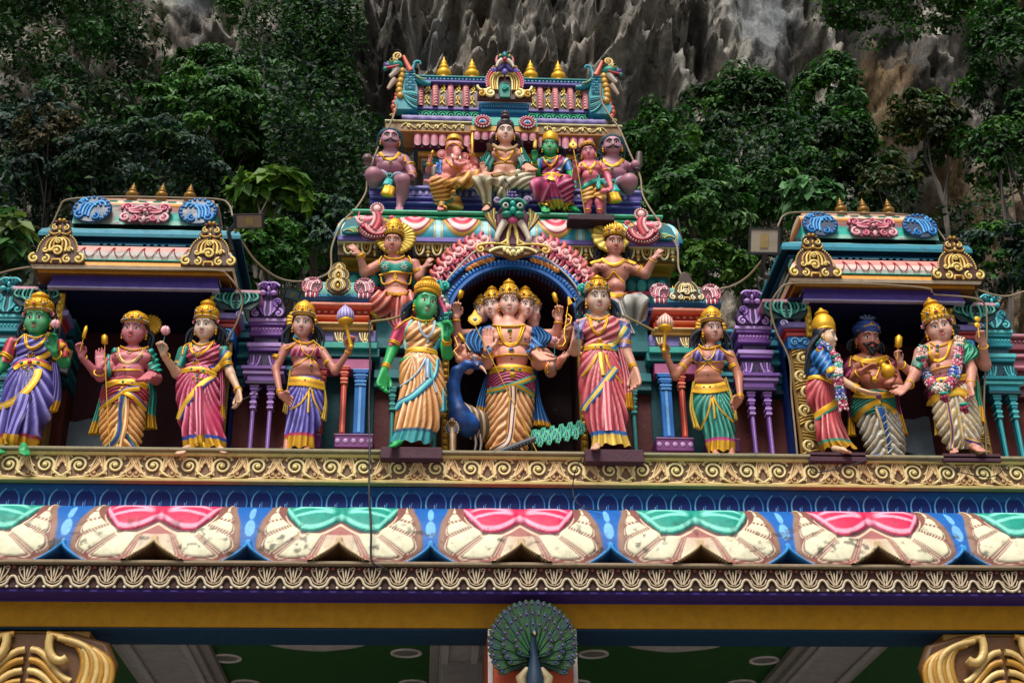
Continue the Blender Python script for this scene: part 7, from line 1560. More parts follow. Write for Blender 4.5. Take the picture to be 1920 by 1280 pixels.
# ---------------------------------------------------------------- green lady in peach sari on a plinth
def fig_peach_lady():
    f=Fig(Z2,10.98,'statue of a green-skinned lady in a peach sari on a plinth left of the niche',(940,1140),skin='1f9a50')
    h=f.head(1018,285,58,80,yaw=18,pitch=12,roll=4);f.face.append((h,hx('70d09c'),.6))
    lady_torso(f,(1010,372),(885,420),(1100,425),(985,560),84,(985,640),128,[(950,470,50),(1060,465,46)],r=22)
    aL=[(870,440,.0),(815,570,.02),(772,680,-.08)];aR=[(1110,440,.02),(1148,590,-.06),(1145,490,-.22)]
    f.arm(aL,(44,32,22));f.arm(aR,(38,33,23));f.hand((770,690,-.09),(740,835,-.14),(.3,-.3,0),1,.3,thick=1.1);f.hand((1145,480,-.24),(1155,375,-.26),(-.5,-1,0),1,.75,thick=1.2)
    f.g='leg';f.foot((860,1115,-.1),(810,1140,-.2),24);f.g='torso';f.body()
    f.cloth('sleeve',[(820,380),(930,370),(910,500),(880,530),(800,540)],['arm','torso'],'c02858','e8708c',(.02,.01),amp=.004)
    f.cloth('sari_top',[(885,430),(960,385),(1010,420),(1060,390),(1110,440),(1120,590),(880,590)],['torso'],'d8924c','f4d4a4',(.016,.022),.008,.013)
    f.skirt('sari_skirt',[(578,905,1085),(640,868,1110),(720,858,1130),(800,862,1138),(900,845,1130),(1000,830,1105),(1070,822,1075),(1140,800,1055)],'d8924c','f6dcb0','7a4018',n=16,amp=.016,diag=-.5,cx=.1,hem=.12,hemc=hx('2a98a4'),line='0c5068',ratio=.6)
    f.band('sari_border',[(1050,740),(1000,790),(930,850),(868,880),(842,920)],46,[hx('0c5a80'),hx('3ab4bc'),hx('8ad0cc'),hx('0c5a80')],.012);f.band('side_border',[(1090,620),(1085,690),(1060,745),(1052,720),(1045,640)],22,[hx('0c5a80'),hx('4ab8b8')],.01)
    f.band('hip_chain',[(1020,610),(985,680),(930,740),(868,785)],12,[hx('7a98b4'),hx('b8ccd8')],.01);f.band('hip_chain',[(1050,650),(1062,750),(1085,820)],12,[hx('7a98b4'),hx('b8ccd8')],.01);f.band('belt_tassel',[(1030,620),(1028,680),(1030,735)],30,[hx('6a8cac'),hx('b0c4d4'),hx('6a8cac')],.016)
    f.drape('pallu_end',[(1095,800),(1092,880),(1085,950)],[(1140,800),(1142,870),(1145,925)],'0c6a70','5ac0c0',2,-.02,amp=.012)
    f.band('shoulder_border',[(935,385),(905,440),(895,500),(905,560)],24,[hx('0c6a80'),hx('4ab8c0'),hx('c8a040')],.01);f.band('shoulder_border',[(1108,500),(1085,540),(1070,560)],26,[hx('1a70a0'),hx('4ab8c0')],.01);f.cord('sleeve_trim',[(930,372),(880,400),(835,440)],6,GOLD)
    f.band('waist_belt',[(905,575),(960,562),(1020,566),(1082,582)],36,[GOLD,gd('b0801c'),GOLD],.014);f.gems('belt_jewels',[(1028,566,10,'10706c'),(985,566,6,'c89a20'),(1065,575,6,'c89a20')])
    f.cord('collar',[(935,370),(985,392),(1040,392),(1065,380)],6.5,GOLD,beads=13);f.gems('necklace_jewels',[(1022,406,7,'10807c')]);f.band('silver_necklace',[(975,385),(990,450),(1030,490),(1062,450),(1070,390)],15,[hx('7a94ac'),hx('b4c4d0')],.012);f.gems('silver_pendant',[(1030,500,9,'9ab0c4'),(1030,520,10,'7a94b0')])
    for(a,b,R,n)in(((835,515,.0),(825,540,.01),36,2),((782,655,-.07),(774,675,-.08),22,3),((1146,520,-.18),(1145,495,-.22),26,3)):f.ring('bangle',a,b,R,5.5,cnt=n)
    f.lotus(1155,320,17,-.3,(1150,470,-.28),'c8647c');f.dface(h,lips='a81830',browt=.04);f.hair(h,[(890,370,.05),(1090,380,.05),(1070,360,.04)],col='0f1c2c',hi='24506c',wave=.22);f.crown(h,140,'basket',jew=0,tilt=8,z0=.55);f.earrings(h,.14);f.plinth(748,1117,1141,1215,.4,-.12)
    mb=MB()
    for k in range(-8,9):an=k*.18;mb.tube([h.pt(an,.2),h.pt(an+.12,.35),h.pt(an+.02,.52),h.pt(an+.15,.66)],np.array([.07,.08,.07,.03])*h.a,gd('c8901c'),5)
    mb.build('crown_flames',f.t)
# ---------------------------------------------------------------- salmon sari lady on plinth right of niche
def fig_salmon_lady():
    f=Fig(Z3,10.98,'statue of a pale lady in a salmon-pink sari on a plinth right of the niche',(1350,1160),skin='c08c74')
    h=f.head(1283,308,56,70,yaw=2,pitch=13,roll=-1);f.face.append((h,hx('dcc8b4'),.8))
    lady_torso(f,(1280,400),(1185,440),(1430,445),(1290,585),80,(1295,650),112,[(1245,490,46),(1345,490,46)],r=22)
    aL=[(1180,460,.02),(1150,600,-.06),(1160,545,-.2)];aR=[(1425,460,.02),(1440,600,.0),(1490,700,-.06)]
    f.arm(aL,(36,32,22));f.arm(aR,(42,34,22));f.hand((1160,540,-.22),(1165,495,-.25),(.2,-1,0),1,.75,size=1.8,thick=1.1);f.hand((1495,715,-.07),(1512,850,-.12),(-.4,-.3,0),-1,.3,thick=1.1)
    f.g='leg';f.foot((1280,1140,-.08),(1265,1160,-.18),24);f.g='torso';f.body()
    f.cloth('sleeve',[(1150,440),(1215,420),(1205,540),(1150,530)],['arm','torso'],'7a6aa8','b8acd8',(.02,.01),amp=.004);f.cloth('sleeve',[(1400,420),(1470,450),(1470,580),(1405,585)],['arm'],'5a5090','a89ccc',(.02,.01),amp=.004)
    f.cloth('sari_top',[(1190,450),(1215,430),(1270,470),(1350,405),(1430,430),(1420,540),(1390,600),(1190,600)],['torso'],'c4505a','eeb4b0',(.012,.024),.008,.013)
    f.skirt('sari_skirt',[(590,1205,1378),(650,1182,1400),(750,1168,1425),(850,1180,1440),(950,1195,1452),(1050,1225,1450),(1110,1245,1455),(1162,1245,1468)],'cc4c58','f0b0b0','6a1420',n=15,amp=.016,diag=.3,cx=0,hem=.115,hemc=gd('dcb848')*[1,1,1,.5],line='1a5a9a',ratio=.6)
    f.band('shoulder_border',[(1440,465),(1410,520),(1365,570),(1340,575)],56,[hx('1a6a9a'),gd('dcc050')*[1,1,1,.5],gd('f0dc80')*[1,1,1,.4],hx('1a6a9a')],.012);f.band('sari_border',[(1385,700),(1340,760),(1270,850),(1215,920),(1205,945)],44,[hx('1a5a9a'),gd('dcc050')*[1,1,1,.5],gd('dcc050')*[1,1,1,.5],hx('1a5a9a')],.012)
    f.band('hip_sash',[(1280,625),(1245,690),(1190,750)],16,[gd('c89a28')]*2,.01);f.band('hip_sash',[(1330,625),(1350,700),(1420,790)],16,[gd('c89a28')]*2,.01);f.band('belt_tassel',[(1300,615),(1308,690),(1315,745)],30,[gd('c89a28'),gd('e8c860')],.016)
    f.band('pleat_fall',[(1330,780),(1335,920),(1345,1060)],62,[hx('a02838'),hx('e89aa0'),hx('c84858'),hx('f0b4b4'),hx('a02838')],.015)
    f.drape('pallu_tail',[(1395,600),(1425,740),(1432,850),(1440,930)],[(1430,600),(1470,740),(1485,850),(1490,940)],'a83a50','e8949c',3,.0,end=.32)
    f.band('waist_belt',[(1210,592),(1260,580),(1320,580),(1372,592)],36,[GOLD,gd('b0801c'),GOLD],.014);f.gems('belt_jewels',[(1268,582,8,'10706c'),(1300,584,10,'1a5a8a'),(1335,582,8,'10706c'),(1235,586,6,'b02a40')])
    f.cord('collar',[(1222,402),(1262,425),(1310,425),(1345,402)],6.5,GOLD,beads=13);f.gems('necklace_jewels',[(1290,436,8,'10807c')])
    for d in(0,1):f.cord('long_necklace',[(1232+d*9,410),(1245+d*8,470),(1285,512-d*8),(1325-d*8,470),(1342-d*9,410)],5.5,GOLD)
    f.pendant(1296,540,12,'c89a20')
    for(a,b,R,n)in(((1436,555,0),(1440,580,0),36,3),((1478,685,-.05),(1490,700,-.06),22,3),((1155,575,-.12),(1160,550,-.18),24,2)):f.ring('bangle',a,b,R,5.5,cnt=n)
    f.lotus(1170,445,12,-.32,(1180,620,-.3),'a85860');f.dface(h,lips='b01c24');f.hair(h,[(1175,400,.05),(1390,400,.05)],col='0f1620',hi='24405c',wave=.2);f.crown(h,115,'kirita');f.earrings(h,.14);f.plinth(1208,1550,1162,1238,.4,-.12)
# ---------------------------------------------------------------- six-headed figure in the niche
def fig_centre():
    f=Fig(ZC,11.42,'statue of the many-headed, many-armed gold-crowned figure standing in the central niche',(450,1235),skin='dc9a84')
    hs_=[(600,370,40,60,62,0,.18),(265,300,46,68,-48,0,.14),(600,300,46,68,48,0,.14),(333,268,52,72,-24,0,.06),(548,268,52,72,24,0,.06),(443,245,60,80,0,0,-.02)]
    H=[]
    for k,(x,y,a,b,yw,rl,dy)in enumerate(hs_):h=f.head(x,y,a*.93,b*.93,yaw=yw,pitch=10,roll=rl,dy=dy,nose=.9);H.append(h);f.face.append((h,hx('ecd0c4'),.7))
    chest(f,(440,385),(320,440),(600,440),(460,650),112,(450,700),140,34,[(390,470,66),(520,470,66)],[(460,600,102)])
    for x in(360,520):f.cone((x,330,.08),(x+(440-x)*.3,400,.04),40,46,.03)
    # arms: two front, five rear pairs
    f.arm([(330,470,.06),(290,640,-.08),(300,560,-.24)],(44,44,32));f.hand((300,560,-.26),(300,398,-.27),(.1,-1,0),1,.05,g='hand',spread=.1,thick=1.12)
    f.arm([(600,480,.05),(640,640,-.04),(610,570,-.2)],(46,50,34));f.hand((615,575,-.24),(700,630,-.34),(.1,-1,.9),1,.15,g='hand',thick=1.05,size=1.35)
    rear=[((330,450,.22),(95,450,.12),(88,340,.02),(88,222,-.02),-1,.6),((600,450,.22),(755,450,.12),(775,360,.02),(780,245,-.02),1,.6),((600,470,.2),(840,470,.14),(850,415,.02),(840,330,-.02),1,.7),((600,480,.2),(800,520,.08),(815,475,-.04),(825,400,-.08),1,.7),
            ((330,470,.2),(120,560,.1),(100,530,-.0),(85,450,-.04),-1,.6),((330,480,.2),(150,600,.06),(110,620,-.04),(70,545,-.08),-1,.5),((330,500,.2),(170,680,.0),(220,610,-.12),(150,590,-.16),-1,.5),((600,500,.2),(760,650,.04),(800,610,-.08),(860,560,-.12),1,.4),((600,500,.16),(720,700,-.0),(735,660,-.14),(750,580,-.18),1,.6)]
    for(a,b,c,d,t,cu)in rear:
        f.arm([a,b,c],(38,36,27));f.hand(c,d,(-t*.2,-1,0),-t,cu,g='hand',thick=1.15)
    f.body()
    for k,h in enumerate(H):
        f.dface(h,lips='b01c24',browt=.045,stripes=(k==5),tilak='c87818');f.hair(h,[],top=False);f.crown(h,[0,105,105,130,130,150][k]or 95,'kirita',z0=.48,gemc=('10806c','b02030','1a5aa0'))
        if k in(1,2,5):f.earrings(h,.12)
    f.cloth('shawl',[(330,400),(345,470),(330,560),(250,590),(150,560),(140,450),(250,420)],['torso','arm'],'0f4c90','3a88c8',(.02,.02),.012,.014);f.cloth('shawl',[(590,405),(680,430),(720,500),(700,540),(620,540),(590,620),(575,560)],['torso','arm'],'0f4c90','3a88c8',(.02,-.02),.012,.014)
    f.drape('shawl_fold',[(190,430),(160,460),(150,520),(200,575)],[(330,400),(335,450),(300,520),(270,580)],'0d4080','3a84c4',5,-.02,amp=.02);f.drape('shawl_fold',[(590,405),(600,450),(610,500),(600,560)],[(660,415),(715,450),(725,490),(640,560)],'0d4080','3a84c4',5,-.02,amp=.02)
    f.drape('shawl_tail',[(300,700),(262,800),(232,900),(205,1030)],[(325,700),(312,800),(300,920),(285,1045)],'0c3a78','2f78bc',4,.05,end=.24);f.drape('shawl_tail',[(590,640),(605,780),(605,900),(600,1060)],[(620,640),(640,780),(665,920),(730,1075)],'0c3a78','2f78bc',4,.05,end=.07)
    f.skirt('dhoti',[(700,322,592),(800,300,612),(880,288,612),(960,285,608),(1050,272,595),(1120,268,590),(1180,275,575),(1240,300,555)],'d08844','f2d0a4','6a3414',n=17,amp=.015,kind='dhoti',ratio=.58,cx=.07,dh=.5)
    f.skirt('waist_cloth',[(690,318,596),(750,298,612),(800,296,616),(860,298,612)],'a02050','d8709c','3a0820',n=10,amp=.01,kind='swag',ratio=.66)
    f.band('hip_sash',[(300,835),(360,820),(450,795),(540,765),(610,735)],40,[hx('2a9a84'),GOLD,GOLD,hx('2a9a84')],.014);f.band('hip_sash',[(490,790),(550,820),(612,870)],40,[hx('2a9a84'),GOLD,GOLD,hx('2a9a84')],.014)
    f.band('pleat_panel',[(468,805),(465,950),(460,1080),(430,1180),(330,1225)],56,[hx('d89858'),hx('1a2a5a'),hx('f0cca8'),hx('f0d4b4'),hx('1a2a5a'),hx('d89858')],.016);f.band('dhoti_border',[(500,1190),(520,1230)],18,[hx('1a3a7a')],.01)
    f.band('waist_belt',[(318,700),(390,680),(460,676),(530,680),(596,696)],48,[GOLD,gd('b88a1c'),GOLD],.016);f.gems('belt_jewels',[(464,686,13,'10806c'),(416,688,10,'1a5a8a'),(512,688,10,'1a5a8a'),(467,722,16,'c89a20'),(360,692,7,'c89a20'),(560,690,7,'c89a20')])
    f.cord('collar',[(340,395),(400,402),(480,402),(545,395)],8,GOLD,beads=20);f.gems('necklace_jewels',[(448,428,13,'10806c'),(458,556,15,'4a6ab8'),(452,470,6,'c89a20'),(452,495,6,'c89a20'),(452,450,6,'c89a20')])
    for d in(0,1):f.cord('long_necklace',[(365+d*18,400),(385+d*12,470),(420,520-d*12),(452,532-d*12),(490,520-d*12),(520-d*12,470),(545-d*18,400)],8,GOLD)
    f.cord('chest_chain',[(345,600),(450,585),(565,595)],8,GOLD);f.cord('chest_chain',[(355,510),(400,515),(500,512),(575,520)],5,GOLD);nipples(f,[(380,480),(550,480)],8);navel(f,460,612,9)
    for(a,b,R)in(((300,585,-.22),(300,565,-.25),38),((608,580,-.2),(620,590,-.24),42),((88,360,.03),(88,340,.02),30),((773,375,.03),(775,355,.02),30),((700,680,-.1),(735,690,-.12),30)):f.ring('bangle',a,b,R,6.5,cnt=1)
    f.spear([(215,390,-.34),(425,815,-.33),(635,1248,-.32)],(215,350,-.34),hs=(52,60));f.baton((95,260,-.05),(125,155,-.05),24);f.baton((780,300,-.06),(740,170,-.06),20)
    f.tubew('bow',[(820,330,-.04),(835,315,-.04),(860,340,-.06),(850,380,-.08),(815,400,-.1),(810,460,-.12),(820,500,-.12),(800,530,-.14),(770,530,-.14)],6,GOLD);mb=MB();F=Fr(f.W(855,235,-.05));plate(mb,F,[(x*f.s,z*f.s)for x,z in((-25,-35),(30,-10),(32,35),(0,22),(-22,40))],.02,GOLD);mb.build('flag_emblem',f.t);f.tubew('flag_pole',[(835,260,-.05),(825,330,-.06),(820,400,-.08)],4,GOLD)
    f.baton((185,560,-.18),(105,440,-.1),16,'conch');f.tubew('goad',[(80,470,-.08),(105,530,-.1),(75,560,-.12),(110,610,-.14)],5,gd('d8a04c'));f.lotus(748,500,18,-.28,(742,690,-.24),'b86878');f.baton((75,290,-.05),(30,225,-.05),15,'flame_emblem')
# ---------------------------------------------------------------- right bay
def garland(f,name,pts,R,seq,lift=.03,nb=9):
    P_,N_=f.path(pts,60,sm=6);Rr=np.random.default_rng(3);n=len(seq);tot=46*n//n
    mb=MB();L=along(P_,n*nb)
    for i,p in enumerate(L):
        c=hx(seq[min(n-1,i//nb)]);nn=N_[min(59,int(i/len(L)*60))];edge=(i%nb==0)
        T=L[min(i+1,len(L)-1)]-L[max(i-1,0)];T/=np.linalg.norm(T)+1e-9;B=np.cross(T,nn)
        for k in range(7):
            a=math.pi*k/6;q=p+nn*(lift*.3+R*f.s*.75*math.sin(a))+B*R*f.s*math.cos(a);mb.ball(q+Rr.normal(size=3)*.003,R*f.s*(.36 if not edge else .42)*Rr.uniform(.8,1.15),hx('10806c')if edge else(lerp(c,hx('f0e0e0'),.65)if Rr.random()<.35 else c*Rr.uniform(.6,1.2)),5,4)
    return mb.build(name,f.t)
def fig_side_lady():
    f=Fig(ZD,11.1,'statue of a dark-haired lady in profile with a blue blouse, rose sari and flower garland',(320,1185),skin='cfa882')
    h=f.head(235,335,60,82,yaw=62,pitch=4,roll=0);f.face.append((h,hx('e4cdb8'),.7))
    f.cone((215,430,.0),(215,390,.02),42,38);f.ell((205,500,.0),(86,66,80));f.ell((260,500,-.05),(52,50,44));f.ell((195,610,0),(80,62,70));f.ell((195,690,0),(100,78,60));f.cone((215,430,0),(170,460,.02),44,46)
    f.arm([(195,480,-.1),(285,620,-.2),(450,705,-.26)],(50,40,25));f.hand((460,712,-.27),(640,772,-.3),(-.1,-.2,1),1,.12,thick=1.0,thumbin=.2);f.g='leg';f.foot((300,1160,-.15),(420,1190,-.24),32);f.g='torso';f.body()
    f.cloth('blouse',[(95,440),(190,415),(330,440),(330,560),(310,580),(260,640),(230,600),(110,640)],['torso','arm'],'0f5aa0','4aa0d8',(.02,.012),.006,.006)
    f.skirt('sari_skirt',[(640,98,285),(700,82,310),(800,92,330),(900,145,340),(1000,160,365),(1080,165,400),(1130,180,425),(1185,215,470)],'c0444c','f0a4a0','6a1018',n=13,amp=.016,diag=.2,cx=.25,hem=.09,hemc=GOLD,line='1f8a70',ratio=.75)
    f.band('sari_border',[(325,800),(290,840),(220,880),(155,930)],58,[hx('1f8a70'),GOLD,GOLD,GOLD],.012);f.band('waist_belt',[(105,640),(160,628),(220,640),(285,660)],34,[GOLD,gd('b0801c'),GOLD],.014);f.band('sleeve_cuff',[(245,590),(285,570),(318,562)],46,[GOLD,GOLD,gd('b88a20')],.014)
    f.ring('bangle',(445,702,-.25),(462,712,-.26),28,6,cnt=4);garland(f,'flower_garland',[(190,375),(240,415),(290,460),(320,520),(325,600),(330,700),(345,790),(365,880)],30,['4a6ab8','c04868','c04868','1a9a80','d8a8a0','c04868','4a5ab0','a83050'],.04)
    mb=MB();f.gem(mb,190,425,22,hx('7a4a9a'),GOLD);mb.build('shoulder_jewel',f.t);f.dface(h,browt=.04);f.hair(h,[(110,560,.02),(120,520,.06),(100,600,.0)],nl=9,r=.17);f.crown(h,215,'tall',jew=0,tilt=6);f.earrings(h,.12,flower='e8909c');f.plinth(108,545,1186,1262,.5,-.2)
def fig_turban():
    f=Fig(ZD,11.42,'statue of a bearded man in a blue turban tilting a gold pot',(650,1245),skin='a8604c')
    h=f.head(545,352,72,82,yaw=8,pitch=14,roll=0);f.face.append((h,hx('cc8c7c'),.6))
    chest(f,(560,465),(430,500),(710,510),(600,700),112,(620,770),135,30,[(500,545,66),(640,545,60)],[(600,650,106)])
    f.arm([(420,520,.04),(430,660,-.1),(490,590,-.26)],(46,44,28));f.hand((495,585,-.27),(625,520,-.3),(.3,-.3,-1),1,.3,thick=1.05,g='hand');f.arm([(720,530,.04),(770,690,-.05),(700,680,-.2)],(44,44,30));f.hand((700,675,-.22),(775,600,-.26),(-.8,-1,.3),1,.5,thick=1.05,g='hand');f.body()
    f.cloth('maroon_shawl',[(350,500),(420,475),(440,530),(420,620),(380,650)],['torso','arm'],'701a3c','b04a70',(.015,.01),.01,.01);f.cloth('maroon_shawl',[(690,475),(760,520),(765,600),(720,560)],['torso','arm'],'701a3c','b04a70',(.015,.01),.01,.01)
    f.drape('shawl_tail',[(365,640),(385,780),(400,920),(395,1070)],[(420,640),(425,780),(440,920),(460,1070)],'5a1430','9a3a60',3,.08,end=.28);f.drape('shawl_tail',[(735,700),(750,820),(775,930),(810,1060)],[(765,700),(785,820),(810,930),(850,1070)],'6a1838','a84a70',2,.05,end=.36)
    f.skirt('dhoti',[(780,440,742),(860,428,752),(930,450,780),(1010,480,805),(1090,510,822),(1160,530,826),(1245,560,822)],'a8a49c','e0dedc','5a4a2c',n=16,amp=.016,kind='dhoti',stripes='c89a2c',ratio=.58,cx=.0,dh=.5)
    f.skirt('waist_cloth',[(765,434,742),(830,424,752),(900,426,754),(940,440,745)],'0f6a58','3aa88c','04241e',n=9,amp=.012,kind='swag',ratio=.66);f.band('hip_sash',[(440,960),(500,890),(580,830),(640,815)],44,[gd('b88a20'),GOLD,GOLD],.014);f.band('hip_sash',[(650,830),(710,860),(757,900)],40,[gd('b88a20'),GOLD,GOLD],.014)
    f.band('pleat_panel',[(640,850),(665,960),(690,1060),(705,1150),(710,1235)],84,[hx('c8b080'),hx('1a5aa4'),hx('1a5aa4'),hx('1a5aa4'),hx('c8b080')],.014)
    zz=[(605,860),(670,850),(615,905),(685,895),(630,955),(695,945),(640,1010),(710,1000),(655,1060),(718,1050),(665,1110),(730,1100),(680,1160),(740,1150),(690,1200)];P_=[f.hit(*p)for p in zz];mb=MB();mb.tube([p+n*.012 for p,n,_ in P_],6*f.s,hx('d8dcd8'),5);mb.build('white_zigzag',f.t)
    f.band('hem_border',[(575,1225),(625,1215),(640,1225)],22,[hx('1a5aa4')],.01);f.band('hem_border',[(740,1228),(780,1225),(822,1228)],22,[hx('1a5aa4')],.01)
    f.band('waist_belt',[(438,760),(520,770),(600,768),(680,765),(735,755)],50,[GOLD,gd('b88a1c'),GOLD],.016);f.gems('belt_jewels',[(625,770,22,'7a3a8a')])
    f.band('broad_collar',[(440,480),(500,505),(570,512),(640,500),(700,480)],44,[GOLD,gd('b88a1c'),GOLD],.012);f.gems('necklace_jewels',[(528,482,8,'10806c'),(570,484,9,'1a5a8a'),(605,482,8,'10806c'),(600,648,18,'c89a20')]);f.cord('long_necklace',[(480,500),(550,590),(600,640),(635,560),(650,500)],8,GOLD)
    f.cord('shoulder_tassel',[(425,475),(415,510),(412,555)],9,GOLD);f.cord('shoulder_tassel',[(680,475),(715,520),(722,555)],9,GOLD)
    f.ring('bangle',(478,600,-.24),(492,588,-.26),32,7);f.lotus
    mb=MB();ax=np.array([.45,-.15,-.85]);ax/=np.linalg.norm(ax);c=f.W(645,520,-.36);mb.lathe(c,np.array([(30,0),(36,5),(28,12),(22,25),(26,38),(46,60),(56,85),(50,112),(30,132),(0,140)])*f.s,GOLD,20,ax=ax);mb.ball(c,np.array([24,24,6])*f.s,gd('5a4010'),8,5);mb.build('gold_pot',f.t)
    f.dface(h,stache='0c0a0a',beard='0c0a0a',lips='c0504c',browt=.06,stripes=True);f.hair(h,[(430,420,.05),(640,430,.05)],nl=4,wave=.25);f.crown(h,112,'turban',jew=0,w=.92);f.earrings(h,.08)
    mb=MB();p=h.pt(0,.5,1.0);mb.ball(p,np.array([.17,.08,.2])*h.a,GOLD,8,6);mb.ball(p-[0,.06*h.a,0],.1*h.a,hx('6a1838'),7,5)
    for e in(-1,1):mb.tube([p,h.pt(e*.5,.32),h.pt(e*1.2,.1)],.05*h.a,GOLD,5)
    mb.build('turban_brooch',f.t);mb=MB();t_=h.pt(0,.9,.6)
    for k in range(-4,5):a=k*.3;mb.tube([t_,t_+np.array([math.sin(a)*.5,0,math.cos(a)*.4])*h.a,t_+np.array([math.sin(a)*.85,-.05,math.cos(a)*.6])*h.a],np.array([.06,.1,.04])*h.a,hx('7a88a0')if k%2 else hx('24386c'),5)
    mb.build('turban_fan',f.t)
def fig_garland_man():
    f=Fig(ZE,11.1,'statue of a four-armed man in a cream dhoti wearing a thick flower garland',(560,1200),skin='c08470')
    h=f.head(388,298,74,84,yaw=-14,pitch=12,roll=-8);f.face.append((h,hx('dcb4a4'),.6))
    chest(f,(415,395),(265,450),(560,430),(440,640),112,(470,700),132,30,[(350,490,62),(470,480,62)],[(420,600,98)])
    f.arm([(255,470,.0),(215,620,-.05),(160,715,-.16)],(46,38,27));f.hand((155,720,-.18),(50,785,-.26),(.1,-1,.8),-1,.1,thick=.95,g='hand');f.arm([(270,470,.1),(215,640,.05),(110,550,-.1)],(40,38,26));f.hand((105,545,-.12),(70,440,-.15),(.3,-1,0),1,.6,thick=1.1,g='hand')
    f.arm([(575,460,.0),(622,600,.0),(620,720,-.1)],(50,42,27));f.hand((620,725,-.11),(632,832,-.16),(-.6,-.2,0),-1,.45,thick=1.1,g='hand');f.arm([(580,470,.1),(725,560,.02),(710,420,-.1)],(42,42,29));f.hand((710,405,-.12),(680,290,-.16),(-.3,-1,0),-1,.7,thick=1.15,g='hand')
    f.g='leg';f.cone((620,1050,0),(640,1150,-.06),46,30);f.foot((635,1150,-.1),(705,1185,-.24),36);f.foot((500,1170,0),(500,1195,-.12),28);f.g='torso';f.body()
    f.cloth('shawl',[(195,560),(240,470),(300,410),(290,500),(255,600)],['torso','arm'],'0f6a50','3aa884',(.015,.01),.01,.01);f.cloth('shawl',[(540,380),(640,430),(690,480),(600,500),(560,560),(530,500)],['torso','arm'],'0f7a58','4abc94',(.015,.015),.012,.014)
    f.drape('shawl_wing',[(545,380),(550,440),(560,560)],[(600,400),(690,480),(570,560)],'0f7a58','4abc94',4,-.04,amp=.015);f.drape('shawl_tail',[(640,690),(645,800),(650,880),(645,970)],[(670,690),(690,800),(710,880),(725,985)],'0f6a50','2a9a7c',3,.03,end=.35);f.drape('shawl_tail',[(350,930),(358,1000),(360,1070)],[(375,930),(382,1000),(385,1070)],'a87a1c','e0b440',2,.08,amp=.01)
    f.skirt('dhoti',[(700,312,590),(780,325,640),(860,340,668),(940,355,685),(1020,378,695),(1080,405,690),(1130,430,680),(1185,470,620)],'c0b49c','ece6d8','7a5c24',n=15,amp=.015,kind='dhoti',stripes='c8a03c',ratio=.58,cx=-.1,dh=.45)
    f.skirt('waist_cloth',[(660,318,585),(710,310,592),(780,314,590),(840,325,560)],'8a1838','c85a78','3a0818',n=9,amp=.01,kind='swag',ratio=.66);f.band('hip_sash',[(328,850),(370,800),(440,770),(540,750),(590,780)],62,[gd('b88a20'),GOLD,gd('e8c450'),GOLD],.014)
    f.band('violet_stripe',[(450,830),(470,930),(488,1050),(480,1175)],28,[hx('c8a03c'),hx('4a3484'),hx('4a3484'),hx('c8a03c')],.014);f.band('violet_hem',[(585,1095),(640,1118),(696,1130)],26,[hx('c8a03c'),hx('4a3484')],.012);f.band('waist_belt',[(372,680),(440,668),(520,660),(585,645)],42,[GOLD,gd('b88a1c'),GOLD],.016);f.gems('belt_jewels',[(408,680,14,'1a5a9a')])
    for d in(0,1):f.cord('long_necklace',[(305+d*14,420),(325+d*10,500),(380,540-d*12),(440,500),(480-d*12,390)],9,GOLD)
    f.cord('collar',[(330,400),(380,425),(440,410),(490,380)],8,GOLD);f.gems('necklace_jewels',[(340,430,8,'d08090'),(380,426,13,'1a5a9a'),(415,414,8,'d08090'),(378,455,11,'10806c'),(378,485,12,'c89a20'),(386,558,12,'b86a8a')]);f.cord('chest_chain',[(330,605),(400,580),(472,568)],6,GOLD);f.cord('sacred_thread',[(460,400),(440,500),(400,580),(350,650)],3,hx('c8a098'));navel(f,400,620,9)
    garland(f,'flower_garland',[(270,440),(262,500),(285,600),(320,680),(380,735),(440,730),(490,660),(515,560),(522,470),(535,375)],33,['d8a898','c04868','3a5ab0','c04868','d8b8a0','c04868','3a5ab0','c04868','c04868','d8b090'],.04);mb=MB()
    for c,cl in(((432,800),'a83050'),((578,880),'a83050')):
        mb=MB();R=np.random.default_rng(1);p=f.W(c[0],c[1],-.26);mb.ball(p,24*f.s,hx('7a1c34'),8,6)
        for k in range(26):d=R.normal(size=3);d/=np.linalg.norm(d);mb.ball(p+d*30*f.s*[1,.8,.9],10*f.s,hx(cl)*R.uniform(.5,1.3),5,4)
        mb.ball(p+[0,0,34*f.s],np.array([36,26,16])*f.s,hx('1a9a80'),9,6);mb.build('flower_pompom',f.t)
    f.ring('bangle',(175,700,-.14),(160,715,-.16),32,7);f.ring('bangle',(120,560,-.09),(108,548,-.11),30,7);f.ring('bangle',(620,700,-.08),(620,715,-.1),32,7);f.ring('bangle',(711,425,-.09),(710,408,-.11),34,7)
    f.baton((85,520,-.18),(100,340,-.18),26);mb=MB();
    for k in range(2):mb.ball(f.W(670,225+45*k,-.2),np.array([24,8,24])*f.s,GOLD,10,7)
    mb.build('emblem',f.t);f.tubew('emblem_stem',[(672,250,-.2),(682,360,-.2)],5,GOLD);f.dface(h,stripes=True,lips='b01820',browt=.04);f.hair(h,[(520,330,.04),(500,350,.05)],nl=5);f.crown(h,210,'kirita',tilt=6,jew=5);f.earrings(h,.15,flower='e8909c');f.plinth(415,850,1200,1262,.5,-.2)
fig_peach_lady();fig_salmon_lady();fig_centre();fig_side_lady();fig_turban();fig_garland_man()
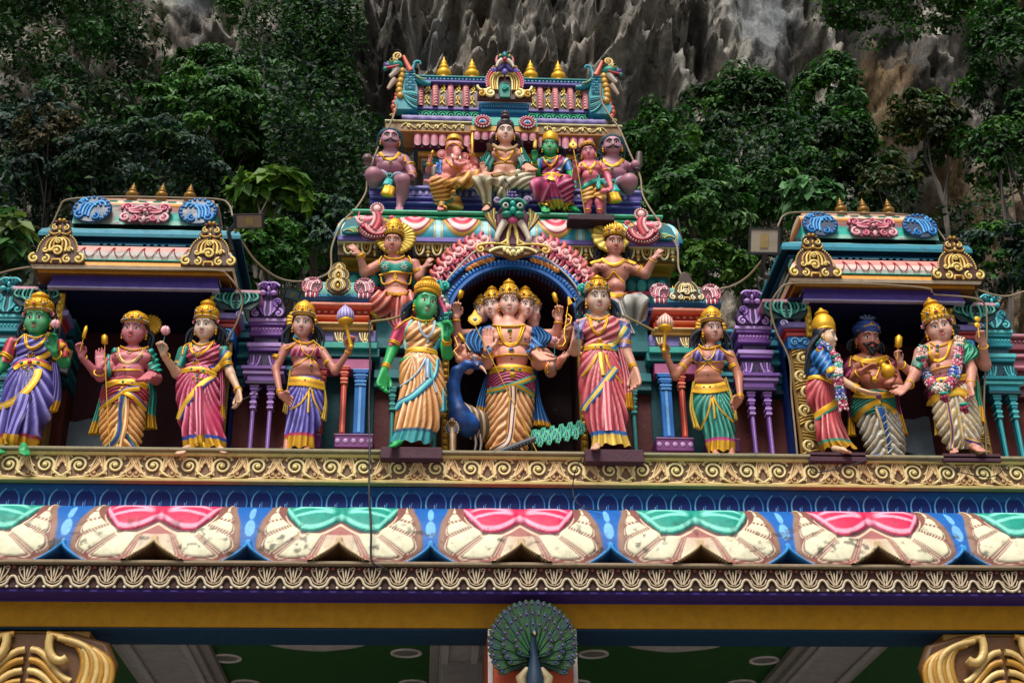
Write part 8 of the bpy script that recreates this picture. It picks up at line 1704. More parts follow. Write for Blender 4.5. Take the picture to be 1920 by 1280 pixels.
# ---------------------------------------------------------------- large seated pair beside the arch
def fig_seated_bodice():
    f=Fig(ZF,11.72,'statue of a seated woman in a teal flowered bodice with a round gold halo',(450,1150),skin='bc7e6c')
    h=f.head(478,325,72,92,yaw=-4,pitch=12,roll=2);f.face.append((h,hx('c48a74'),.5))
    lady_torso(f,(485,440),(355,500),(660,500),(505,720),112,(510,800),130,[(430,545,66),(580,545,66)],r=26)
    f.arm([(345,530,.02),(215,595,-.04),(175,460,-.12)],(56,46,32));f.hand((170,430,-.14),(65,320,-.16),(-.6,.5,.4),-1,.2,thick=1.0);f.arm([(675,520,.02),(720,640,.02),(760,560,-.0)],(54,44,34));f.hand((770,545,-.02),(840,440,-.05),(.2,.5,0),1,.3,thick=1.0)
    f.g='leg';f.cone((460,850,.0),(360,870,-.3),80,92,.05);f.cone((355,880,-.3),(330,1070,-.1),88,60,.04);f.cone((560,850,0),(660,880,-.3),80,90,.05);f.cone((660,890,-.3),(640,1100,-.1),84,60,.04);f.foot((310,1060,-.14),(190,1080,-.24),34);f.g='torso';f.body()
    f.cloth('flowered_bodice',[(340,560),(345,530),(400,490),(500,520),(590,490),(655,520),(660,620),(500,585),(350,630)],['torso'],'0f8a78','3ab8a4',None,.008)
    f.cloth('coral_skirt',[(240,780),(420,775),(520,840),(620,760),(760,780),(780,1200),(520,1200),(420,1130),(300,1040),(255,960)],['leg','torso'],'cc5c4c','f0b4a4',(.010,.004,-.06),.008,.016)
    f.drape('lap_cloth',[(430,850),(400,950),(420,1050),(480,1130)],[(600,840),(600,950),(580,1060),(560,1150)],'c04848','e89890',4,-.2,amp=.02)
    mb=MB()
    for cx_ in(405,580):
        for k in range(8):
            a=k*math.pi/4;p0,n0,_=f.hit(cx_+9*math.cos(a),545+9*math.sin(a));p1,n1,_=f.hit(cx_+34*math.cos(a),545+34*math.sin(a));mb.tube([p0+n0*.004,(p0+p1)/2+n0*.006,p1+n1*.004],np.array([3,6,2])*f.s,hx('c8d8cc'),5)
    mb.build('painted_flower',f.t)
    f.band('bodice_trim',[(350,625),(430,600),(500,590),(580,600),(655,610)],18,[GOLD]*2,.012);f.cord('chest_chain',[(365,640),(380,700),(440,700),(500,670),(560,695),(630,705),(645,630)],9,GOLD);f.band('centre_clasp',[(498,600),(498,640),(498,675)],40,[GOLD,gd('b0801c'),GOLD],.014,taper=[.3,1,.2])
    f.cord('collar',[(400,450),(450,475),(530,475),(580,450)],9,GOLD,beads=16);f.cord('strap',[(375,450),(350,490),(350,530)],10,GOLD);f.cord('strap',[(615,445),(640,480),(650,520)],10,GOLD)
    f.band('waist_belt',[(410,790),(480,800),(560,802),(620,785)],44,[GOLD,gd('b0801c'),GOLD],.014);f.gems('belt_jewels',[(518,800,11,'10807c'),(460,800,9,'c87a30'),(575,800,9,'c87a30')]);navel(f,515,710,8)
    f.band('skirt_border',[(275,960),(320,990),(350,1060),(380,1160)],50,[hx('1f8a70'),GOLD,GOLD,hx('1f8a70')],.012)
    for(a,b,R,n)in(((182,455,-.11),(172,430,-.13),38,3),((290,565,-.0),(278,568,-.0),52,2),((705,585,.02),(710,600,.02),50,2)):f.ring('bangle',a,b,R,8,cnt=n)
    f.disc('halo',500,275,190,-.03,gd('d8b840')*[1,1,1,.6],n=26);f.dface(h,lips='a81c24');f.hair(h,[(380,440,.05),(660,440,.05),(640,430,.04)],col='1a1416',hi='3a3238');f.crown(h,205,'tiara',z0=.62,tilt=8,jew=5,wide=1.1);f.earrings(h,.15)
def fig_seated_bare():
    f=Fig(ZG,11.72,'statue of a seated bare-chested man with a gold sun-ray halo and white dhoti',(520,1190),skin='bc7e6c')
    h=f.head(352,335,72,92,yaw=5,pitch=12,roll=-2);f.face.append((h,hx('c48a78'),.5))
    chest(f,(345,470),(215,520),(510,530),(370,760),88,(390,830),110,34,[(270,550,72),(430,550,72)],[(375,720,76)])
    f.arm([(515,550,.0),(640,610,-.04),(715,475,-.12)],(52,46,32));f.hand((722,455,-.13),(800,360,-.16),(.6,.5,.4),1,.25,thick=1.0);f.arm([(190,550,.0),(130,620,.04),(90,560,.02)],(48,42,34));f.hand((85,540,0),(60,440,-.03),(-.2,.5,0),-1,.3,thick=1.05)
    f.g='leg';f.cone((420,880,0),(560,880,-.3),80,92,.05);f.cone((565,880,-.3),(560,1090,-.12),88,62,.04);f.cone((340,900,0),(250,920,-.3),80,90,.05);f.cone((250,930,-.3),(300,1120,-.1),84,60,.04);f.foot((590,1100,-.14),(700,1112,-.24),32);f.g='torso';f.body()
    f.cloth('white_dhoti',[(180,860),(360,850),(440,820),(600,780),(670,860),(650,960),(600,1090),(560,1180),(300,1180)],['leg','torso'],'b4b0a8','e4e2de',(.012,-.006,.06),.008,.016);f.band('dhoti_border',[(540,1140),(575,1070),(640,1035)],20,[hx('d8d8d4'),hx('1a4a9a'),hx('1a4a9a')],.012)
    f.drape('lap_cloth',[(360,880),(380,980),(420,1080),(470,1170)],[(430,870),(480,980),(520,1080),(560,1170)],'b8b4b0','e4e2de',3,-.2,amp=.02)
    f.band('broad_collar',[(235,470),(290,510),(350,530),(410,510),(450,480)],34,[GOLD,gd('b88a1c'),GOLD],.012);f.cord('chest_chain',[(240,660),(300,650),(345,590),(390,640),(440,690)],9,GOLD);f.gems('clasp',[(348,575,9,'c89a20')]);f.band('shoulder_guard',[(135,520),(185,500),(230,490)],36,[GOLD,gd('b88a1c')],.014);f.band('shoulder_guard',[(470,490),(510,505),(550,520)],36,[GOLD,gd('b88a1c')],.014)
    nipples(f,[(242,532),(448,543)],7,'2a1416');navel(f,348,715,8);f.band('waist_belt',[(310,800),(380,815),(460,800)],56,[GOLD,gd('b0801c'),GOLD],.014)
    for(a,b,R,n)in(((712,480,-.11),(722,456,-.13),38,1),((578,575,-.02),(590,580,-.02),52,2)):f.ring('bangle',a,b,R,8,cnt=n)
    f.disc('halo',322,262,182,-.03,gd('dcc050')*[1,1,1,.6],n=14);f.dface(h,lips='a81c24');f.hair(h,[(210,470,.04),(190,440,.06),(470,470,.05)],col='14141a',hi='2c343c');f.crown(h,150,'tiara',z0=.62,tilt=6,jew=4);f.earrings(h,.16)
    mb=MB()
    for k in range(-5,6):p=h.pt(k*.28,.35,1.02);q=h.pt(k*.3,.8-.03*abs(k),1.25);mb.tube([p,(p+q)/2+np.array([0,-.01,0]),q],np.array([.1,.12,.03])*h.a,gd('e0b840'),5)
    mb.build('crown_rays',f.t)
# ---------------------------------------------------------------- top row
def fig_guard(Z,m,ox,label,head,sk='a06c7c'):
    # m mirrors about the head; coordinates authored for the left guard in zoom ZH
    f=Fig(Z,12.12,label,(ox(560),1150 if m>0 else 1195),group='seated guards at the ends of the top row',skin=sk);k=1 if m>0 else 1280/1210.
    X=lambda x:ox(x)
    yy=(lambda y:y)if m>0 else(lambda y:(y-75)*1.06+95)
    q=lambda x,y,d=0.:(X(x),yy(y),d)
    h=f.head(*q(438,225)[:2],104*k,108*k,yaw=4*m,pitch=10,roll=0,dy=-.06);f.face.append((h,hx('c89ca4'),.55));r=k
    f.cone(q(440,400),q(438,350),88*r,84*r);f.cone(q(290,470),q(440,420),60*r,84*r,.04);f.cone(q(600,480),q(440,420),60*r,84*r,.04);f.ell(q(440,520),(190*r,110*r,120*r),.04);f.ell(q(430,610,-.02),(185*r,140*r,120*r),.05)
    f.ell(q(350,500,-.08),(80*r,40*r,60*r),.02);f.ell(q(540,500,-.08),(80*r,40*r,60*r),.02)
    f.arm([q(630,500),q(720,650,-.02),q(735,740,-.12)],(72*r,60*r,44*r));f.hand(q(740,735,-.14),q(600,685,-.22),(0,-.2,-1),m,.2,thick=1.05,g='hand')
    f.arm([q(260,500),q(150,520,.02),q(140,470,-.06)],(66*r,54*r,48*r));f.ell(q(130,470,-.08),(62*r,50*r,60*r),.02)
    f.g='leg';f.cone(q(330,760),q(215,700,-.24),110*r,106*r,.03);f.cone(q(210,700,-.24),q(225,790,-.1),104*r,92*r,.03);f.cone(q(540,780),q(610,770,-.28),100*r,92*r,.03);f.cone(q(610,770,-.28),q(600,950,-.16),90*r,86*r,.02);f.cone(q(600,930,-.16),q(568,1120,-.16),84*r,46*r,.02);f.foot(q(565,1110,-.16),q(560,1165,-.26),48*r);f.g='torso'
    f.body()
    # wrapped thighs, sash and bell tassel
    f.ring('thigh_wrap',q(300,755,-.08),q(260,735,-.14),112*r,26*r,hx('8a94b0'));f.ring('thigh_wrap',q(545,780,-.1),q(575,775,-.16),104*r,26*r,hx('8a94b0'));f.ring('thigh_cord',q(285,750,-.12),q(260,735,-.14),112*r,9*r,hx('5a1420'))
    mb=MB();c=f.w(q(430,710,-.16));t=np.arange(16)*2*math.pi/16;mb.tube(c+np.stack([np.cos(t)*34*r*f.s,0*t,np.sin(t)*34*r*f.s],-1),16*r*f.s,hx('0f8a78'),7,closed=True);mb.ball(c,28*r*f.s,hx('04302c'),8,6);mb.build('teal_knot',f.t)
    for(y0,y1,w0,w1,c0,nm)in((750,850,45,72,hx('1a9a94'),'teal_tassel'),(850,975,74,88,gd('d8a828'),'gold_tassel')):
        a,b=f.w(q(430,y0,-.2)),f.w(q(392,y1,-.2));mb=MB();mb.lathe(b,np.array([(0,0),(w1*.9,0),(w1,.12*(a[2]-b[2])/f.s/r),(w0,(a[2]-b[2])/f.s/r),(0,(a[2]-b[2])/f.s/r)])*f.s*r,c0,30,ax=a-b,mod=lambda an,i:1+.08*np.cos(an*7),sq=.5);mb.build(nm,f.t)
    f.band('broad_collar',[q(300,410)[:2],q(360,470)[:2],q(440,500)[:2],q(520,460)[:2],q(560,410)[:2]],46*r,[GOLD,gd('b0801c'),GOLD],.014,sm=4);mb=MB();f.gem(mb,*q(442,530)[:2],20*r,hx('106a8a'),GOLD);mb.build('pendant',f.t);navel(f,*q(435,590)[:2],12*r)
    f.band('shoulder_guard',[q(620,450)[:2],q(640,490)[:2],q(638,530)[:2]],34*r,[GOLD,gd('b88a1c')],.014);f.ring('armlet',q(690,580),q(700,600),78*r,13*r,cnt=1);f.ring('armlet',q(700,610),q(705,620),74*r,7*r,cnt=1);f.ring('bangle',q(738,700,-.08),q(740,725,-.1),52*r,9*r)
    f.dface(h,stache='0f2a30',brow='0c1a22',lips='8a1c20',browt=.1,iris='1a4a5a' if m>0 else '0a0a0a')
    mb=MB();mb.ball(h.L(0,.4,.45),np.array([1.12,1.1,.95])*h.a,hx('0f2430'),18,12,h.R);R=np.random.default_rng(8)
    for k_ in range(34):
        a=-1.75+3.5*k_/33;p0=h.L(.72*math.sin(a),-.55+.3*abs(a)*.5,.62+.35*math.cos(a));p1=h.L(1.22*math.sin(a),.1,.55+.75*math.cos(a));p2=h.L(1.35*math.sin(a)*(1 if abs(a)<1.2 else 1.05),.5,.2+.7*math.cos(a)-.5*(abs(a)>1.2));mb.tube(spl([p0,p1,p2],7),np.array([.06,.09,.11,.12,.12,.11,.06])*h.a,lerp(hx('0f2430'),hx('2a6474'),(k_%2)*.8),5)
    for e in(-1,1):
        for k_ in range(5):mb.tube(spl([h.L(e*1.08,.1+.12*k_,.3),h.L(e*(1.25+.04*k_),.2+.1*k_,-.3),h.L(e*(1.12+.1*math.sin(k_)),.3+.1*k_,-.95)],8),np.array([.12,.15,.16,.16,.15,.13,.1,.05])*h.a,lerp(hx('0f2430'),hx('2a6474'),(k_%2)*.8),5)
    mb.build('wild_hair',f.t);f.earrings(h,.13);return f,q
def figs_guards():
    f,q=fig_guard(ZH,1,lambda x:x,'statue of a seated moustached guard, left end of the top row',1)
    f.tubew('rusty_rod',[(80,465,-.14),(250,455,-.14),(505,448,-.12)],7,hx('3a3034'));mb=MB();mb.ball(f.W(128,470,-.1),np.array([58,40,62])*f.s,hx('5a4c42'),9,7);mb.build('broken_fist',f.t)
    f,q=fig_guard(ZJ,-1,lambda x:740-(x-438)*1.06,'statue of a seated moustached guard, right end of the top row',1);mb=MB();mb.tube([f.W(1080,600,-.06),f.W(1110,500,-.06),f.W(1120,350,-.06)],np.array([56,58,46])*f.s,hx('4a3c34'),7);mb.build('broken_club',f.t)
def fig_elephant():
    f=Fig(ZH,12.1,'statue of the pink elephant-headed figure seated cross-legged in an ochre dhoti',(1200,1160),skin='d08078')
    f.cone((1290,480,0),(1290,430,0),100,96);f.cone((1150,560),(1290,500),62,90,.04);f.cone((1440,560),(1290,500),62,90,.04);f.ell((1290,590,0),(160,110,110),.04);f.ell((1290,660,-.05),(178,150,110),.05);f.g='head'
    f.ell((1285,350,-.05),(112,105,115),.03);f.ell((1240,300,-.1),(62,50,60),.03);f.ell((1340,300,-.1),(62,50,60),.03)
    tr=[(1320,370,-.2),(1330,430,-.24),(1300,490,-.24),(1310,545,-.24),(1380,565,-.26),(1440,545,-.28)];rr=[58,46,38,34,30,24]
    for i in range(5):f.cone(tr[i],tr[i+1],rr[i],rr[i+1],.02)
    for e,x,y in((-1,1130,430),(1,1430,470)):f.ell((x,y,.02),(66 if e<0 else 52,16,72),.01)
    f.g='torso'
    f.arm([(1150,580,0),(960,640,.0),(965,540,-.08)],(56,50,38));f.hand((965,520,-.1),(975,420,-.12),(0,-1,0),1,.6,g='hand',thick=1.1);f.arm([(1140,620,.02),(1060,740,-.1),(990,770,-.18)],(52,46,36));f.hand((985,775,-.2),(895,830,-.26),(0,-1,.5),1,.6,g='hand',thick=1.1)
    f.arm([(1450,580,0),(1560,520,.0),(1530,420,-.08)],(56,46,36));f.hand((1525,405,-.1),(1520,270,-.12),(0,-1,0),-1,.6,g='hand',thick=1.1);f.arm([(1450,600,0),(1600,600,.0),(1575,540,-.1)],(50,44,34));f.hand((1570,530,-.12),(1540,450,-.15),(0,-1,0),-1,.5,g='hand');f.arm([(1440,620,0),(1600,660,-.05),(1570,610,-.16)],(50,44,34));f.hand((1560,620,-.2),(1490,590,-.24),(-.3,-1,0),-1,.9,g='hand',thick=1.2,size=1.3)
    f.g='leg';f.cone((1200,800,0),(1090,820,-.26),110,110,.05);f.cone((1090,830,-.26),(1130,1080,-.16),104,70,.04);f.cone((1200,980,-.1),(1300,1100,-.1),100,90,.05);f.cone((1360,780,0),(1560,720,-.2),110,100,.05);f.cone((1560,750,-.2),(1330,810,-.26),90,50,.04);f.foot((1290,810,-.3),(1165,800,-.36),40);f.foot((1130,1090,-.2),(1110,1160,-.3),46);f.g='torso';f.body()
    f.cloth('ochre_dhoti',[(990,760),(1080,730),(1200,760),(1290,740),(1420,670),(1640,640),(1640,760),(1480,940),(1420,1020),(1420,1190),(1200,1180),(1060,1080),(990,940)],['leg','torso'],'c8862c','f0c470',(.004,.012,-.03),.01,.016);f.band('green_border',[(1320,760),(1380,830),(1440,900)],34,[hx('c89030'),hx('0f7a60'),hx('c89030')],.012);f.band('green_border',[(1070,1060),(1180,1080),(1270,1020),(1320,900),(1330,850)],26,[hx('0f7a60')],.012)
    f.cloth('blue_shawl',[(1060,500),(1140,500),(1130,720),(1080,740),(1040,620)],['torso','arm'],'0f4c9a','3a8ac8',(.02,.0),.01,.01)
    for x,y,e in((1268,438,1),(1368,458,1)):mb=MB();mb.tube([f.W(x,y-10,-.22),f.W(x+2,y+12,-.27),f.W(x+6,y+30,-.3)],np.array([17,14,6])*f.s,hx('dcd4c8'),7);mb.build('tusk',f.t)
    for e,x,y in((-1,1130,430),(1,1430,470)):
        mb=MB();c=f.W(x,y,-.02);a=np.linspace(0,2*math.pi,20,endpoint=False);mb.tube(c+np.stack([np.cos(a)*58*(1 if e<0 else .8)*f.s,-.01+0*a,np.sin(a)*66*f.s],-1),10*f.s,hx('c87070'),6,closed=True);mb.ball(c+[0,-.01,0],np.array([40,8,48])*f.s,hx('a85458'),10,7);mb.build('ear_rim',f.t)
    for x,y in((1252,330),(1375,355)):mb=MB();p,n,_=f.hit(x,y);mb.ball(p,np.array([20,8,11])*f.s,hx('d8ccc4'),9,6);mb.ball(p-[0,5*f.s,0],np.array([9,6,9])*f.s,hx('1c1c2c'),7,5);mb.build('eye',f.t);mb=MB();f.cord('',[(x-26,y-12),(x,y-26),(x+26,y-14)],5,hx('5a2430'),mb=mb);mb.build('eyebrow',f.t)
    mb=MB();c=f.W(1290,290,-.02);F_=np.array([0,.25,1.]);pr=np.array([(108,0),(122,10),(124,40),(112,50),(108,90),(84,130),(52,152),(58,160),(30,175),(0,190)]);mb.lathe(c,along(pr,30)*f.s,gd('cfa030'),32,ax=F_,mod=lambda an,i:1+.03*np.cos(an*12+i*.8));mb.build('crown',f.t);f.cord('crown_band',[(1185,350),(1220,300),(1290,275),(1360,310),(1405,350)],9,GOLD,beads=16)
    f.cord('necklace',[(1190,500),(1240,570),(1330,610),(1400,600)],13,GOLD,beads=14);mb=MB();f.gem(mb,1332,628,20,gd('b88820'),GOLD);mb.build('pendant',f.t);f.cord('sacred_thread',[(1330,640),(1260,700),(1190,745)],6,hx('c8a878'));f.band('waist_cord',[(1310,480),(1340,470),(1370,480)],10,[GOLD],.01)
    for a,b,R in(((964,560,-.07),(965,540,-.08),42),((1528,440,-.07),(1526,420,-.08),42),((1010,765,-.16),(990,772,-.18),42),((1275,812,-.28),(1255,808,-.3),46),((1130,1110,-.2),(1128,1125,-.22),50)):f.ring('bangle',a,b,R,8,cnt=1 if R>44 else 2)
    f.tubew('gold_rod',[(1530,410,-.18),(1532,330,-.18),(1532,250,-.16),(1535,140,-.14)],[8,10,24,12],GOLD);f.baton((975,480,-.16),(1010,370,-.16),22);mb=MB();mb.tube([f.W(1020,600,-.12),f.W(1025,650,-.12),f.W(1018,720,-.12)],np.array([34,42,34])*f.s,hx('6a6258'),8);mb.build('bare_mortar_stump',f.t)
def fig_topknot():
    f=Fig(ZI,12.08,'statue of the seated bare-chested figure with a tall hair topknot, centre of the top row',(330,1190),skin='d0957c')
    h=f.head(412,310,84,102,yaw=0,pitch=10,roll=0,dy=-.05);f.face.append((h,hx('ecd0c0'),.7))
    chest(f,(410,470),(270,530),(560,530),(405,760),130,(400,800),150,44,[(330,540,84),(495,540,84)],[(405,720,120)])
    f.arm([(255,560,.02),(195,700,-.04),(150,720,-.14)],(56,48,36));f.hand((160,760,-.16),(145,620,-.2),(0,-1,0),1,.08,g='hand',spread=.1,thick=1.12);f.arm([(570,560,.02),(620,700,-.04),(655,680,-.16)],(56,46,34));f.hand((660,670,-.18),(735,745,-.3),(0,-1,.7),-1,.1,g='hand',thick=1.1,size=1.1)
    f.g='leg';f.cone((330,830,0),(150,850,-.26),90,84,.05);f.cone((145,860,-.26),(200,1090,-.14),82,52,.04);f.cone((350,900,-.1),(400,1010,-.1),80,70,.05);f.cone((500,830,0),(680,810,-.2),90,84,.05);f.cone((660,850,-.22),(390,860,-.28),78,42,.04);f.foot((350,862,-.3),(225,840,-.36),36);f.foot((225,1130,-.16),(175,1180,-.3),38);f.g='torso';f.body()
    f.cloth('cream_dhoti',[(60,800),(170,790),(260,820),(420,810),(560,740),(740,740),(740,880),(570,1010),(440,1040),(330,1080),(240,1150),(160,1080),(60,900)],['leg','torso'],'b8ac8a','e8e2cc',(.010,.008,.05),.01,.016);f.band('dhoti_stripe',[(400,825),(460,900),(520,980)],12,[hx('4a3050')],.01)
    f.drape('lap_fold',[(390,900),(400,960),(400,1040)],[(450,900),(470,960),(470,1000)],'b8ac8a','e8e2cc',3,-.22)
    f.cloth('teal_shawl',[(100,600),(180,500),(250,500),(270,620),(250,800),(190,800)],['torso','arm'],'0c5450','2a9a8a',(.02,.01),.012,.012);f.cloth('teal_shawl',[(560,620),(580,490),(650,500),(720,640),(640,680),(560,760)],['torso','arm'],'0c5450','2a9a8a',(.02,-.01),.012,.012);f.drape('shawl_fold',[(215,500),(150,580),(120,600),(190,700)],[(240,500),(245,600),(255,720),(230,800)],'0c5450','2a9a8a',5,-.02);f.drape('shawl_fold',[(590,490),(575,600),(555,700),(560,750)],[(630,500),(680,580),(715,640),(640,690)],'0c5450','2a9a8a',5,-.02)
    f.tubew('coiled_snake',[(250,500,-.02),(275,440,-.08),(330,480,-.15),(420,500,-.17),(500,480,-.15),(545,440,-.06)],[14,22,24,24,22,16],hx('a88a5c'));f.tubew('snake_hood',[(250,510,-.05),(225,470,-.08),(215,420,-.1)],[20,34,24],hx('6a5240'))
    for d in(0,1):f.cord('long_necklace',[(300+d*14,490),(335+d*10,580),(410,620-d*12),(475-d*10,570),(520-d*14,490)],9,GOLD)
    f.band('chest_band',[(270,665),(340,650),(410,645),(480,650),(540,670)],20,[GOLD,gd('b0801c')],.012);mb=MB();f.gem(mb,410,640,20,gd('b88820'),GOLD);f.gem(mb,412,515,12,gd('b88820'),GOLD);mb.build('chest_jewel',f.t);nipples(f,[(300,520),(515,522)],7);navel(f,412,695,8);f.band('waist_belt',[(255,790),(330,775),(410,770),(540,790)],40,[hx('7a5c3a'),hx('a88854')],.014)
    f.ring('anklet',(320,862,-.28),(305,860,-.3),40,8);f.ring('anklet',(210,1120,-.15),(218,1135,-.16),50,8);f.cord('shoulder_tassel',[(215,500),(222,540)],12,GOLD);f.cord('shoulder_tassel',[(590,480),(600,540)],12,GOLD)
    f.dface(h,lips='b01c24',stripes=True,browt=.06,brow='1a3048',third=True);hair=('2a1c28','5a4450');f.hair(h,[(310,420,.05),(570,460,.06),(550,420,.05)],*hair,cap=1.02)
    mb=MB();R=1.
    for k in range(16):a=-1.5+3*k/15;mb.tube(spl([h.L(.95*math.sin(a),-.45*math.cos(a),.62),h.L(.85*math.sin(a),-.5*math.cos(a),1.15),h.L(.45*math.sin(a),.05,1.5)],8),.1*h.a,lerp(hx(hair[0]),hx(hair[1]),(k%2)*.8),5)
    mb.ball(h.L(0,.1,1.1),np.array([.85,.8,.5])*h.a,hx(hair[0]),14,9);mb.ball(h.L(0,.15,1.78),np.array([.58,.55,.3])*h.a,hx('4a3440'),14,8);mb.ball(h.L(0,.15,2.1),np.array([.5,.5,.26])*h.a,hx('5a4450'),14,8);mb.ball(h.L(0,.15,2.35),np.array([.26,.26,.16])*h.a,hx('4a3440'),10,7);mb.build('topknot',f.t);f.earrings(h,.13)
def fig_green_seated():
    f=Fig(ZI,12.08,'statue of the seated green-skinned lady in a magenta sari, top row',(950,1190),skin='1a9450')
    h=f.head(922,460,72,90,yaw=-8,pitch=10,roll=4,dy=-.05);f.face.append((h,hx('64cc98'),.6))
    lady_torso(f,(935,560),(815,610),(1100,620),(945,770),90,(945,820),130,[(890,650,54),(1010,650,54)],r=28)
    f.arm([(800,640,.0),(765,760,-.04),(745,620,-.18)],(44,40,28));f.hand((742,600,-.2),(735,490,-.22),(0,-1,0),1,.7,g='hand',thick=1.1);f.arm([(1120,650,.0),(1150,740,-.04),(1175,830,-.14)],(48,40,30));f.hand((1180,835,-.16),(1085,800,-.26),(0,-.1,-1),-1,.2,g='hand')
    f.g='leg';f.cone((880,870,0),(800,910,-.24),80,76,.05);f.cone((800,920,-.24),(850,1100,-.12),74,50,.04);f.cone((1020,870,0),(1100,890,-.24),80,76,.05);f.cone((1100,900,-.24),(1110,1090,-.12),74,50,.04);f.foot((860,1140,-.16),(875,1200,-.28),44);f.foot((1170,1150,-.14),(1255,1190,-.24),38);f.g='torso';f.body()
    f.cloth('blue_blouse',[(780,600),(850,590),(840,720),(790,700)],['arm','torso'],'0f5a9a','3a98c8',None,.006);f.cloth('blue_blouse',[(1080,590),(1160,640),(1170,730),(1090,720)],['arm'],'0f5a9a','3a98c8',None,.006)
    f.cloth('sari_knees',[(690,820),(1200,800),(1200,1075),(1000,1100),(780,1075),(690,900)],['leg','torso'],'b82c68','f0a0c0',(.008,.008,.05),.012,.018);f.cloth('gold_hem',[(770,1075),(1000,1100),(1200,1075),(1200,1130),(1000,1180),(830,1130)],['leg'],'b88a1c','e8c850',(.03,.0),.014,.01)
    f.cloth('sari_top',[(840,610),(930,640),(1010,560),(1090,600),(1070,800),(840,800)],['torso'],'a82860','e080a8',(.012,.012),.01,.012);f.band('sari_border',[(1120,600),(1070,650),(1020,740)],56,[hx('1a4a9a'),gd('d8c050')*[1,1,1,.5],hx('8ab0d8'),hx('1a4a9a')],.012)
    f.skirt('sari_skirt',[(830,800,1090,-.1),(880,720,1150,-.14),(950,705,1180,-.16),(1030,740,1185,-.12),(1090,780,1180,-.1),(1150,850,1150,-.08),(1195,920,1110,-.06)],'b82c68','f0a0c0','5a0c30',n=15,amp=.02,diag=.1,hem=.22,hemc=gd('dcb43c')*[1,1,1,.6],line='1a4a9a',ratio=.62)
    f.band('belt',[(835,800),(900,775),(980,775),(1055,800)],44,[GOLD,gd('b0801c'),GOLD],.014);f.band('belt_fan',[(940,780),(935,820),(930,850)],90,[GOLD,gd('e8c850'),GOLD],.016,taper=[.4,.8,1.2]);f.cord('long_necklace',[(850,590),(880,650),(930,680),(980,640),(1010,570)],12,GOLD);f.pendant(932,690,16,'c89a20');f.cord('collar',[(870,575),(930,600),(1000,570)],9,GOLD)
    for a,b,R in(((1130,680,-.01),(1140,700,-.02),48),((745,645,-.15),(744,625,-.17),34),((870,1130,-.14),(868,1145,-.16),58),((1160,1145,-.14),(1180,1155,-.16),44)):f.ring('bangle',a,b,R,8)
    f.tubew('parrot',[(750,470,-.24),(752,430,-.24),(755,390,-.24),(735,360,-.26)],[22,24,20,8],gd('d8b048')*[1,1,1,.4]);f.dface(h,lips='b01830');f.hair(h,[(840,570,.05),(1060,560,.06),(1050,530,.05)],'10141c','2c3848',nl=7);f.crown(h,165,'tiara',tilt=6,jew=0);f.earrings(h,.14)
def fig_boy():
    f=Fig(ZJ,11.78,'statue of a small standing pink boy holding a tall gold spear, top row',(460,1195),skin='cc6878')
    h=f.head(400,350,80,98,yaw=-8,pitch=10,roll=-6,dy=-.03);f.face.append((h,hx('e0a0a8'),.4))
    chest(f,(415,480),(290,530),(580,540),(440,720),122,(455,790),140,44,[(350,560,66),(500,560,66)],[(420,680,110)])
    f.arm([(275,560,0),(215,690,-.04),(215,580,-.14)],(46,42,32));f.hand((215,560,-.16),(205,440,-.18),(0,-1,0),1,.8,g='hand',thick=1.15);f.arm([(610,570,0),(680,700,0),(720,830,-.08)],(52,42,30));f.hand((720,850,-.1),(600,930,-.2),(-.2,-.5,1),-1,.15,g='hand')
    f.g='leg';f.cone((390,900,0),(390,1060,-.02),72,62,.02);f.cone((390,1060,-.02),(395,1190,-.02),60,36,.02);f.cone((555,900,0),(555,1060,-.02),72,62,.02);f.cone((555,1060,-.02),(560,1190,-.02),60,36,.02);f.g='torso';f.body()
    f.cloth('ochre_wrap',[(310,830),(460,780),(640,760),(620,1060),(560,1010),(480,960),(430,1000),(340,1070)],['leg','torso'],'cc8a20','f4d890',(.008,.014,-.03),.01,.014);f.band('teal_sash',[(315,860),(380,800),(460,760),(540,745)],70,[hx('0c5a50'),hx('1a9a88'),hx('0f7a6c')],.018);f.band('teal_sash',[(540,745),(590,750),(640,800)],50,[hx('1a9a88'),hx('0f7a6c')],.018)
    f.band('sash_tail',[(535,740),(540,820),(545,890)],66,[hx('0f7a6c'),hx('2ab4a0'),hx('0f7a6c')],.03);mb=MB();c=f.hit(530,700)[0];t=np.arange(14)*2*math.pi/14;mb.tube(c+np.stack([np.cos(t)*24*f.s,-.01+0*t,np.sin(t)*34*f.s],-1),11*f.s,hx('1a9a88'),6,closed=True);mb.build('sash_knot',f.t)
    f.band('broad_collar',[(320,500),(370,560),(420,580),(470,550),(500,490)],40,[GOLD,gd('b0801c'),GOLD],.012);f.gems('pendant',[(430,630,18,'c89a20'),(412,610,12,'c89a20'),(450,612,12,'c89a20')]);f.cord('shoulder_tassel',[(290,510),(270,560)],14,GOLD);f.cord('shoulder_tassel',[(560,480),(580,540)],14,GOLD)
    for a,b,R in(((640,610,0),(645,625,0),54),((716,815,-.06),(720,835,-.08),36),((215,610,-.1),(215,590,-.12),38),((395,1170,-.02),(395,1185,-.02),44),((560,1170,-.02),(560,1185,-.02),44)):f.ring('bangle',a,b,R,9)
    f.spear([(192,310,-.24),(255,620,-.24),(310,960,-.2),(350,1200,-.16)],(182,240,-.24),r=8,hs=(64,78));f.dface(h,lips='9a1420',iris='2a1c2c');f.hair(h,[(310,470,.03),(545,460,.04)],'0f1c28','1f4a58',nl=4,wave=.25);f.crown(h,100,'tiara',z0=.72,jew=4);f.earrings(h,.17);f.plinth(112,775,1206,1300,.5,-.2,'3c2a34')
fig_seated_bodice();fig_seated_bare();figs_guards();fig_elephant();fig_topknot();fig_green_seated();fig_boy()
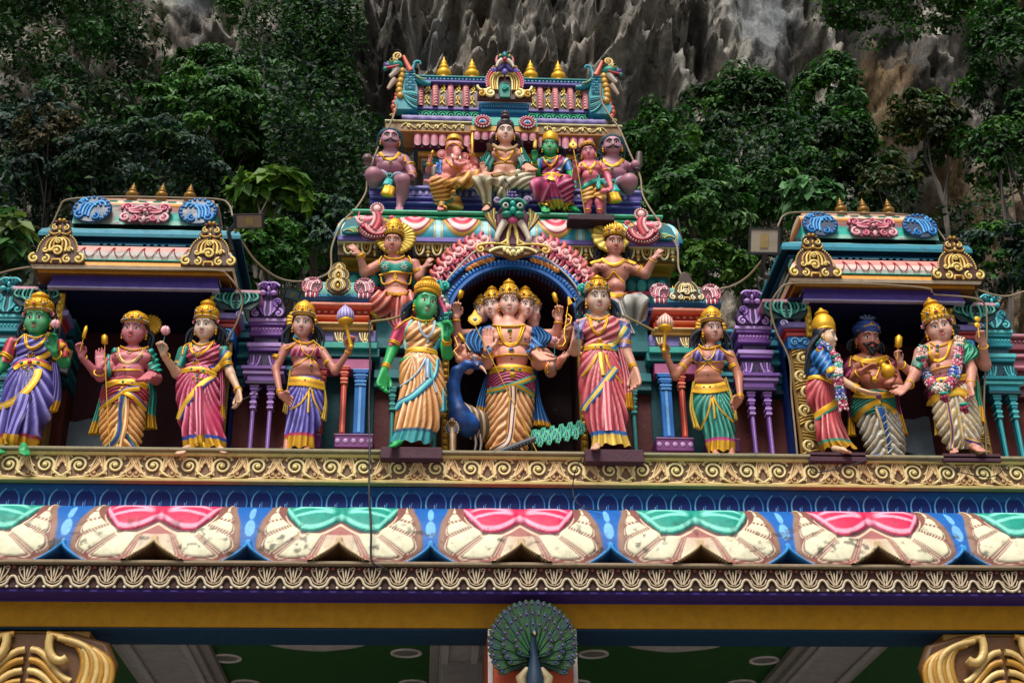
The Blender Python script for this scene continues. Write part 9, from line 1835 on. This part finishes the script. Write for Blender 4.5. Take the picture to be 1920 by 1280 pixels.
# ------------------------------------------------------------------ animals of the niche
def fig_peacock():
    f=Fig(ZC,11.25,'large blue peacock statue with turned head and green tail beside the central figure',(200,1240),name='peacock_statue',cat='peacock statue',skin='0f3f8c')
    nk=[(228,658,-.14),(160,650,-.1),(95,700,-.06),(70,790,-.02),(80,880,-.0),(105,960,.0)];r=[24,30,40,44,46,62]
    for i in range(5):f.cone(nk[i],nk[i+1],r[i],r[i+1],.02)
    f.ell((232,655,-.15),(38,26,32),.02);f.ell((120,1020,.02),(86,80,100),.04);f.ell((175,1060,.08),(80,90,80),.04)
    def cf(s,V,c):n=fbm(V*14,3);return lerp(hx('08306c'),hx('0f52a0'),smst(.3,.7,n)[:,None])
    f.body(cf);mb=MB();mb.tube([f.W(255,668,-.17),f.W(275,685,-.2),f.W(293,715,-.22)],np.array([15,10,2])*f.s,hx('c0907c'),7);mb.build('beak',f.t)
    mb=MB();p,n,_=f.hit(230,652);mb.ball(p,9*f.s,hx('c8b8a8'),7,5);mb.ball(p+n*5*f.s,5*f.s,BLK,6,4);mb.build('eye',f.t)
    mb=MB()
    for k in range(3):mb.tube([f.W(215,630,-.13),f.W(200+8*k,600+4*k,-.12)],3*f.s,hx('12568c'),4);mb.ball(f.W(200+8*k,598+4*k,-.12),6*f.s,hx('1a8a7c'),6,4)
    mb.build('crest',f.t)
    for k in range(6):mb=MB();x=130+20*k;mb.tube(spl([f.W(x,900+10*k,.06),f.W(x+55,960+6*k,.02),f.W(x+70,1060+6*k,.06),f.W(x+55,1150,.12)],9),np.array([5,12,15,16,16,14,12,9,5])*f.s,[hx('c8a884'),hx('5a4a3c')][k%2],6);mb.build('wing_feather',f.t)
    for x in(215,250):mb=MB();mb.tube([f.W(x,1120,.06),f.W(x+8,1180,.02),f.W(x-2,1235,.0)],np.array([14,11,9])*f.s,hx('4a3a34'),6);mb.tube([f.W(x-2,1235,0),f.W(x-22,1242,-.08)],7*f.s,hx('4a3a34'),5);mb.build('leg',f.t)
    g1,g2,gk=hx('1a9a78'),hx('7ad4b4'),hx('0a4a44')
    for k in range(17): # tail feathers emerging behind the figure
        t=k/16;row=k%3;x=610+318*t;y=1135-65*t+row*24-18;mb=MB();F=Fr(f.W(x,y,.02-.015*row),r=(.92,0,.39 if row<2 else .2));w_=44*f.s
        plate(mb,F,[(-.5*w_,-.9*w_),(.2*w_,-1.2*w_),(.62*w_,-.3*w_),(.4*w_,.7*w_),(-.3*w_,.8*w_),(-.62*w_,0)],.014,lerp(g1,g2,(k*37%10)/14),0)
        for q in range(4):stroke(mb,F,bez((.0,.6*w_),(-.3*w_+.2*w_*q,.1*w_),(-.5*w_+.3*w_*q,-.8*w_)),.0035,g2 if q%2 else gk,.016)
        mb.ball(F(0,-.25*w_,.016),np.array([.18*w_,.006,.26*w_]),hx('14508c'),8,6);mb.ball(F(0,-.5*w_,.018),np.array([.1*w_,.006,.12*w_]),hx('a8dcd0'),6,5);mb.build('tail_feather',f.t)
    mb=MB();a,b=f.W(600,1125,.1),f.W(930,1065,.1);mb.tube([a,(a+b)/2-[0,0,.02],b],np.array([.05,.045,.03]),hx('0f6a58'),8);mb.build('tail_root',f.t)
def fig_cobra():
    f=Fig(ZC,11.12,'small hooded cobra statue rearing in front of the peacock',(68,1242),name='cobra_statue',cat='snake statue',skin='7a5a3c')
    f.cone((66,1240,0),(66,1140,0),24,26);f.ell((62,1075,.0),(52,16,62),.02);f.ell((62,1025,-.03),(20,20,20),.015);f.body()
    mb=MB();f.band('',[(62,1070),(64,1140),(66,1236)],30,[hx('8a6a44'),hx('c8b088'),hx('8a6a44')],.006,mb=mb);mb.build('belly_scales',f.t,M_CLOTH);mb=MB()
    for k in range(-6,7):a=k*.36;p,n,_=f.hit(62+44*math.sin(a),1075-50*math.cos(a));mb.ball(p,5*f.s,hx('d8c8a0'),6,4)
    mb.build('hood_dots',f.t);f.cord('hood_mark',[(32,1062),(38,1095),(62,1105),(86,1095),(92,1062)],5,hx('1a5a9a'));mb=MB();
    for x in(54,70):p,n,_=f.hit(x,1022);mb=MB();mb.ball(p,4*f.s,BLK,6,4);mb.build('eye',f.t)
fig_peacock();fig_cobra()
# peacock relief on the pillar ---------------------------------------
def fan_peacock():
    Y=10.42;c=P(1000,1230,Y);t=thing('peacock_relief','dark green peacock with fanned tail mounted on the coral pillar under the beam','peacock statue',(c[0],Y,c[2]-.4));cx,cz=c[0],c[2]-.03
    R0=.305;F=Fr((cx,Y+.08,cz));mb=MB();plate(mb,F,[(R0*.9*math.sin(a),R0*(.93)*math.cos(a)+.13)for a in np.linspace(-2.3,2.3,30)],.05,hx('04180f'),0,(0,.1));mb.build('fan_ground',t)
    for ring_,(n,r0,r1,dep)in enumerate(((33,.07,.31,.05),(23,.06,.22,.085),(13,.04,.13,.12))):
        for k in range(n):
            a=-2.3+4.6*k/(n-1);d=np.array([math.sin(a),math.cos(a)]);dx,dz=d;oz=.13;w_=(.027,.023,.019)[ring_];pr_=np.array([-dz,dx])
            cen=lambda r:np.array([dx*r,dz*r+oz*r/r1]);ax=cen(r1)-cen(r0);ax/=np.linalg.norm(ax);sd=np.array([ax[1],-ax[0]]);tip=cen(r1);col=[hx('04281a'),hx('0c3a0e'),hx('053434')][(k+ring_)%3]
            P2=[cen(r0)-sd*w_*.25,cen(r1*.55)-sd*w_*.55,tip-ax*.02-sd*w_,tip+ax*.018-sd*w_*.8,tip+ax*.034,tip+ax*.018+sd*w_*.8,tip-ax*.02+sd*w_,cen(r1*.55)+sd*w_*.55,cen(r0)+sd*w_*.25]
            mb=MB();hh=dep+.008*(k%2);plate(mb,F,P2,.012,col,hh,tuple(cen(r1*.8)));stroke(mb,F,[cen(r0),cen(r1*.9)],[.003,.004],hx('2a6a34'),hh+.012,n=4)
            for e in(-1,1):stroke(mb,F,[cen(r1*.5)+sd*e*w_*.3,cen(r1*.8)+sd*e*w_*.45],[.004,.006],[hx('0e4a3a'),hx('245010')][k%2],hh+.01,n=4)
            mb.ball(F(tip[0],tip[1],hh+.01),(.013,.006,.015),hx('5a2410'),7,5);mb.ball(F(tip[0],tip[1],hh+.016),(.008,.005,.009),hx('123a90'),6,4);mb.build('tail_feather',t,M_PAINT)
    mb=MB();mb.tube([F(0,.16,.2),F(-.01,.1,.19),F(.0,.0,.17),F(.0,-.12,.17),F(.0,-.26,.15)],np.array([.02,.024,.032,.06,.08]),hx('08263c'),12);mb.ball(F(0,.17,.2),(.03,.035,.032),hx('0a2038'),9,7);mb.tube([F(0,.165,.23),F(0,.14,.27)],np.array([.014,.003]),hx('8a7a50'),6);mb.build('body',t)
    for e in(-1,1):mb=MB();mb.tube([F(e*.05,-.08,.16),F(e*.1,-.15,.17),F(e*.08,-.28,.16)],np.array([.02,.04,.03]),hx('8a7a58'),7);mb.build('wing',t)
fan_peacock()
# ------------------------------------------------------------------ floodlights, cables
M_MET=paint('dark_lamp_metal',.45,.15,.1,80.);M_CAB=paint('cable_sheath',.55,.3,.2,90.)
def flood(label,c,tgt,w,h,d,glass,arm=None,cat='floodlight',tilt=None):
    t=thing('floodlight',label,cat,c);n=np.array(tgt,float);n/=np.linalg.norm(n);r=np.cross([0,0,1.],n);r/=np.linalg.norm(r);r=-r if r[0]<0 else r;u=np.cross(r,n);u=u if u[2]>0 else-u
    if tilt:a=math.radians(tilt);r,u=r*math.cos(a)+u*math.sin(a),u*math.cos(a)-r*math.sin(a)
    def q(x,y,z):return np.array(c)+r*x+u*y+n*z
    mb=MB();o=[(-1,-1),(1,-1),(1,1),(-1,1)]
    ring_=lambda k,z:np.array([q(a*w/2*k,b*h/2*k,z)for a,b in o]);mb.grid(np.stack([ring_(.8,-d),ring_(1.,-d*.5),ring_(1.,0),ring_(.98,.012),ring_(.84,.012),ring_(.84,.002)]),hx('17181c'),cu=True,smooth=False);mb.add(ring_(.8,-d),np.array([[0,1,2,3]]),hx('17181c'),False)
    for k in range(7):x=w*(-.36+.12*k);mb.add([q(x-.004,-h*.36,-d*1.25),q(x+.004,-h*.36,-d*1.25),q(x+.004,h*.36,-d*1.25),q(x-.004,h*.36,-d*1.25),q(x-.004,-h*.36,-d*.8),q(x+.004,-h*.36,-d*.8),q(x+.004,h*.36,-d*.8),q(x-.004,h*.36,-d*.8)],np.array([[0,1,2,3],[0,3,7,4],[1,2,6,5],[3,2,6,7],[0,1,5,4]]),hx('101115'),False)
    mb.build('housing',t,M_MET);mb=MB();mb.add(ring_(.85,.006),np.array([[0,1,2,3]]),hx(glass),False);mb.add(ring_(.85,.002)[::-1],np.array([[0,1,2,3]]),hx(glass),False);mb.build('front_glass',t,M_MET)
    mb=MB();mb.grid(np.stack([[q(a*w*.13,b*h*.26,.008)for a,b in o],[q(a*w*.13,b*h*.26,.012)for a,b in o]]),hx('8e7648'),cu=True,smooth=False);mb.add([q(a*w*.13,b*h*.26,.012)for a,b in o],np.array([[0,1,2,3]]),hx('947c4c'),False);mb.build('led_panel',t,M_MET)
    if arm is not None:
        for k,a in enumerate(arm):mb=MB();mb.tube([np.array(p)for p in a[0]],a[1],hx('2c2c30'),6);mb.build('bracket',t,M_MET)
    return t
c=P(467,415,10.95);flood('black floodlight on a bracket at the right end of the left pavilion roof',c,(.35,-.85,-.62),.27,.135,.05,'86705a',[([c+[-.12,.03,-.01],c+[-.19,.1,-.06],P(436,470,11.1)],.02),([P(436,470,11.1),P(442,520,11.3)],.022)],tilt=14)
c=P(1433,452,10.85);flood('black square floodlight with a pale lens left of the right pavilion roof',c,(-.25,-.9,-.32),.285,.245,.06,'968a78',[([c+[0,.06,-.1],c+[-.0,.2,-.25],P(1440,520,11.25)],.022)],tilt=-8)
c=P(548,552,12.2);flood('small grey floodlight behind the left purple shrine crest',c,(.3,-.8,-.6),.16,.11,.05,'6a7078',[([c+[.06,0,-.05],c+[.12,.05,-.3]],.015)],tilt=-6)
c=P(112,672,11.55);flood('black floodlight standing behind the violet-sari statue',c,(.5,-.86,.1),.22,.30,.06,'a8b0ac',[([c+[0,.05,-.12],c+[.02,.1,-.35]],.015)],tilt=-8)
t=thing('lamp_bar','long thin grey lamp bar lying across the feet of the central statue','lamp',P(965,840,10.95));mb=MB();a,b=P(926,851,10.94),P(1003,822,10.98);mb.tube([a,b],.028,hx('4a4e54'),4,ref=(0,0,1.));mb.build('bar',t,M_MET);mb=MB()
for k in range(9):p=a+(b-a)*(.25+.08*k);mb.ball(p+[0,-.02,-.024],.012,hx('24262a'),6,4)
mb.build('lens',t,M_MET)
for fr in(.06,.9):mb=MB();p=a+(b-a)*fr;mb.tube([p,p+[.01,.04,-.05],p+[.01,.1,-.06]],.01,hx('2a2a2e'),5);mb.build('bracket',t,M_MET)
def cable(label,pts,r,col,cat='cable',name='cable',group=None):
    p=spl([P(*q)for q in pts],max(30,len(pts)*8));mb=MB();mb.tube(p,r*.8,hx(col),7);return tag(mb.build(name,None,M_CAB),label,cat,group)
BG='84725a'
cable('beige rope light running down the left edge of the tower to the left pavilion',[(745,195,12.3),(735,225,12.25),(712,270,12.1),(690,330,12.05),(686,360,12.05),(668,390,11.9),(640,420,11.75),(622,465,11.7),(620,505,11.7),(600,520,11.6),(560,528,11.5),(520,520,11.45),(480,490,11.3),(455,455,11.2),(440,430,11.1)],.013,BG)
cable('beige rope light running down the right edge of the tower to the right pavilion',[(1125,160,12.3),(1130,195,12.3),(1160,240,12.2),(1180,285,12.1),(1200,330,12.05),(1205,365,12.0),(1225,400,11.85),(1255,440,11.72),(1270,465,11.68),(1275,510,11.6),(1310,540,11.5),(1360,540,11.4),(1400,520,11.3),(1435,480,11.15),(1455,455,11.1)],.013,BG)
cable('white rope light following the top of the central arch',[(836,600,11.3),(824,560,11.3),(835,530,11.3),(880,480,11.3),(905,468,11.28),(960,466,11.26),(1000,470,11.28),(1045,500,11.3),(1075,530,11.3),(1090,560,11.3),(1092,600,11.3)],.012,'b0aaa0')
cable('thick tan rope from the seated bodice statue to the green lady',[(696,603,11.35),(740,596,11.2),(768,582,11.12)],.013,'a08a5c');cable('thick tan rope from the salmon lady towards the right mace',[(1158,588,11.12),(1190,602,11.25),(1225,620,11.35),(1236,628,11.4)],.013,'a08a5c')
cable('beige rope light draped over the left pavilion roof',[(86,432,11.3),(98,420,11.25),(112,390,11.22),(122,376,11.2),(160,371,11.22),(230,369,11.24),(330,371,11.24),(410,374,11.22),(430,385,11.18),(436,405,11.12)],.011,BG)
cable('beige rope light along the orange cornice of the left pavilion',[(0,512,11.1),(28,505,11.0),(62,500,10.97),(70,503,10.96),(180,504,10.965),(300,506,10.965),(405,507,10.96),(425,515,10.98),(442,535,11.0),(455,560,11.1),(446,600,11.12),(425,640,11.2)],.011,BG)
cable('beige rope light draped over the right pavilion roof',[(1458,425,11.2),(1470,404,11.22),(1500,398,11.24),(1600,399,11.24),(1690,402,11.24),(1740,412,11.22),(1765,440,11.25),(1790,480,11.2),(1798,500,11.15)],.011,BG)
cable('beige rope light along the cornice and down the carved pillar of the right pavilion',[(1748,548,11.0),(1735,540,10.97),(1640,533,10.965),(1540,531,10.965),(1480,532,10.965),(1460,545,10.98),(1445,575,11.05),(1455,620,11.1),(1480,675,11.15),(1484,740,11.2),(1490,800,11.2),(1496,862,11.2)],.012,BG)
cable('beige rope light looping from the right pavilion to the right edge',[(1825,540,11.1),(1860,552,11.1),(1890,555,11.1),(1925,545,11.1)],.012,BG);cable('beige rope light down the right side of the right pavilion',[(1750,552,11.05),(1830,560,11.0),(1848,580,11.05),(1850,640,11.1),(1845,760,11.2),(1850,855,11.2)],.011,BG)
cable('black cable hanging straight down from the small shrine over the lotus cornice',[(692,600,11.25),(694,660,11.2),(692,760,11.1),(693,845,10.88),(692,915,10.75),(693,945,10.5),(695,970,10.36),(696,1000,10.33),(697,1050,10.33),(715,1062,10.33),(726,1070,10.35)],.011,'15151a')
cable('black cable drooping from the salmon lady plinth',[(1090,858,10.85),(1078,885,10.86),(1074,920,10.9),(1082,942,10.8),(1100,953,10.7),(1130,957,10.6)],.006,'15151a')
cable('black cable sagging along the frieze at the lower right',[(1515,858,10.9),(1530,885,10.9),(1600,870,10.88),(1640,862,10.88),(1760,865,10.88),(1800,885,10.88),(1860,893,10.88),(1890,870,10.9)],.006,'15151a')
cable('thin black cable from the pink-sari statue hand to the purple shrine',[(412,720,11.35),(425,742,11.35),(448,750,11.4),(470,742,11.42),(490,728,11.42)],.007,'15151a');cable('black cable slanting behind the violet-sari statue crown',[(92,545,11.1),(108,600,11.15),(126,650,11.3)],.012,'101014')
cable('coiled black cable on the ledge beside the pink-sari statue',[(425,845,11.0),(470,843,11.0),(515,845,11.0),(530,838,11.1)],.011,'2a2c2c');cable('coiled black cable on the ledge beside the right mace bearer',[(1385,852,11.0),(1430,850,11.0),(1480,856,11.0)],.011,'2a2c2c')
